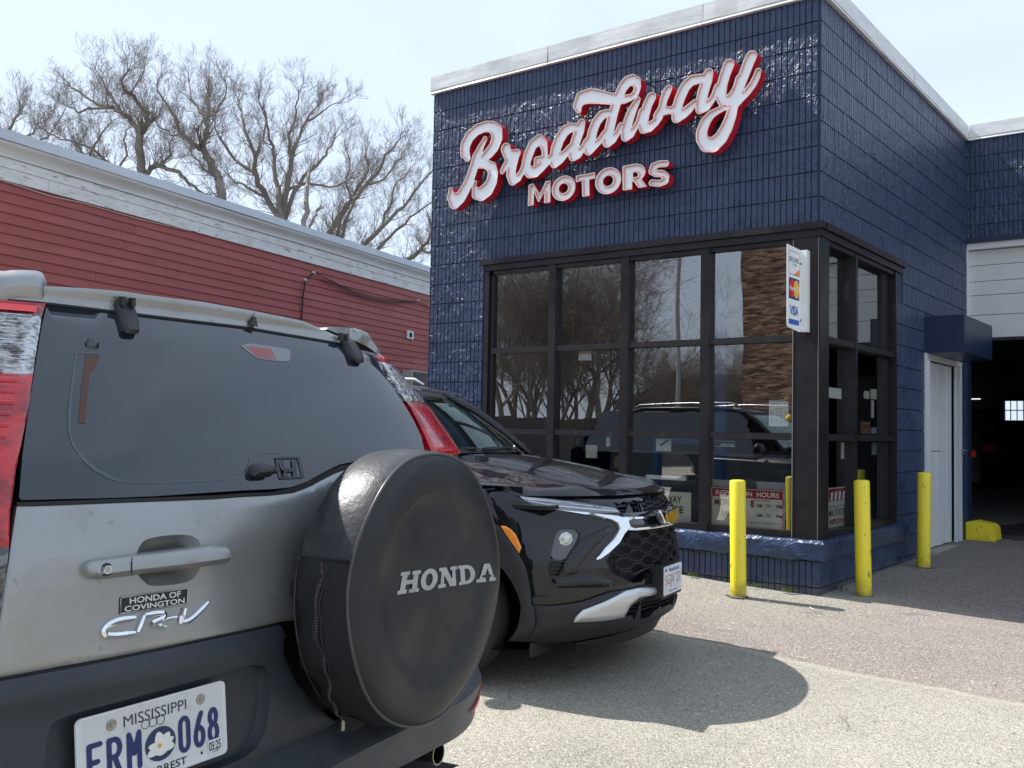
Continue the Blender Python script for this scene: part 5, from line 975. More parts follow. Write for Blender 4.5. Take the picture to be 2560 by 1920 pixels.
# ---------------------------------------------------------------- what stands across the lot (seen in the glass)
GR = 'bare trees across the lot seen in the window glass'
def refl(px, d, z=-.5):
    """bearing as seen mirrored in the front window"""
    a = -(R(127.44)-math.atan(px)); return (2.8+d*math.cos(a), 7.63+d*math.sin(a), z)
TA = bare_tree('bare_tree', 'tall crooked bare tree mirrored farthest left in the first window bay', refl(-.03, 50), 12., 1, 0, 11, .25, 6, GR, dens=.9, r0=.016)
TB = bare_tree('bare_tree', 'many stemmed bare tree mirrored just left of the first mullion', refl(.045, 56), 12., 4, .35, 5, .19, 5, GR, dens=.95, r0=.018)
for i, (px, d, src, rz, s) in enumerate([(-.005,42,TA,.4,1.0),(.025,46,TB,1.2,1.05),(.055,44,TA,2.2,1.1),(.012,58,TB,3.,1.3),(.085,44,TB,.7,1.0),(.115,50,TA,5.1,.75),(.150,60,TB,1.9,.70),(.190,58,TA,.2,.72),(.215,48,TB,1.,.6),(.25,60,TB,4.4,.7)]):
    lb = ['bare tree mirrored at the left of the first window bay','crooked bare tree mirrored in the first window bay','wide bare tree mirrored across the first mullion','tall dense bare tree mirrored behind the first bay','leaning bare tree mirrored in the second window bay','spreading bare tree mirrored right in the second bay','distant bare tree mirrored low in the third bay','distant wide bare tree mirrored right in the third bay','small bare tree mirrored beside the third mullion','distant bare tree mirrored at the left of the fourth bay'][i]
    c = copy_tree(src, refl(px, d), rz, lb, s); c['group'] = GR
BRK = M('brick_wall', (.22,.115,.075), .85, bumps=[('noise', (1.2,1.2,16.), .8, .03)], var=[((1.6,1.6,9.), (.50,.33,.22), .45, .60), ((2.0,2.0,12.), (.07,.04,.03), .52, .62)])
a0 = Vector(refl(.232, 34)); a1 = Vector(refl(.50, 30)); dd = (a1-a0).normalized(); nn = Vector((-dd.y, dd.x, 0))
if nn.y < 0: nn = -nn
bb = thing('brick_building', (a0+a1)/2, 'tall rough brown brick wall across the lot, mirrored in the right window bay', 'building')
m = MB()
def bbx_(mb, u0, u1, z0, z1, o0, o1):
    P = [a0+dd*u+nn*o+Vector((0,0,z-a0.z)) for z in (z0, z1) for u, o in ((u0,o0),(u1,o0),(u1,o1),(u0,o1))]
    mb.add(P, [(3,2,1,0),(4,5,6,7),(0,1,5,4),(1,2,6,5),(2,3,7,6),(3,0,4,7)])
bbx_(m, 0, (a1-a0).length, -.6, 11.5, -6, 0); part('wall', m, BRK, bb)
m = MB(); bbx_(m, -.1, (a1-a0).length+.1, 11.501, 11.75, -6.1, .12); part('roof', m, M('roof_felt'), bb)
m = MB(); bbx_(m, 4.6, 5.5, 3.2, 4.9, .001, .05); part('window', m, M('dark_pane', (.02,.025,.03), .1), bb)
# long fence and low houses over there
m = MB(); q0 = Vector(refl(-.25, 26, -.4)); q1 = Vector(refl(.45, 44, -.4)); 
fe = thing('board_fence', (q0+q1)/2, 'dark weathered board fence across the lot mirrored low in the glass', 'fence'); ln = (q1-q0).length; df = (q1-q0).normalized()
FM = M('fence_wood', (.09,.08,.07), .9, var=[(1.2, (.14,.12,.10), .4, .7)])
for k in range(int(ln/.5)):
    m = MB(); c = q0+df*(k*.5+.25); m.obox(c+Vector((0,0,1.0)), df, Vector((-df.y,df.x,0)), Vector((0,0,1)), .48, .03, 2.0+.05*((k*7)%3)); part('board', m, FM, fe)
HM = M('far_house_wall', (.30,.30,.29), .8)
for i, (px, d, wd, hh, lb) in enumerate([(.20,66,10,2.8,'pale grey house far across the lot mirrored in the third bay')]):
    c = Vector(refl(px, d)); t = thing('house', c, lb, 'house'); m = MB(); m.box((c.x-wd/2, c.y-4, -.6), (c.x+wd/2, c.y+4, hh)); part('wall', m, HM, t)
    m = MB(); m.prism([(-wd/2-.4,0),(wd/2+.4,0),(0,2.4)], lambda a, b, e: (c.x+a, c.y+e, hh+.002+b), -4.4, 4.4); part('roof', m, M('roof_dark', (.07,.07,.075), .9), t)
    for k in range(3):
        m = MB(); m.box((c.x-wd*.3+k*wd*.28, c.y+4.001, 1.2), (c.x-wd*.3+k*wd*.28+1.0, c.y+4.05, 2.6)); part('window', m, M('dark_pane'), t)
# utility pole
c = Vector(refl(.168, 33, -.5)); pl = thing('lamp_pole', c, 'slim grey lamp pole across the lot mirrored in the third window bay', 'pole')
m = MB(); m.tube([c, c+Vector((0,0,8.6))], [.09,.06], 10); part('pole', m, M('pole_grey', (.35,.36,.37), .5), pl)
m = MB(); m.tube([c+Vector((0,0,8.5)), c+Vector((.9,.2,8.75)), c+Vector((1.7,.4,8.7))], .035, 6); m.obox(c+Vector((1.9,.45,8.66)), (1,.2,0), (-.2,1,0), (0,0,1), .6, .25, .1); part('arm', m, M('pole_grey'), pl)
# simple parked cars across the lot, each with its own shell
def far_car(px, d, rz, col, label):
    c = Vector(refl(px, d, -.35)); t = thing('parked_car', c, label, 'car', None); t.rotation_euler = (0,0,rz); cm = M('far_paint_%s' % label[:5], col, .25, metal=.3, coat=.6)
    def P(m, name, mat, **k): o = link(name, m.mesh(name, mat, **k)); o.parent = t
    m = MB(); prof = [(-2.25,.35),(-2.3,.75),(-2.2,1.0),(-1.9,1.08),(-1.55,1.62),(-.2,1.70),(.7,1.62),(1.35,1.12),(2.1,.95),(2.3,.7),(2.28,.35)]
    m.prism(prof, lambda a, b, e: (a, e*(1-.12*max(0,(b-1.)/.7)), b), -.88, .88); P(m, 'body', cm)
    for s in (-1, 1):
        m = MB(); m.prism([(-1.75,1.12),(-1.45,1.54),(-.2,1.62),(.6,1.54),(1.1,1.14)], lambda a, b, e: (a, s*e, b), .83, .886); P(m, 'window', M('dark_pane'))
        for x in (-1.4, 1.4):
            m = MB(); m.lathe([(0,-.11),(.30,-.11),(.34,-.07),(.34,.07),(.3,.11),(0,.11)], (x, s*.80, .34), (0,1,0), 18); P(m, 'wheel', M('rubber'))
far_car(.225, 26, 1.0, (.06,.12,.20), 'blue parked car across the lot mirrored in the fourth bay')

# ---------------------------------------------------------------- weeds at the wall foot and litter
LEAF = M('weed_leaf', (.10,.17,.025), .6, var=[(30., (.22,.26,.05), .4, .7)])
def weed(x, y, n, r_, label):
    z0 = gz(x, y)+.005; m = MB(); rr = random.Random(int(x*1000))
    for i in range(n):
        a = rr.random()*6.28; d = rr.random()*r_; q = Vector((x+math.cos(a)*d, y-abs(math.sin(a))*d*.8, z0+rr.random()*.02)); l_ = rr.uniform(.012,.03); dr_ = Vector((math.cos(a), -abs(math.sin(a)), rr.uniform(.3,1.4))).normalized(); sd_ = dr_.cross(Vector((0,0,1))).normalized()*l_*.32
        m.add([q, q+dr_*l_*.5+sd_, q+dr_*l_, q+dr_*l_*.5-sd_], [(0,1,2,3)])
    tag(part('weed', m, LEAF, fix=False), label, 'weed')
weed(-1.05, -.06, 60, .05, 'bright green weed tuft at the wall foot left of the first bollard')
weed(-.20, -.06, 90, .065, 'leafy green weed at the wall foot just left of the corner')
weed(-.50, -.05, 26, .10, 'sparse low weeds at the wall foot behind the first bollard')
weed(.06, .35, 40, .08, 'dull grass tuft at the foot of the side wall')
m = MB(); 
for (x, y, a, l_) in ((.16,-.56,2.2,.10), (-.02,-1.62,.35,.11), (.62,-1.95,.1,.07)):
    m = MB(); c = Vector((x, y, gz(x, y)+.012)); m.obox(c, (math.cos(a), math.sin(a), 0), (-math.sin(a), math.cos(a), 0), (0,0,1), l_, .006, .003); tag(part('straw', m, M('straw_white', (.7,.68,.6), .6)), 'white paper straw on the paving %s' % ('beside the first bollard' if x == .16 else 'beyond the black car shadow' if x < 0 else 'at the tip of the car shadow'), 'litter')
# ---------------------------------------------------------------- shared car materials
SILV = M('silver_paint', (.31,.32,.325), .30, metal=.55, coat=.35, bumps=[('noise', 1.6, .05, .01), ('fine', 300., .03, .001)], var=[((9.,9.,9.), (.27,.27,.26), .50, .75), ((38.,38.,38.), (.22,.22,.20), .63, .70), ((1.5,1.5,6.), (.28,.28,.26), .45, .7)])
GREYP = M('grey_cladding', (.028,.034,.043), .42, spec=.45, bumps=[('fine', 260., .25, .0012), ('noise', (26.,26.,3.), .10, .004)], var=[((4.,4.,4.), (.038,.044,.053), .45, .75)])
GREYB = M('grey_bumper', (.046,.051,.058), .45, spec=.45, bumps=[('fine', 260., .25, .0012)], var=[((5.,5.,5.), (.085,.090,.095), .45, .8), ((22.,22.,6.), (.12,.12,.12), .68, .76)])
BLKR = M('black_rubber_gap', (.006,.006,.007), .6)
TGL = M('tinted_glass', (.012,.018,.030), .06, spec=.75, coat=.5, bumps=[('noise', 1.1, .05, .01)], var=[((3.,3.,3.), (.017,.024,.038), .45, .8)])
BPL = M('black_plastic', (.018,.018,.020), .45, bumps=[('fine', 300., .2, .001)])
LRED = M('lamp_red_lens', (.50,.010,.018), .10, coat=.9, bumps=[('noise', (2.,2.,150.), .5, .004), ('noise', (90.,90.,30.), .3, .003)], var=[((14.,14.,26.), (.22,.004,.010), .46, .62)])
LRED2 = M('lamp_bright_red', (.75,.018,.022), .12, coat=.9, bumps=[('noise', (2.,2.,200.), .5, .003)])
LCLR = M('lamp_clear_lens', (.55,.56,.58), .14, metal=.55, coat=1., bumps=[('vor', (70.,70.,95.), .8, .008), ('noise', (10.,10.,120.), .6, .006)], var=[((36.,36.,70.), (.12,.12,.13), .48, .60)])
LSMK = M('lamp_smoked_lens', (.16,.16,.17), .15, metal=.4, coat=1., bumps=[('vor', (90.,90.,90.), .8, .006)], var=[((40.,40.,60.), (.05,.05,.05), .45, .6)])
CHRM = M('chrome', (.82,.83,.84), .08, metal=1.)
CR_U = None
CR = Surf((1.042,-6.322,0), 96, .25, .92, .45, 4.5, [(.2,.97,-.02),(.55,1,.0),(.80,1,0),(1.0,1,-.012),(1.09,1.,-.035),(1.17,1.0,-.065),(1.30,.92,-.135),(1.445,.80,-.225),(1.50,.755,-.27)], side=.6)
D_ = CRV_D
# ---------------------------------------------------------------- silver car, seen from behind
sv = thing('silver_car', tuple(CR.W(0, -2.1, -.17)), 'silver older sport utility seen from behind with a covered spare wheel on its tailgate', 'car')
zg = -.17
m = MB(); m.grid(76, 26, lambda a, b: CR.P(-1.15+2.30*a, .36+(1.505-.36)*b, -.045)); part('rear_frame', m, BLKR, sv, smooth=True)
# body shell forward of the rear: lower body, greenhouse and roof
m = MB()
prof = [(-.30,.18),(-.30,1.04),(-.46,1.36),(-.46,1.47),(-.52,1.508),(-.9,1.535),(-2.2,1.52),(-2.45,1.48),(-3.10,1.10),(-3.35,1.03),(-4.15,.90),(-4.38,.72),(-4.42,.40),(-4.30,.16)]
def cru(v, z): 
    k = 1-.27*max(0,(z-1.05))/.45 if z < 1.6 else .7
    return .89*k*(1-.10*max(0,(-v-3.4))**1.5)
NU = 14
vs = []; 
for i in range(NU+1):
    q = -1+2*i/NU; s = math.copysign(1-(1-abs(q))**2.2, q)
    for v, z in prof: zz_ = z+(.035*(1-abs(s)**2.2)-.02 if z > 1.45 else .02*(1-s*s) if (z > .85 and v < -3.2) else 0); vs.append(CR.W(s*cru(v, z), v, zz_))
k = len(prof); m.add(vs, [(i*k+j, i*k+j+1, (i+1)*k+j+1, (i+1)*k+j) for i in range(NU) for j in range(k-1)]+[tuple(range(k)), tuple((NU)*k+j for j in range(k))[::-1]])
part('body', m, SILV, sv, smooth=True, angle=32)
for s in (-1, 1):
    for v0, v1, v2, v3 in ((-1.0,-.55,-.62,-1.0), (-1.06,-1.06,-1.86,-1.86), (-1.92,-1.92,-2.42,-2.85)):
        m = MB(); P = [(v0,1.07),(v1,1.07) if v0 == -1.0 else (v1,1.40),(v2,1.40),(v3,1.40 if v0 == -1.0 else 1.07)]
        if v0 == -1.0: P = [(-1.0,1.07),(-.50,1.07),(-.60,1.40),(-1.0,1.40)]
        elif v0 == -1.06: P = [(-1.86,1.07),(-1.06,1.07),(-1.06,1.40),(-1.86,1.40)]
        else: P = [(-2.98,1.07),(-1.92,1.07),(-1.92,1.40),(-2.46,1.40)]
        vs = [CR.W(s*(cru(v, z)+.004), v, z) for v, z in P]; m.add(vs, [(0,1,2,3)]); part('side_window', m, TGL, sv)
    m = MB(); vs = [CR.W(s*(.902), v, z) for v, z in ((-4.1,-.0+.1),(-.45,.1),(-.45,.48),(-4.1,.48))]; m.add(vs, [(0,1,2,3)]); part('side_cladding', m, GREYP, sv)
    for v in (-1.0, -3.62):
        m = MB(); c = CR.W(s*.80, v, zg+.335); m.lathe([(.0,-.10),(.20,-.10),(.225,-.085),(.30,-.105),(.335,-.08),(.34,0),(.335,.08),(.30,.105),(0,.105)], c, CR.U*s, 30); wh = part('wheel', m, M('tyre_rubber', (.045,.045,.045), .75, bumps=[('noise', 50., .2, .004)]), sv, smooth=True, angle=30)
        m = MB(); m.lathe([(0,.115),(.07,.12),(.09,.108),(.195,.112),(.205,.10)], c, CR.U*s, 20); part('rim', m, M('alloy', (.5,.5,.5), .3, metal=.8), wh)
m = MB(); m.add([CR.W(-.62,-2.50,1.475), CR.W(.62,-2.50,1.475), CR.W(.76,-3.08,1.125), CR.W(-.76,-3.08,1.125)], [(0,1,2,3)]); part('windscreen', m, TGL, sv)
for s in (-1,1):
    m = MB(); m.add([CR.W(s*u_, v_, z_) for u_, v_, z_ in ((.55,-4.40,.62),(.84,-4.22,.64),(.84,-4.20,.80),(.55,-4.37,.78))], [(0,1,2,3)]); part('headlamp', m, LCLR, sv)
# roof edge above the glass, and side corner caps
def strip(S, t0, t1, z0, z1, off, n=40, nz=4, bulge=0.):
    m = MB(); m.grid(n, nz, lambda a, b: S.P(t0+(t1-t0)*a, z0(t0+(t1-t0)*a)+(z1(t0+(t1-t0)*a)-z0(t0+(t1-t0)*a))*b, off+bulge*math.sin(math.pi*min(1,b*1.0)))); return m
zt_ = lambda t: np.interp(t, [p[0] for p in D_['roofline']], [p[1] for p in D_['roofline']])
_g = sorted([(t, z+.006) for t, z in D_['glass'] if z > 1.40 and t > -.80]); _g = [p for p in _g if p[1] > 1.44 or p[0] > .35]
_gt = D_['glasstop']; gt = lambda t: float(np.interp(t, [p[0] for p in _gt], [p[1]+.004 for p in _gt]))
m = MB()
def re_(a, b):
    t = -.785+(1.30)*a; z0 = gt(t); z1 = float(zt_(t)) if t < .30 else float(np.interp(t, [.3,.5], [float(zt_(.3)), gt(.5)+.018])); 
    if b < .7: return CR.P(t, z0+(z1-z0)*b/.7, .010+.010*math.sin(b/.7*1.6))
    c = (b-.7)/.3; p = CR.P(t, z1, .018); q = CR.P(t*.97, z1, -.0); return p.lerp(q-Vector(CR.V)*.12+Vector((0,0,.012)), c)
m.grid(50, 10, re_); part('roof_edge', m, SILV, sv, smooth=True)
m = MB(); m.grid(4, 3, lambda a, b: CR.P(-.86+.10*a, 1.43+.085*b, -.004-.01*b)); part('pillar_gap', m, BLKR, sv)
m = MB(); m.tube([CR.P(-.785+1.27*i/30, gt(-.785+1.27*i/30)-.004, .004) for i in range(31)], .0045, 5); part('glass_seal', m, BLKR, sv)
capm = MB(); patch(capm, CR, smooth_poly([(-1.05,D_['capL'][-1][1]),(-1.05,D_['capL'][0][1])]+D_['capL'], 1), .030, .12, .02, bev=.022, bw=.025); part('corner_cap', capm, SILV, sv, smooth=True, angle=60)
capm = MB(); patch(capm, CR, smooth_poly(D_['capR'], 1), .022, .12, .02, bev=.018, bw=.022); part('corner_cap', capm, SILV, sv, smooth=True, angle=60)
# tailgate
tg = bpy.data.objects.new('tailgate', None); COL.objects.link(tg); tg.location = CR.W(-.1, 0, .5); adopt(tg, sv)
def cpart(name, poly, mat, off, thick=.01, res=.025, bev=0., bw=.01, parent=None, label=None, S=CR, sm=True, holes=()):
    m = MB(); patch(m, S, poly, off, thick, res, bev, bw, holes=holes); return part(name, m, mat, parent if parent is not None else tg, smooth=sm, angle=50, label=label)
m = MB()
metal = [p for p in D_['metal']]
rec = smooth_poly(D_['recess'], 1)
def fm(t, z, o):   # slight crease over the handle line
    return CR.P(t, z, o)
patch(m, CR, metal, .006, .014, .022, bev=.004, bw=.008, holes=[rec]); part('gate_panel', m, SILV, tg, smooth=True, angle=50)
# scooped recess behind the handle
cx_ = sum(p[0] for p in rec)/len(rec); cz_ = sum(p[1] for p in rec)/len(rec); m = MB(); rings = 7; vs = []
for r_ in range(rings+1):
    k = 1-r_/rings; dep = .006-.034*(1-(k**2.6))
    for t, z in rec: vs.append(CR.P(cx_+(t-cx_)*k*(1.0) if k else cx_, cz_+(z-cz_)*k, dep))
n = len(rec); m.add(vs, [(r_*n+i, r_*n+(i+1) % n, (r_+1)*n+(i+1) % n, (r_+1)*n+i) for r_ in range(rings) for i in range(n)]); part('handle_recess', m, SILV, tg, smooth=True)
hd = cpart('handle', smooth_poly(D_['handle'], 1), SILV, .034, .030, .012, bev=.014, bw=.012)
m = MB(); m.add([CR.P(-.497+dx, z, .0352) for dx in (0,.0025) for z in (.952,.986)], [(0,1,3,2)]); part('split_line', m, BLKR, hd)
m = MB(); c = CR.P(-.545, .968, .034); m.lathe([(0,-.002),(.0055,-.002),(.0058,.0015),(.0078,.0015),(.0085,-.002)], c, CR.V, 20); part('lock', m, CHRM, hd)
m = MB(); c = CR.P(-.545, .968, .0335); m.lathe([(.0085,-.001),(.012,.0005),(.0125,-.003)], c, CR.V, 20); part('lock_ring', m, BPL, hd)
gls = cpart('rear_glass', D_['glass'], TGL, .004, .012, .03)
cpart('glass_lower_seal', [(t, z+.001) for t, z in metal[:13]]+[(t, z+.0075+(.004 if t > -.05 else 0)) for t, z in metal[:13]][::-1], BLKR, .004, .01, .03)
FR_ = M('frit_edge', (.075,.095,.115), .3); m = MB(); patch(m, CR, D_['fritA'], .0052, 0, .02); part('glass_border', m, FR_, gls)
m = MB(); patch(m, CR, D_['orange'], .0050, 0, .03); part('inner_strap', m, M('dim_orange', (.075,.028,.014), .25), gls)
_t = D_['thirdlight']; tlx = lambda a: min(p[0] for p in _t)+a*(max(p[0] for p in _t)-min(p[0] for p in _t)); tly = lambda a: min(p[1] for p in _t)+a*(max(p[1] for p in _t)-min(p[1] for p in _t))
m = MB(); patch(m, CR, smooth_poly(D_['thirdlight'], 1), .0052, 0, .02); tl = part('brake_light', m, M('brake_light_glass', (.20,.21,.22), .2), gls)
m = MB(); patch(m, CR, [(tlx(.14),tly(.8)),(tlx(.62),tly(.78)),(tlx(.62),tly(.12)),(tlx(.38),tly(.08)),(tlx(.27),tly(.2))], .0058, 0, .02); part('reflector', m, M('faded_red', (.30,.085,.085), .35, bumps=[('vor', (260.,260.,260.), .5, .002)], var=[((60.,60.,60.), (.22,.12,.12), .45, .6)]), tl)
m = MB(); c = CR.P(*D_['plug'][0], .005); m.lathe([(0,.006),(.011,.005),(.0145,.002),(.015,-.002)], c, CR.V, 24); part('washer_cap', m, TGL, gls, smooth=True, angle=40)
m = MB(); m.tube([CR.P(-.655+.02*i, 1.418-.0022*i*i*.3, .0056) for i in range(0,5)], .0006, 3)
# embossed emblem on the glass
_e = D_['emblem']; bx = (min(p[0] for p in _e)+.006, max(p[0] for p in _e)-.004, min(p[1] for p in _e)+.002, max(p[1] for p in _e)-.003); ex0 = bx[0]+.066; ez0 = bx[2]-1.120
pr = [('b', (bx[0]+bx[1])/2, (bx[2]+bx[3])/2, 0, bx[1]-bx[0], bx[3]-bx[2])]
pr += [('-p', [(bx[0]+.004,bx[2]+.004),(bx[1]-.004,bx[2]+.004),(bx[1]-.005,bx[3]-.004),(bx[0]+.005,bx[3]-.004)])]
hb = [('c', a+ex0, b+ez0, r_, c+ex0, d+ez0, r2_) for a, b, r_, c, d, r2_ in ((-.047,1.128,.0038,-.053,1.162,.0034), (-.017,1.128,.0038,-.009,1.162,.0034), (-.048,1.140,.0042,-.015,1.140,.0042))]
for nm, prm, of in (('emblem_ring', pr, .008), ('emblem', hb, .010)):
    ct = sdf_contours(prm, bx[0]-.01, bx[1]+.01, bx[2]-.01, bx[3]+.01, .0012, (0.,))[0.]; me = curve_mesh('e', [simplify(l, .0004) for l in ct]); m = MB(); m.add([CR.P(v.co.x, v.co.y, of) for v in me.vertices], [tuple(p.vertices) for p in me.polygons])
    part(nm, m, M('dark_emblem', (.04,.045,.05), .3, metal=.4), gls)
cpart('glass_latch', smooth_poly(D_['latch'], 1), BPL, .030, .03, .012, bev=.012, bw=.012, parent=gls)
for nm in ('hingeL', 'hingeR'):
    h_ = cpart('hinge', smooth_poly(D_[nm], 1), BPL, .026, .028, .012, bev=.010, bw=.010, parent=gls)
    P = D_[nm]; cx = min(p[0] for p in P)+.03; top = max(p[1] for p in P)
    m = MB(); 
    for dx in (-.016, .016): m.obox(CR.P(cx+dx, top-.008, .030), CR.U, CR.V, (0,0,1), .010, .012, .020)
    part('hinge_pin', m, BPL, h_)
# lamps
def lamp(poly, zb, label, dz=0.):
    o = None
    t_ = [p[0] for p in poly]; ids = []
    e = bpy.data.objects.new('tail_lamp', None); COL.objects.link(e); e.location = CR.P(sum(t_)/len(t_), 1.2, 0); adopt(e, sv)
    segs = [(zb[0], 9, 'red_top', LRED), (zb[1], zb[0], 'clear_lens', LCLR), (zb[2], zb[1], 'red_lens', LRED), (zb[3], zb[2], 'lower_lens', LSMK)]
    for z0, z1, nm, mt_ in segs:
        P = clipz(poly, z0, z1)
        if len(P) < 3: continue
        m = MB(); patch(m, CR, P, .016, .03, .018, bev=.006, bw=.008); part(nm, m, mt_, e, smooth=True, angle=50)
    return e
def clipz(P, z0, z1):
    for zc, sg_ in ((z0, 1), (z1, -1)):
        Q = []
        for i in range(len(P)):
            a, b = P[i-1], P[i]; ia = (a[1]-zc)*sg_ >= 0; ib = (b[1]-zc)*sg_ >= 0
            if ia != ib: t = (zc-a[1])/(b[1]-a[1]); Q.append((a[0]+(b[0]-a[0])*t, zc))
            if ib: Q.append(b)
        P = Q
        if not P: return []
    return P
LL = [(t-.0 if t > -.88 else t, z) for t, z in D_['lampL']]
LL = [(-1.05,LL[1][1])]+[p for p in LL[1:] if p[1] > .9]+[(-.735,.80),(-1.05,.80)]
LL = [p for i, p in enumerate(LL) if i in (0, len(LL)-1) or p[0] > -.95]
le_ = sorted([(z, t) for t, z in LL[1:-1]]); ledge = lambda z: float(np.interp(z, [q[0] for q in le_], [q[1] for q in le_]))
zl = D_['lampLz']; zr_ = D_['lampRz']
lo = lamp(LL, (zl[0][1], zl[1][1], zl[2][1], .80), '')
lr = lamp(D_['lampR'], (zr_[0][1], zr_[1][1], 1.0, .9), '')
m = MB(); patch(m, CR, [(-1.0,zl[0][1]+.013),(ledge(zl[0][1])-.022,zl[0][1]+.015),(ledge(zl[0][1])-.022,zl[0][1]+.001),(-1.0,zl[0][1])], .0235, .004, .02); part('red_bar', m, LRED2, lo)
for k in range(15):
    z = zl[0][1]-.008-k*(zl[0][1]-zl[1][1]-.014)/15; tt = ledge(z)
    m = MB(); m.tube([CR.P(-1.0+(tt-.030+1.0)*i/6, z, .0225) for i in range(7)], .0016, 4); part('optic_rib', m, LCLR, lo)
for k in range(16):
    z = zl[1][1]-.012-k*.021; tt = ledge(z)
    m = MB(); m.tube([CR.P(-1.0+(tt-.032+1.0)*i/6, z, .0225) for i in range(7)], .0012, 4); part('optic_rib', m, LRED2, lo)
# quarter panels outside the lamps, seen edge on
cpart('quarter_panel', [(.80,.82),(.80,1.14),(.83,1.2),(.84,1.42),(1.1,1.42),(1.1,.82)], SILV, .004, .01, .05, parent=sv)
cpart('quarter_panel', [(-.80,.82),(-.92,.82),(-1.1,.82),(-1.1,1.45),(-.94,1.46),(-.90,1.2)], SILV, .004, .01, .05, parent=sv)
# grey lower gate with plate bay and wheel well
arc = [(.31+.385*math.cos(R(a))*1.0, .842+.385*math.sin(R(a))) for a in range(186, 280, 6)]
well = [(-.070,.788),(-.078,.77)]+[(t, z) for t, z in D_['wellL'][2:]]
PR = smooth_poly([(-.640,.56),(-.640,.692),(-.618,.712),(-.45,.716),(-.209,.7225),(-.150,.720),(-.118,.700),(-.114,.62),(-.128,.56),(-.165,.5275),(-.237,.522),(-.60,.520)], 2)
clad = [(-.745,.792),(-.606,.7945),(-.318,.7945),(-.086,.7935),(-.078,.770)]+[(a, b) for a, b in well[2:]]+[(.16,.512),(.05,.507),(-.10,.493),(-.20,.478),(-.70,.455),(-.76,.47)]
m = MB(); 
def fc_(t, z, o):
    return CR.P(t, z, o+.012*math.exp(-((z-.762)/.026)**2)-.004)
patch(m, CR, clad, .012, .02, .020, bev=.004, bw=.008, fn=fc_, holes=[PR]); part('gate_cladding', m, GREYP, tg, smooth=True, angle=50)
m = MB(); vs = []; n = len(PR); pcx = -.38; pcz = .62
for k_, dep in ((1,.008),(.985,-.004),(.955,-.016)):
    for t, z in PR: vs.append(CR.P(pcx+(t-pcx)*k_, pcz+(z-pcz)*k_, dep))
m.add(vs, [(r_*n+i, r_*n+(i+1) % n, (r_+1)*n+(i+1) % n, (r_+1)*n+i) for r_ in range(2) for i in range(n)]+[tuple(2*n+i for i in range(n))]); part('plate_bay', m, GREYP, tg, smooth=True, angle=35)
cpart('seam_strip', [(-.745,.7925),(-.318,.795),(-.09,.794),(-.09,.799),(-.318,.8),(-.745,.7975)], BLKR, .003, .01, .04)
# side cladding right of the wheel
cpart('corner_cladding', [(.60,.53),(.60,.80),(.70,.80),(1.1,.80),(1.1,.5),(.85,.5)], GREYP, .008, .02, .04, parent=sv)
# bumper
zc_ = lambda t: float(np.interp(t, [-1.,-.157,.128,.33,.8,1.1], [.455,.466,.490,.500,.512,.51]))
zb_ = lambda t: float(np.interp(t, [-1.,-.157,.25,.45,.62,.80,1.1], [.34,.355,.390,.396,.392,.400,.42]))
bfade = lambda t: 1-.95*max(0,min(1,(abs(t)-.50)/.42))**1.3
m = MB()
def bf(a, b):
    t = -1.05+2.15*a; zc = zc_(t); zb = zb_(t); fade = bfade(t)
    if b < .2: c = b/.2; return CR.P(t, zc+.045*(1-c), .002+.09*c*fade)
    if b < .3: c = (b-.2)/.1; return CR.P(t, zc-.006*c, (.092+.008*c)*fade)
    if b < .8: c = (b-.3)/.5; return CR.P(t, zc-.006+(zb-zc+.006)*c, (.100-.018*c)*fade)
    c = (b-.8)/.2; return CR.P(t, zb-.05*c, (.082-.13*c)*fade)
m.grid(90, 40, bf); bp_ = part('bumper', m, GREYB, sv, smooth=True, angle=30)
m = MB(); patch(m, CR, smooth_poly([(.600,.445),(.66,.452),(.735,.470),(.79,.484),(.803,.480),(.80,.462),(.74,.450),(.66,.441)],1), 0, .004, .015, fn=lambda t, z, o: CR.P(t, z, .096*bfade(t)+.004+o)); part('bumper_reflector', m, M('reflector_red', (.55,.05,.05), .25, bumps=[('vor', (300.,300.,300.), .4, .002)]), bp_, smooth=True, angle=40)
m = MB(); m.tube([CR.W(.50,-.5,.345), CR.W(.515,-.22,.345), CR.W(.53,.012,.347)], [.030,.030,.031], 24, cap=False); m.tube([CR.W(.515,-.2,.345), CR.W(.5298,.010,.347)], [.026,.0275], 24, cap=False)
ex = part('exhaust_pipe', m, M('dark_steel', (.06,.055,.05), .35, metal=.9, var=[(12., (.12,.10,.09), .4, .7)]), sv, smooth=True)
m = MB(); dv_ = (CR.W(.53,.012,.347)-CR.W(.515,-.22,.345)).normalized(); m.lathe([(.0275,-.002),(.031,-.001),(.031,.001),(.0275,.001)], CR.W(.53,.012,.347), dv_, 28); part('pipe_lip', m, M('rim_steel', (.35,.34,.32), .35, metal=1.), ex)
m = MB(); c = CR.W(.56,-.30,.36); m.tube([CR.W(.05,-.4,.30), CR.W(.7,-.4,.30)], .09, 12); part('silencer', m, M('dark_steel'), sv, smooth=True)
m = MB(); m.box((0,0,0),(0,0,0)); 
ub = MB(); vsb = [CR.W(u_, v_, z_) for u_, v_, z_ in ((-.8,-.1,.22),(.8,-.1,.22),(.8,-4.2,.12),(-.8,-4.2,.12))]; ub.add(vsb, [(0,1,2,3)]); part('underbody', ub, BLKR, sv)
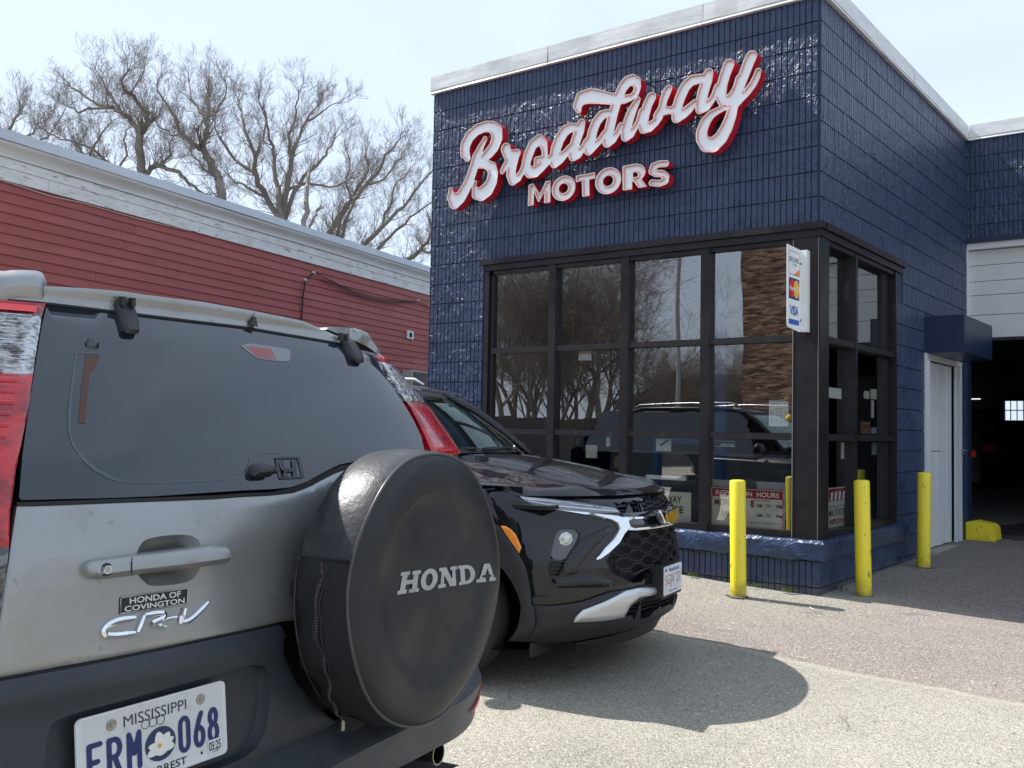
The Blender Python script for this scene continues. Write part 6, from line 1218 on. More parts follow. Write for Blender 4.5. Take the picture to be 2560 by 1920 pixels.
# roof nozzle
m = MB(); b0 = CR.P(*D_['nozzle'][0], .02)
U_ = Vector(CR.U); V_ = Vector(CR.V); Z_ = Vector((0,0,1))
pts = [b0-U_*.012-Z_*.014+V_*.006, b0+U_*.010-Z_*.020+V_*.010, b0+U_*.010+Z_*.002-V_*.04, b0-U_*.012+Z_*.006-V_*.04, b0+U_*.008+Z_*.020, b0+U_*.014+Z_*.020-V_*.006]
m.add(pts, [(0,1,5,4),(1,2,5),(2,3,4,5),(3,0,4)]); part('roof_nozzle', m, BPL, sv)
# ---- number plate
NPW = M('plate_white', (.62,.64,.65), .45, var=[((30.,30.,30.), (.50,.52,.54), .55, .75)]); NPB = M('plate_navy', (.018,.025,.12), .5); NPK = M('plate_black', (.02,.02,.03), .5)
plm = thing('number_plate', tuple(CR.P(-.41, .55, .01)), 'white embossed Mississippi number plate with a magnolia on the silver car', 'number plate')
pq = D_['plate']; 
TLp = Vector((-.590,.699)); TRp = Vector((-.250,.7055)); BRp = Vector((-.236,.5515)); BLp = Vector((-.578,.5415))
def pl(a, b, o=0.):  # a in 0..1 across, b in 0..1 upward
    q = (BLp*(1-a)+BRp*a)*(1-b)+(TLp*(1-a)+TRp*a)*b; p0 = CR.P(-.590, q.y, .006); p1 = CR.P(-.236, q.y, .006)
    k = (q.x+.590)/(.354); return p0.lerp(p1, k)+Vector(CR.V)*(.004+o)
def rr_(w_, h_, r_, n=5):
    P = []
    for cx, cy, a0 in ((w_-r_,h_-r_,0),(r_,h_-r_,90),(r_,r_,180),(w_-r_,r_,270)):
        for i in range(n+1): a = R(a0+90*i/n); P.append((cx+math.cos(a)*r_, cy+math.sin(a)*r_))
    return P
AR = 2.0  # width over height
outl = [(a/AR, b) for a, b in rr_(AR, 1, .075)]
m = MB(); n = len(outl); ctr = (.5,.5)
def sc2(P, k, kk): return [(.5+(a-.5)*k, .5+(b-.5)*kk) for a, b in P]
vs = [pl(a, b, -.003) for a, b in outl]+[pl(a, b, .0012) for a, b in outl]+[pl(a, b, .0012) for a, b in sc2(outl,.975,.95)]+[pl(a, b, .0) for a, b in sc2(outl,.965,.93)]
m.add(vs, [(r_*n+i, r_*n+(i+1) % n, (r_+1)*n+(i+1) % n, (r_+1)*n+i) for r_ in range(3) for i in range(n)]+[tuple(3*n+i for i in range(n))]); part('plate', m, NPW, plm, smooth=True, angle=30)
def plt(cx, cy, o=.0008): return lambda a, b, d=0: pl(cx+a, cy+b, o+d)
def strokes(mb, segs, cx, cy, w_, h_, th, o=.001, asp=.5, rnd_=False):
    """letters drawn from straight strokes in a unit box, squared or rounded ends; th relative to plate height"""
    for (x0, y0, x1, y1) in segs:
        X0, Y0, X1, Y1 = x0*w_/asp, y0*h_, x1*w_/asp, y1*h_; dx, dy = X1-X0, Y1-Y0; l = math.hypot(dx, dy) or 1e-6; tx, ty = dx/l, dy/l; nx_, ny_ = -ty*th/2, tx*th/2
        P = [(X0-tx*th/2+nx_, Y0-ty*th/2+ny_), (X1+tx*th/2+nx_, Y1+ty*th/2+ny_), (X1+tx*th/2-nx_, Y1+ty*th/2-ny_), (X0-tx*th/2-nx_, Y0-ty*th/2-ny_)]
        mb.add([pl(cx+a*asp, cy+b, o) for a, b in P], [(0,1,2,3)])
def glyph(mb, prims_, cx, cy, w_, h_, r_, o=.0012):
    """union of capsules in a unit box -> smooth filled letter; box is w_ x h_ of the plate, r_ in plate heights"""
    pr = []
    for pth in prims_:
        for (a, b), (c, d) in zip(pth[:-1], pth[1:]): pr.append(('c', a*w_*AR, b*h_, r_, c*w_*AR, d*h_, r_))
    ct = sdf_contours(pr, -.06, w_*AR+.06, -.06, h_+.06, .010, (0.,))[0.]; me = curve_mesh('g', [simplify(l, .002) for l in ct])
    mb.add([pl(cx+(v.co.x/AR)-w_/2, cy+v.co.y-h_/2, o) for v in me.vertices], [tuple(p.vertices) for p in me.polygons])
def arcp(cx, cy, rx, ry, a0, a1, n=14): return [(cx+rx*math.cos(R(a0+(a1-a0)*i/n)), cy+ry*math.sin(R(a0+(a1-a0)*i/n))) for i in range(n+1)]
G_ = {'F': [[(0,0),(0,1),(1,1)],[(0,.52),(.75,.52)]], 'R': [[(0,0),(0,1),(.5,1)]+arcp(.5,.75,.5,.25,90,-90)+[(0,.5)],[(.5,.5),(1,0)]], 'M': [[(0,0),(0,1),(.5,.42),(1,1),(1,0)]],
      '0': [arcp(.5,.78,.5,.22,0,180)+arcp(.5,.22,.5,.22,180,360)+[(1,.78)]], '6': [[(.80,1.),(.18,.52)],arcp(.5,.28,.5,.28,0,360,20),[(.02,.30),(.12,.50),(.45,.80),(.78,1.0)]], '8': [arcp(.5,.77,.42,.23,0,360,18), arcp(.5,.27,.5,.27,0,360,18)],
      'E': [[(1,0),(0,0),(0,1),(1,1)],[(0,.52),(.75,.52)]]}
for ch, cx in (('F', .108), ('R', .228), ('M', .352), ('0', .690), ('6', .797), ('8', .900)):
    m = MB(); glyph(m, G_[ch], cx, .44, .066 if ch in 'FRM' else .056, .42, .031); part('character', m, NPB, plm)
m = MB(); V, F = fit_text('MISSISSIPPI', .42, .135, bold=-.004); m.add([pl(.50+a, .825+b, .001) for a, b, c in V], F)
pth = []
for k in range(3): pth.append([(.43+k*.05+.028*math.cos(a/10*6.28)*1.0, .715+.055*math.sin(a/10*6.28)) for a in range(11)])
for p_ in pth: m.tube([pl(a, b, .001) for a, b in p_], .0006, 3)
part('state_name', m, NPK, plm)
m = MB(); m.add([pl(.525+.104*math.cos(i*.1963), .42+.216*math.sin(i*.1963), .0011) for i in range(32)], [tuple(range(32))]); part('flower_disc', m, M('disc_navy', (.02,.035,.09), .5), plm)
m = MB()
def petal(cx, cy, l_, w_, an, o):
    P = []
    for i in range(14):
        a = i/13*math.pi*2; r1 = math.cos(a)*l_*.5+l_*.5; r2 = math.sin(a)*w_*.5*(1.0-.25*math.cos(a)); P.append((cx+(r1*math.cos(an)-r2*math.sin(an))*.5, cy+(r1*math.sin(an)+r2*math.cos(an))))
    m.add([pl(a, b, o) for a, b in P], [tuple(range(14))])
for k, (an, l_, w_, o) in enumerate(((205,.20,.12,.0013),(-15,.19,.13,.00135),(170,.17,.10,.0014),(20,.19,.10,.00145),(-90,.12,.20,.0015),(50,.19,.12,.00155),(100,.19,.13,.0016))): petal(.525, .39, l_, w_, R(an), o)
part('flower', m, M('petal_white', (.72,.72,.68), .5), plm)
m = MB(); m.add([pl(.515+.014*math.cos(i*.785), .40+.032*math.sin(i*.785), .0019) for i in range(8)], [tuple(range(8))]); part('flower_heart', m, M('gold', (.65,.33,.03), .5), plm)
m = MB(); V, F = fit_text('FORREST', .30, .10, bold=.01); m.add([pl(.55+a, .10+b, .001) for a, b, c in V], F); part('county_name', m, NPK, plm)
m = MB(); V, F = fit_text('05:25', .088, .125, bold=.02); m.add([pl(.905+a, .165+b, .0018) for a, b, c in V], F)
V, F = fit_text('97 FRM068', .06, .022); m.add([pl(.905+a, .085+b, .0018) for a, b, c in V], F)
part('date', m, NPK, plm, kind='stuff')
m = MB(); m.add([pl(.808+.008*math.cos(i*.785), .12+.02*math.sin(i*.785), .0012) for i in range(8)], [tuple(range(8))]); part('dot', m, NPK, plm)
m = MB(); m.add([pl(a, b, .0014) for a, b in ((.855,.06),(.955,.06),(.955,.25),(.855,.25))], [(0,1,2,3)]); part('date_sticker', m, M('plate_sticker', (.66,.68,.70), .4), plm)
for a, b in ((.215,.83),(.815,.83)):
    m = MB(); c = pl(a, b, .0); m.lathe([(0,.0045),(.004,.0045),(.0045,.002),(.0105,.0018),(.011,0)], c, CR.V, 18); part('screw', m, M('galvanised', (.36,.35,.33), .4, metal=.8, var=[(60., (.18,.12,.08), .5, .7)]), plm, smooth=True, angle=40)
# ---- badges
m = MB(); bq = [(-.502,.9085),(-.3485,.906),(-.350,.877),(-.5045,.8775)]
db = cpart('dealer_badge', [(-.5035,.8775),(-.350,.8755),(-.3475,.878),(-.3455,.9065),(-.348,.9085),(-.500,.9095),(-.503,.907)], M('badge_black', (.012,.012,.012), .4), .0085, .003, .02, parent=tg)
m = MB(); m.tube([CR.P(a, b, .0088) for a, b in [(-.502,.879),(-.351,.877),(-.349,.879),(-.347,.9055),(-.349,.9075),(-.499,.9085),(-.5015,.906)]], .0008, 4, closed=True); put_text(m, 'HONDA OF', .118, .0115, lambda a, b, d=0: CR.P(-.424+a, .8995+b-a*.01, .0092), bold=.02); put_text(m, 'COVINGTON', .138, .0105, lambda a, b, d=0: CR.P(-.425+a, .8855+b-a*.01, .0092), bold=.02)
part('badge_lettering', m, M('badge_silver', (.60,.60,.57), .4), db)
# model lettering in chrome
m = MB()
for nm_, w0 in (('modelC',.0068),('modelR',.0062),('modelS',.0060),('modelD',.0034),('modelI',.0062),('modelV',.0060)):
    P = D_[nm_]; Q = []
    for a in range(len(P)-1):
        for j in range(4): Q.append((P[a][0]+(P[a+1][0]-P[a][0])*j/4, P[a][1]+(P[a+1][1]-P[a][1])*j/4))
    Q.append(P[-1])
    for _ in range(2): Q = [Q[0]]+[((Q[i-1][0]+2*Q[i][0]+Q[i+1][0])/4, (Q[i-1][1]+2*Q[i][1]+Q[i+1][1])/4) for i in range(1, len(Q)-1)]+[Q[-1]]
    m.tube([CR.P(t, z, .0095) for t, z in Q], [w0*(.7+.3*min(1,min(k_, len(Q)-1-k_)/2)) for k_ in range(len(Q))], 6)
part('model_badge', m, CHRM, tg, smooth=True, angle=30)

# ---------------------------------------------------------------- spare wheel in its cover
COV = M('cover_vinyl', (.013,.0145,.018), .42, spec=.45, bumps=[('fine', 170., .35, .0012), ('noise', 6., .28, .012)], var=[((3.,3.,3.), (.019,.021,.024), .45, .75), ((16.,16.,16.), (.034,.035,.036), .62, .74)])
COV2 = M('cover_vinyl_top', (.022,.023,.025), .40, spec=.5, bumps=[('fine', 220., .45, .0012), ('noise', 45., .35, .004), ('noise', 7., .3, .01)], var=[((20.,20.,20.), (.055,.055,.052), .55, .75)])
CF = M('cover_fabric', (.017,.018,.020), .75, spec=.3, bumps=[('noise', (9.,9.,5.), .5, .02), ('fine', 300., .3, .001)])
KS = .955; C0 = Vector((2.80,-7.63,1.24)); TC = C0+(Vector((1.119,-5.748,.842))-C0)*KS; ta = R(98.6); TU = Vector((math.cos(ta), math.sin(ta), 0)); TV = Vector((math.sin(ta), -math.cos(ta), 0))
sp_ = thing('spare_wheel', tuple(TC-TV*.1), 'spare wheel in a black vinyl cover lettered in grey, hung on the silver tailgate', 'spare wheel')
def tw_(a, r_, h, soft=1.):   # angle, radius, depth
    rr2 = r_*(1+soft*(.006*math.sin(a*3+1.)+.004*math.sin(a*7+h*30)))
    return TC+(TU*math.cos(a)*rr2+Vector((0,0,1))*math.sin(a)*rr2*1.0+TV*(h+soft*.003*math.sin(a*5+2)))*KS
def ringgrid(mb, prof, a0, a1, n, fn=tw_):
    k = len(prof); vs = [fn(R(a0+(a1-a0)*i/n), r_, h) for i in range(n+1) for r_, h in prof]
    mb.add(vs, [(i*k+j, i*k+j+1, (i+1)*k+j+1, (i+1)*k+j) for i in range(n) for j in range(k-1)])
face = [(.001,.0), (.06,.001), (.12,.001), (.185,.001), (.215,.003), (.235,.010), (.255,.013), (.28,.013), (.305,.010), (.325,.004), (.335,-.003)]
m = MB(); ringgrid(m, [(r_, h+.0) for r_, h in face], 0, 360, 96, lambda a, r_, h: tw_(a, r_, h+(.0035*math.sin(a*2+.6)*math.exp(-((r_-.24)/.06)**2)), 1. if r_ > .1 else 0)); part('cover_face', m, COV, sp_, smooth=True)
side = [(.335,-.003),(.3415,-.020),(.345,-.060),(.345,-.11),(.340,-.150),(.325,-.172),(.27,-.18)]
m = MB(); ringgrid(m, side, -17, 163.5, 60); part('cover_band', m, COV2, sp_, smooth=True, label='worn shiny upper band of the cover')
def sag(a, r_, h):
    q = tw_(a, r_, h); k = max(0, math.sin(R(200)-a) if 0 else 0); w = .006*math.sin(a*11+h*40)*min(1, -h*10)+.004*math.sin(a*23-h*70)*min(1, -h*10)
    return q+(q-TC).normalized()*w
m = MB(); ringgrid(m, side, 163.5, 343, 70, sag); part('cover_skirt', m, CF, sp_, smooth=True)
m = MB(); m.tube([tw_(R(i*360/96), .3375, -.004) for i in range(96)], .0042, 6, closed=True); part('piping', m, M('piping_vinyl', (.055,.055,.055), .32), sp_, smooth=True)
m = MB(); m.tube([tw_(R(163.3), .345, h) for h in (-.01,-.05,-.10,-.15)], .0028, 5); m.tube([tw_(R(343), .345, h) for h in (-.01,-.05,-.10,-.15)], .0028, 5); m.tube([tw_(R(i*2.5+163), .344, -.152) for i in range(34)], .003, 5); part('seam', m, COV, sp_, kind='stuff')
ZP = M('zip_metal', (.14,.11,.12), .45, metal=.5); zh = lambda a: -.080-.0006*max(0,a-190)-.00001*max(0,a-205)**2*1.5
m = MB()
for i in range(76):
    a = 165.5+i*.95; c = sag(R(a), .3465, zh(a)); tn = (sag(R(a+1), .3465, zh(a+1))-c).normalized(); nn_ = (c-TC); nn_ -= TV*nn_.dot(TV); nn_.normalize(); m.obox(c+nn_*.0035, tn, tn.cross(nn_), nn_, .0028, .0075, .0025)
zp = part('zip', m, ZP, sp_, label='metal zip down the left side of the cover')
for dd_ in (-.009, .009):
    m = MB(); m.tube([sag(R(165.5+i*3), .3468, zh(165.5+i*3)+dd_) for i in range(25)], .0016, 4); part('zip_tape', m, COV, sp_)
m = MB(); a = 238.; c = sag(R(a), .352, zh(a)); m.obox(c+Vector((0,0,-.012)), (0,0,1), TU, TV, .038, .010, .003); m.lathe([(.003,-.002),(.006,-.002),(.006,.002),(.003,.002)], c+Vector((0,0,.01)), TV, 10); part('zip_pull', m, M('galvanised'), zp)
m = MB(); vs = [sag(R(236), .343, -.115), sag(R(252), .343, -.11), sag(R(248), .375, -.13), sag(R(240), .385, -.14)]; m.add(vs, [(0,1,2,3)]); part('loose_flap', m, CF, sp_)
m = MB(); m.tube([tw_(R(i*7.5), .2, 0, 0)*0+TC+TU*math.cos(R(i*6+25))*.215+Vector((0,0,1))*math.sin(R(i*6+25))*.235+TV*.0075 for i in range(0,18)], .0006, 3)
m.lathe([(.02,-.18),(.2,-.18),(.2,-.24),(.02,-.24)], TC, TV, 24); part('wheel_carrier', m, BPL, sp_)
# slab lettering on the face
HW = .44
def slab(ch):
    s = .30; t = .17   # stem width, serif height in a unit box
    b = lambda x0, y0, x1, y1: ('p', [(x0,y0),(x1,y0),(x1,y1),(x0,y1)])
    if ch == 'H': return 1.12, [b(.12,.05,.40,.95), b(.72,.05,1.0,.95), b(.3,.40,.85,.60), b(0,0,.50,t), b(0,1-t,.50,1), b(.62,0,1.12,t), b(.62,1-t,1.12,1)]
    if ch == 'O': return 1.0, [('e',.5,.5,.5,.52), ('-p',[(.5+.21*math.cos(i*.3142), .5+.30*math.sin(i*.3142)) for i in range(20)])]
    if ch == 'N': return 1.16, [b(.14,.05,.34,.95), b(.84,.0,1.04,.95), ('p',[(.10,1),(.44,1),(1.04,0),(.74,0)]), b(0,0,.46,t), b(0,1-t,.34,1), b(.70,1-t,1.16,1)]
    if ch == 'D': return 1.04, [b(.12,.0,.40,1), b(0,0,.5,t), b(0,1-t,.5,1), ('p',[(.3,0),(.58,0)]+[(.55+.49*math.cos(R(a)), .5+.5*math.sin(R(a))) for a in range(-80,81,16)]+[(.58,1),(.3,1)]), ('-p',[(.40,t+.01),(.55,t+.01)]+[(.52+.24*math.cos(R(a)), .5+.32*math.sin(R(a))) for a in range(-70,71,20)]+[(.55,.99-t),(.40,.99-t)])]
    return 1.16, [('p',[(.14,.05),(.36,.05),(.68,.85),(.68,1),(.42,1)]), ('p',[(.42,1),(.74,1),(1.04,.05),(.74,.05)]), b(.36,.24,.80,.38), b(0,0,.46,t), b(.64,0,1.16,t), ('-p',[(.44,.40),(.68,.40),(.58,.74)])]
def fpt(x_, y_):
    r_ = math.hypot(x_, y_); a_ = math.atan2(y_, x_); h = float(np.interp(r_, [f[0] for f in face], [f[1] for f in face]))+.0035*math.sin(a_*2+.6)*math.exp(-((r_-.24)/.06)**2)+.0016
    return TC+(TU*x_+Vector((0,0,y_))+TV*(h+(.003*math.sin(a_*5+2) if r_ > .1 else 0)))*KS
m = MB(); x = 0; tot = sum(slab(c)[0] for c in 'HONDA')+.06*4
for ch in 'HONDA':
    w_, pr = slab(ch); ct = sdf_contours(pr, -.08, w_+.08, -.08, 1.08, .022, (0.,))[0.]; me = curve_mesh('h', [simplify(l, .005) for l in ct])
    def hp(px_, py_):
        k = (x+px_+.02*py_*0)/tot; q = Vector((-.1542,.0008)).lerp(Vector((.2934,-.018)), k).lerp(Vector((-.1425,.0532)).lerp(Vector((.2855,.0310)), k), py_)
        return fpt(q.x, q.y)
    m.add([hp(v.co.x, v.co.y) for v in me.vertices], [tuple(p.vertices) for p in me.polygons]); x += w_+.06
part('lettering', m, M('print_grey', (.36,.37,.37), .55, var=[(40., (.28,.28,.28), .5, .7)]), sp_, fix=False)
# ---------------------------------------------------------------- black car beyond
CPR = [(.05,.96,-.14),(.17,.98,-.08),(.25,1,-.03),(.38,1,0),(.55,1,-.005),(.70,1,-.03),(.80,1,-.05),(.88,.99,-.085),(.95,.97,-.16),(1.03,.93,-.32)]
CH = Surf((.20,-2.87,0), 100, .12, .92, .90, 2.2, CPR, side=3.4)
_tsh = lambda t: float(np.interp(t, [-4,-.4,-.1,.12,.6,4], [.05,.05,.025,.035,.035,.035]))
class NoseSurf(Surf):
    def loc(s, t, z, off=0.): return Surf.loc(s, t+_tsh(t), z-.004, off)
CH.__class__ = NoseSurf
H_ = {k: [(t-_tsh(t-.045), z+.004) for t, z in v] for k, v in CHV_D.items()}
BLK = M('black_car_paint', (.0055,.006,.009), .25, spec=.05, coat=1.0, bumps=[('noise', 3., .02, .01), ('fine', 400., .03, .0006)], var=[((12.,12.,12.), (.010,.011,.013), .5, .8)])
MAT = M('matte_cladding', (.016,.017,.019), .50, bumps=[('fine', 300., .25, .001)], var=[((6.,6.,6.), (.024,.025,.027), .5, .8)])
MSIL = M('matt_silver', (.60,.61,.62), .34, metal=.75, bumps=[('fine', 300., .05, .001)])
DLEN = M('lamp_dark_lens', (.05,.05,.055), .06, coat=1., spec=.6)
ck = thing('black_car', tuple(CH.W(-.14, -2.1, -.07)), 'black new sport utility parked nose out beyond the silver car', 'car')
def hpart(name, poly, mat, off, thick=.01, res=.03, bev=0., bw=.01, parent=None, label=None, sm=True, it=0, holes=()):
    m = MB(); P = smooth_poly(poly, it) if it else poly; patch(m, CH, P, off, thick, res, bev, bw, holes=holes); return part(name, m, mat, parent if parent is not None else ck, smooth=sm, angle=45, label=label)
# inner structure
m = MB(); m.grid(90, 24, lambda a, b: CH.P(-1.06+2.4*a, .20+.68*b, -.045-.03*(1-b))); part('inner_body', m, BLKR, ck, smooth=True)
AX = -1.47; AZ = .285
def arcpts(r_, a0, a1, n, rx=None): return [(AX+(rx or r_)*math.cos(R(a0+(a1-a0)*i/n)), AZ+r_*math.sin(R(a0+(a1-a0)*i/n))) for i in range(n+1)]
ao = [(-1.028,.379),(-1.035,.46),(-1.059,.575),(-1.100,.675),(-1.155,.755),(-1.225,.808),(-1.33,.83),(-1.47,.835),(-1.62,.82),(-1.76,.765),(-1.87,.67),(-1.94,.55),(-1.965,.40)]
top = [(1.10,.90),(.183,.904),(-.086,.889),(-.489,.878),(-.662,.887),(-.876,.913),(-.981,.924),(-.984,.943),(-1.114,.964),(-1.30,.972),(-1.6,.985)]
front = [(-1.02,.379),(-.924,.375),(-.788,.388),(-.615,.430),(-.501,.436),(-.269,.446),(.038,.462),(.30,.455),(.7,.42),(1.10,.38)]
g_hole = H_['grille'][:]; 
GRH = [(-.484,.719),(-.433,.731),(.10,.727),(.42,.715),(.52,.70),(.56,.60),(.45,.51),(.2,.497),(-.281,.503),(-.533,.497),(-.584,.518),(-.628,.587),(-.536,.664)]
UGH = [(-.493,.872),(-.333,.877),(-.105,.882),(.117,.887),(.45,.885),(.60,.875),(.62,.855),(.45,.838),(.2,.835),(-.204,.828),(-.438,.822),(-.474,.823)]
hpart('front_bumper_skin', front+top[:8]+[(-1.04,.944)]+[(-1.09,.90),(-1.12,.80)][:0]+[(-1.11,.70)][:0]+ao[:4][::-1][:0]+[(-1.155,.935),(-1.165,.86),(-1.155,.757),(-1.100,.677),(-1.059,.577),(-1.035,.46)], BLK, .0, .03, .035, bev=.006, bw=.012, holes=[GRH, UGH, H_['foglamp'], H_['vent']])
hpart('front_wing', [(-1.168,.86),(-1.158,.935),(-1.06,.948),(-1.114,.966),(-1.30,.974),(-1.6,.987),(-1.93,.995),(-1.975,.40),(-1.965,.40)]+ao[::-1][1:9]+[(-1.157,.757)], BLK, .0, .03, .04, bev=.004, bw=.010)
for t0, t1 in ((-1.94,-2.92),(-2.93,-3.62)):
    hpart('side_door', [(t0,.40),(t0,.997),(t1,1.015),(t1,.40)], BLK, .0, .02, .09, bev=.004, bw=.01)
hpart('rear_side', [(-3.63,.45),(-3.63,1.015),(-4.25,1.02),(-4.25,.45)], BLK, 0, .02, .1)
hpart('sill_cladding', [(-1.97,.13),(-1.97,.398),(-3.7,.398),(-3.7,.13)], MAT, .004, .02, .1)
# wheel arch band and lower bumper
ai = arcpts(.40, -18, 198, 22)
band = [(AX+.40*math.cos(R(-14)), .19)]+[p for p in ai if p[1] > .2]+[(-1.86,.15),(-1.97,.15),(-1.963,.40)]+ao[::-1][1:]+[(-1.02,.377),(-.99,.30),(-.985,.186)]
hpart('arch_cladding', band, MAT, .012, .05, .03, bev=.006, bw=.012)
m = MB(); NN = 26
vs = []
for p in [q for q in ai if q[1] > .12]:
    for d in (.0, -.14, -.30): vs.append(CH.P(p[0], p[1], d))
k = len(vs)//3; m.add(vs, [(i*3+j, i*3+j+1, (i+1)*3+j+1, (i+1)*3+j) for i in range(k-1) for j in range(2)]); part('wheel_liner', m, BLKR, ck)
for s_ in (-1, 1):
    m = MB(); m.obox(CH.W(s_*.50,-.95,.50), CH.U, CH.V, (0,0,1), .02, 1.25, .80); m.obox(CH.W(s_*.66,-.95,.86), CH.U, CH.V, (0,0,1), .34, 1.2, .02); m.obox(CH.W(s_*.66,-1.50,.50), CH.U, CH.V, (0,0,1), .36, .02, .75); part('wheel_well', m, BLKR, ck)
LG = [(-.456,.347),(-.386,.367),(-.168,.368),(.04,.371),(.35,.365),(.46,.345),(.46,.31),(.2,.305),(-.139,.310),(-.438,.298),(-.496,.294)]
hpart('lower_bumper', [(-.99,.188),(-.986,.30),(-1.018,.375),(-.924,.373),(-.788,.386),(-.615,.428),(-.501,.434),(-.269,.444),(.038,.460),(.30,.453),(.7,.418),(1.10,.378),(1.10,.16),(.6,.20),(.071,.235),(-.122,.228),(-.331,.214),(-.56,.200),(-.722,.184),(-.874,.176)], MAT, .006, .05, .03, bev=.008, bw=.015, holes=[LG])
m = MB()
for k in range(3): m.tube([CH.P(-.50+.96*i/16, .312+k*.021+.004*math.sin(i*2), -.012) for i in range(17)], .0035, 5)
part('lower_grille', m, BPL, ck)
hpart('lower_lip', [(-.72,.165),(-.56,.178),(-.331,.195),(-.1,.21),(.5,.21),(.9,.17),(.9,.13),(-.5,.13)], BPL, -.03, .03, .05)
m = MB(); m.obox(CH.W(-.66,-.46,.145), CH.U, CH.V, (0,0,1), .22, .02, .07); part('air_flap', m, BPL, ck)
hpart('skid_trim', [(-.797,.290),(-.793,.318),(-.764,.350),(-.640,.390),(-.513,.431),(-.417,.437),(-.243,.423),(-.10,.418),(-.10,.392),(-.208,.386),(-.412,.387),(-.470,.353),(-.498,.294),(-.628,.287)], MSIL, .022, .02, .02, bev=.008, bw=.012)
# grilles
m = MB()
rowsz = [.512+.0345*k for k in range(7)]
for k, z in enumerate(rowsz):
    m = MB(); P = []; t = -.64; ph = k % 2; i = 0
    while t < .56:
        up = (i+ph) % 2; P += [(t, z+(.011 if up else -.011)), (t+.075, z+(.011 if up else -.011))]; t += .105; i += 1
    P = [p for p in P if inpoly(p[0], min(p[1], .727), [(a, b) for a, b in GRH]) or inpoly(p[0], p[1], GRH)]
    if len(P) > 2: 
        m.tube([CH.P(t, zz, -.016) for t, zz in P], .0068, 6); m.tube([CH.P(t, zz+.004, -.006) for t, zz in P], .0028, 5); part('grille_bar', m, BPL, ck)
for k in range(3):
    m = MB(); P = [( -.47+.105*i*.5, .836+.013*k+(.004 if (i//2+k) % 2 else -.004)) for i in range(21)]; m.tube([CH.P(t, z, -.012) for t, z in P], .004, 5); part('upper_grille_bar', m, BPL, ck)
hpart('gloss_bar', [(-.475,.820),(-.3,.820),(-.106,.823),(.20,.832),(.55,.830),(.60,.80),(.50,.735),(.14,.733),(-.419,.736),(-.447,.772),(-.446,.795)], M('gloss_black', (.006,.006,.007), .06, coat=1.), .012, .02, .03, bev=.004, bw=.008)
# chrome blade: upper run, then the hooked lower run
hpart('chrome_trim', [(-.841,.846),(-.666,.831),(-.520,.815),(-.452,.806),(-.388,.800),(-.384,.790),(-.436,.784),(-.436,.752),(-.46,.735),(-.492,.714),(-.535,.671),(-.615,.622),(-.665,.597),(-.691,.600),(-.632,.654),(-.553,.705),(-.515,.745),(-.530,.772),(-.566,.790),(-.687,.820)], CHRM, .022, .02, .012, bev=.008, bw=.007)
hpart('chrome_line', [(-.436,.752),(-.404,.7425),(.11,.738),(.42,.735),(.42,.727),(.11,.7285),(-.433,.731),(-.46,.737)], CHRM, .020, .02, .02, bev=.004, bw=.004)
hpart('chrome_line', [(-.388,.800),(-.20,.795),(-.12,.797),(-.12,.789),(-.2,.787),(-.386,.789)], CHRM, .0165, .01, .02)
# badge
gb = [(-.010,.786),(.055,.790),(.055,.802),(.140,.806),(.140,.794),(.195,.796),(.180,.764),(.118,.760),(.118,.748),(.030,.745),(.030,.757),(-.035,.755)]
bt = hpart('bowtie_badge', [( -.150+ (t+.035)*1.0+.02 if 0 else t, z) for t, z in [(-.130,.824),(-.085,.826),(-.062,.808),(.062,.816),(.10,.826),(.165,.826),(.215,.808),(.190,.758),(.135,.752),(.130,.738),(.005,.735),(-.02,.748),(-.075,.750)]], CHRM, .034, .02, .012, bev=.005, bw=.006)
hpart('badge_fill', [(-.060,.796),(.020,.800),(.020,.808),(.120,.812),(.130,.804),(.195,.806),(.178,.766),(.118,.761),(.118,.750),(.018,.746),(.010,.756),(-.052,.756)], M('badge_gold', (.62,.36,.05), .25, metal=.5), .037, .003, .012, parent=bt)
m = MB(); c = CH.P(.145, .902, .0); 
# lamps
dl = hpart('running_lamp', [(-1.005,.910),(-.885,.901),(-.713,.880),(-.504,.850),(-.476,.824),(-.691,.830),(-.849,.844),(-.942,.860),(-.985,.877)], M('lamp_grey_lens', (.20,.21,.25), .07, metal=.2, coat=1., var=[((5.,5.,30.), (.10,.10,.12), .45, .7)]), .006, .01, .02, bev=.003, bw=.006)
m = MB(); m.tube([CH.P(t, z, .010) for t, z in ((-.98,.888),(-.90,.872),(-.80,.861),(-.70,.852),(-.60,.843),(-.50,.834))], .0045, 6); part('light_guide', m, M('light_guide', (.55,.56,.62), .15, coat=1.), dl)
m = MB(); m.tube([CH.P(t, z, .0095) for t, z in ((-.99,.897),(-.885,.889),(-.713,.869),(-.52,.846))], .0022, 5); part('lamp_rib', m, M('light_guide'), dl)
fl_ = hpart('head_lamp', H_['foglamp'], DLEN, -.012, .02, .02, it=1)
pj = H_['projector'][0]; m = MB(); c = CH.P(pj[0]+.006, pj[1]+.006, -.012); nrm = (CH.P(pj[0], pj[1], .02)-CH.P(pj[0], pj[1], 0)).normalized()
m.lathe([(.0,.012),(.018,.009),(.026,.002),(.030,.004),(.036,.002),(.037,-.004)], c, nrm, 8); part('projector', m, M('projector_glass', (.62,.66,.62), .08, metal=.3, coat=1.), fl_, smooth=True, angle=35)
hpart('vent_trim', H_['vent'], BPL, -.02, .01, .03)
for k in range(3):
    m = MB(); m.tube([CH.P(-.935+.004*k, .535+.018*k, -.006), CH.P(-.885+.008*k, .535+.018*k, -.008)], .004, 5); part('vent_slat', m, BPL, ck)
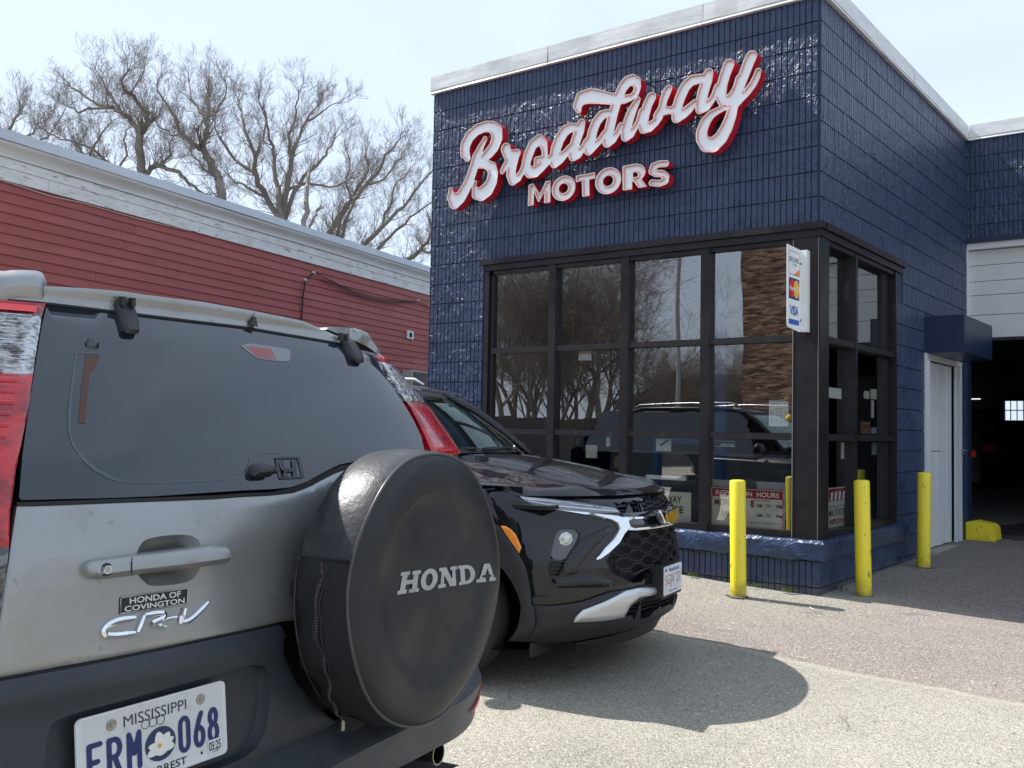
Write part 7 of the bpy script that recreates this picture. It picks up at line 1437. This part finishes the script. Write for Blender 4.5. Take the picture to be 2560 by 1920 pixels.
hpart('blade_trim', [(-.751,.703),(-.572,.761),(-.563,.751),(-.600,.715),(-.689,.641),(-.770,.570),(-.81,.531),(-.897,.521),(-.858,.587),(-.811,.644)], BLK, .020, .02, .02, bev=.010, bw=.016)
hpart('lower_fold', [(-.938,.510),(-.81,.522),(-.729,.525),(-.62,.495),(-.523,.468),(-.615,.458),(-.909,.462)], BLK, .018, .02, .02, bev=.014, bw=.02)
mk = hpart('side_marker', [(-1.152,.764),(-1.126,.762),(-1.102,.748),(-1.083,.724),(-1.064,.662),(-1.078,.632),(-1.108,.682),(-1.134,.728)], M('amber_lens', (.85,.26,.015), .2, coat=.8, bumps=[('vor', (240.,240.,240.), .3, .002)]), .018, .01, .012, bev=.003, bw=.004)
# plate holder and plate, black box carrying it
PC = (-.055, .455); pw2 = .1524
def cp(a, b, o): p = CH.P(PC[0], PC[1]+b, 0); q = CH.W(PC[0]-.0+a, 0, PC[1]+b-.0); return Vector(CH.W(PC[0]+a, 0., PC[1]+b))+Vector(CH.V)*o
m = MB(); m.prism([(-.165,-.09),(.165,-.09),(.165,.078),(-.165,.078)], lambda a, b, d: cp(a, b, d), -.04, .033); part('plate_holder', m, MAT, ck)
pt = thing('number_plate', tuple(cp(0, 0, .04)), 'white and red Massachusetts number plate on the nose of the black car', 'number plate')
m = MB(); P = rr_(.3048, .1524, .012); m.prism([(a-.1524, b-.0762) for a, b in P], lambda a, b, d: cp(a, b, d), .036, .038); part('plate', m, M('plate_white'), pt)
m = MB(); V, F = fit_text('5GJV 27', .262, .070, bold=-.01); m.add([cp(a, b-.006, .0388) for a, b, c in V], F); part('serial', m, M('plate_red', (.42,.03,.05), .5), pt)
m = MB(); V, F = fit_text('Massachusetts', .17, .022, bold=.01); m.add([cp(a+.02, b+.054, .0388) for a, b, c in V], F); V, F = fit_text('The Spirit of America', .15, .013, bold=.01); m.add([cp(a, b-.060, .0388) for a, b, c in V], F); V, F = fit_text('MAR', .03, .018, bold=.02); m.add([cp(a-.115, b+.056, .0388) for a, b, c in V], F); part('state_name', m, M('plate_blue', (.03,.12,.40), .5), pt)
# bonnet
def vf(u):
    a = abs(u); t = float(np.interp(a, CH.u*.975, CH.T)); return float(np.interp(t, CH.T, CH.v))
prof_s = ([0,.05,.12,.22,.35,.55,.8,1.12,1.3],[.905,.936,.957,.978,1.002,1.042,1.080,1.112,1.122])
def vcw(u): return -(1.15+.12*(u/.72)**2)
def hz(u, v):
    s = max(0, -.13-v); z = float(np.interp(s, prof_s[0], prof_s[1])); zs = .085*(abs(u)/.82)**2.6*min(1, s/.35)
    rid = .010*math.exp(-((abs(u)-.52)/.05)**2)*min(1, s/.2)-.006*math.exp(-((abs(u)-.40)/.08)**2)*min(1, s/.2)
    return z-zs+rid
def hood(a, b, u0=-.80, u1=.80):
    u = u0+(u1-u0)*a; vf_ = vf(u)-.095; vc = vcw(u); v = vf_+(vc-vf_)*(b**1.15); s = max(0,-.13-v)
    z = float(np.interp(s, prof_s[0], prof_s[1])); zs = .085*(abs(u)/.82)**2.6*min(1, s/.35)
    rid = .010*math.exp(-((abs(u)-.52)/.05)**2)*min(1, s/.2)-.006*math.exp(-((abs(u)-.40)/.08)**2)*min(1, s/.2)
    edge = max(0, vf_-v); zed = .912+.0*u
    k = min(1, edge/.10); z = zed+(z-zs+rid-zed)*(1-(1-k)**2) if k < 1 else z-zs+rid
    return CH.W(u, v, z)
m = MB(); m.grid(72, 60, hood); part('bonnet', m, BLK, ck, smooth=True)
m = MB()
def fillet(a, b):
    t = -1.30+2.45*a; zt = float(np.interp(t, [-1.3,-1.114,-.99,-.876,-.662,-.489,-.086,.183,1.2], [.972,.964,.945,.913,.887,.878,.889,.904,.93]))
    uo, vo = CH.loc(t, zt, -.004); uo -= CH.uc; ui = uo*.955 if abs(uo) > .3 else uo; vi = vo-.10*(1-.6*max(0,min(1,(abs(t)-.85)/.3))); zi = min(hz(ui, vi-.02)-.004, zt+.06)
    k = b; return CH.W(uo+(ui-uo)*k, vo+(vi-vo)*k, zt-.004+(zi-zt+.004)*(1-(1-k)**2))
m.grid(90, 5, fillet); part('bonnet_edge', m, BLK, ck, smooth=True)
for s_ in (-1, 1):
    m = MB()
    def wt(a, b, s_=s_):
        v = -.505-1.605*a; u0 = .805; z0 = CH.W(.8,0,0).z
        s = max(0,-.13-v); zi = float(np.interp(min(s,1.12), prof_s[0], prof_s[1]))-.085*(.805/.82)**2.6-.006
        zo = .958+.012*a; uo = .92*float(np.interp(zo, CH.pz, CH.pk)); t_ = float(np.interp(.92, CH.u, CH.T))
        vplan = v
        # follow the plan curve near the nose
        uo_l = float(np.interp(-v-.1, -CH.v, CH.u))*float(np.interp(zo, CH.pz, CH.pk)) if -v-.1 < .8 else uo
        u = u0+(max(u0+.002, uo_l)-u0)*b; z = zi+(zo-zi)*(b**1.6)
        return CH.W(s_*u, v, z)
    m.grid(40, 6, wt); part('wing_top', m, BLK, ck, smooth=True)
# cowl, windscreen, wipers, pillars, roof
def vt_(u): return -(1.79+.06*(u/.6)**2)
def ws(a, b):
    ub = -.74+1.48*a; ut = -.60+1.20*a; u = ub+(ut-ub)*b; v = (vcw(ub)-.06)+(vt_(ut)-vcw(ub)+.06)*b; z = 1.098+(1.478-1.098)*b+.030*math.sin(math.pi*b)*(1-.3*abs(2*a-1)**2)
    return CH.W(u, v, z)
WSG = glass_mat('windscreen_glass', (.70,.85,.78), .34, .0, gcol=(.80,1.,.93))
m = MB(); m.grid(20, 14, ws); part('windscreen', m, WSG, ck, smooth=True, fix=False)
m = MB(); m.grid(20, 2, lambda a, b: ws(a, .92+.10*b)+Vector((0,0,.002))); m.grid(20, 1, lambda a, b: ws(a, -.01+.07*b)+Vector((0,0,.002))); part('screen_border', m, BLKR, ck)
m = MB(); m.grid(24, 3, lambda a, b: CH.W(-.76+1.52*a, vcw(-.76+1.52*a)+.02-.09*b, 1.104-.012*math.sin(b*3.14))); part('cowl', m, BPL, ck, smooth=True)
for u0, u1 in ((.05,.62), (-.62,-.02)):
    m = MB(); a0_ = CH.W(u0, vcw(u0)-.035, 1.115); m.tube([a0_, CH.W((u0+u1)/2, vcw(u0)-.06, 1.130), CH.W(u1, vcw(u1)-.075, 1.125)], .009, 6); m.tube([CH.W(u0+.05, vcw(u0)-.075, 1.128), CH.W(u1, vcw(u1)-.085, 1.130)], .006, 5); m.obox(a0_, CH.U, CH.V, (0,0,1), .05, .04, .03); part('wiper', m, BPL, ck)
for s_ in (-1, 1):
    m = MB(); m.tube([CH.W(s_*.79, vcw(.74)+.02, 1.075), CH.W(s_*.755, -1.42, 1.215), CH.W(s_*.70,-1.62,1.36), CH.W(s_*.635, -1.83, 1.472), CH.W(s_*.63, -2.2, 1.53), CH.W(s_*.63, -3.3, 1.53), CH.W(s_*.66, -3.95, 1.36), CH.W(s_*.76, -4.15, 1.02)], [.024,.026,.028,.030,.03,.03,.03,.035], 10); part('roof_pillar', m, BLK, ck, smooth=True)
    m = MB(); m.grid(12, 4, lambda a, b, s_=s_: CH.W(s_*((.875)+(.655-.875)*b), -1.55-2.5*a+(-.28*b if a < .01 else 0)+(.12*b if a > .99 else 0), 1.005+.49*b)); part('side_window', m, M('tinted_glass'), ck, smooth=True)
    m = MB(); m.tube([CH.W(s_*.56, -1.98, 1.545), CH.W(s_*.565, -2.06, 1.585), CH.W(s_*.57, -2.6, 1.60), CH.W(s_*.57, -3.4, 1.585), CH.W(s_*.56, -3.5, 1.55)], .012, 8); part('roof_rail', m, MSIL, ck, smooth=True)
    m = MB(); m.lathe([(0,-.02),(.06,-.03),(.085,.0),(.07,.05),(.03,.07),(0,.075)], CH.W(s_*.98,-1.45,1.08), CH.V, 14); m.tube([CH.W(s_*.87,-1.47,1.03), CH.W(s_*.95,-1.46,1.06)], .02, 6); part('door_mirror', m, BLK, ck, smooth=True)
def roof(a, b):
    u = -.62+1.24*a; v = vt_(u)-.0-(2.2)*b; z = 1.482+.055*min(1,b*12)**.6+.02*math.sin(min(1,b*1.4)*1.57)-.16*max(0,b-.75)**1.2*2-.03*abs(2*a-1)**3
    return CH.W(u, v, z)
m = MB(); m.grid(24, 30, roof); part('roof', m, BLK, ck, smooth=True)
m = MB(); m.grid(12, 6, lambda a, b: CH.W((-.86+1.72*a)*(1-.26*b), -4.23+.27*b, 1.02+.38*b)); part('rear_window', m, M('tinted_glass'), ck, smooth=True)
m = MB(); m.grid(12, 6, lambda a, b: CH.W(-.90+1.80*a, -4.23, .22+.80*b)); part('tailgate', m, BLK, ck, smooth=True)
# cabin
m = MB(); m.obox(CH.W(0,-1.42,1.05), CH.U, CH.V, (0,0,1), 1.4, .55, .05); part('dashboard', m, M('dash_grey', (.03,.034,.036), .7), ck)
for s_ in (-.36, .36):
    m = MB(); m.obox(CH.W(s_,-2.35,.98), CH.U, CH.V, (0,0,1), .5, .16, .62); m.obox(CH.W(s_,-2.40,1.33), CH.U, CH.V, (0,0,1), .24, .1, .18); part('seat', m, M('seat_grey', (.05,.05,.052), .8), ck)
m = MB(); c = CH.W(.36,-1.78,1.06); ax = (Vector(CH.V)*1+Vector((0,0,.5))).normalized(); m.tube([c+ax.orthogonal().normalized()*0+(Vector(CH.U)*math.cos(i*.3142)+ax.cross(Vector(CH.U))*math.sin(i*.3142))*.18 for i in range(20)], .014, 6, closed=True); part('steering_wheel', m, BPL, ck)
m = MB(); m.obox(CH.W(0,-1.98,1.40), CH.U, CH.V, (0,0,1), .22, .02, .06); part('inner_mirror', m, BPL, ck)
m = MB(); m.add([CH.W(u_,v_,.14) for u_, v_ in ((-.84,-.5),(.84,-.5),(.84,-4.1),(-.84,-4.1))], [(0,1,2,3)]); m.add([CH.W(u_,v_,.62) for u_, v_ in ((-.84,-1.3),(.84,-1.3),(.84,-4.1),(-.84,-4.1))], [(0,1,2,3)]); part('underbody', m, BLKR, ck)
# wheels
TY = M('tyre_rubber')
def tyre(c, ax, r_, lab=None):
    wh = bpy.data.objects.new('wheel', None); COL.objects.link(wh); wh.location = c; adopt(wh, ck)
    w2 = .112; m = MB(); m.lathe([(.235,-.085),(.25,-.10),(.29,-w2-.004),(r_-.03,-w2),(r_-.010,-.098),(r_-.003,-.082)], c, ax, 72); m.lathe([(.235,.085),(.25,.10),(.262,.106),(.264,.1035),(.29,w2+.002),(.305,w2+.004),(.307,w2+.001),(r_-.03,w2),(r_-.010,.098),(r_-.003,.082)], c, ax, 72)
    m.lathe([(r_-.008,-.083),(r_-.008,.083)], c, ax, 72)
    part('tyre', m, TY, wh, smooth=True, angle=40)
    ax = Vector(ax).normalized(); a_ = ax.orthogonal().normalized(); b_ = ax.cross(a_); m = MB()
    for h0, h1 in ((-.080,-.052),(-.046,-.018),(-.012,.012),(.018,.046),(.052,.080)):
        m.lathe([(r_-.009,h0),(r_,h0+.001),(r_,h1-.001),(r_-.009,h1)], c, ax, 72)
    part('tread_rib', m, TY, wh, smooth=True, angle=40)
    m = MB()
    for k in range(84):
        an = k*6.2832/84; e = a_*math.cos(an)+b_*math.sin(an); tn = ax.cross(e)
        for s_ in (-1, 1): m.obox(Vector(c)+e*(r_-.0105)+ax*s_*.092, ax, tn, e, .024, .019, .018)
    part('shoulder_block', m, TY, wh, kind='stuff')
    m = MB(); m.lathe([(0,.055),(.035,.06),(.05,.05),(.06,.02),(.20,.015),(.215,.07),(.236,.09),(.238,.08)], c, ax, 36); part('rim', m, M('alloy_dark', (.10,.10,.11), .3, metal=.8), wh, smooth=True, angle=35)
    m = MB()
    for k in range(5):
        an = k*1.2566; e = a_*math.cos(an)+b_*math.sin(an); m.obox(Vector(c)+e*.125+ax*.06, e, ax.cross(e), ax, .19, .045, .03)
    part('spoke', m, M('alloy'), wh)
CU = Vector(CH.U); CV = Vector(CH.V); WR = .345
st_ = Matrix.Rotation(R(-4), 3, 'Z')
tyre(tuple(CH.W(-.795, -.965, WR-.055)), tuple(st_ @ (-CU)), WR)
tyre(tuple(CH.W(.80, -.965, WR-.10)), tuple(CU), WR)
tyre(tuple(CH.W(-.795, -3.60, WR+.035-.04)), tuple(-CU), WR); tyre(tuple(CH.W(.80, -3.60, WR-.0)), tuple(CU), WR)
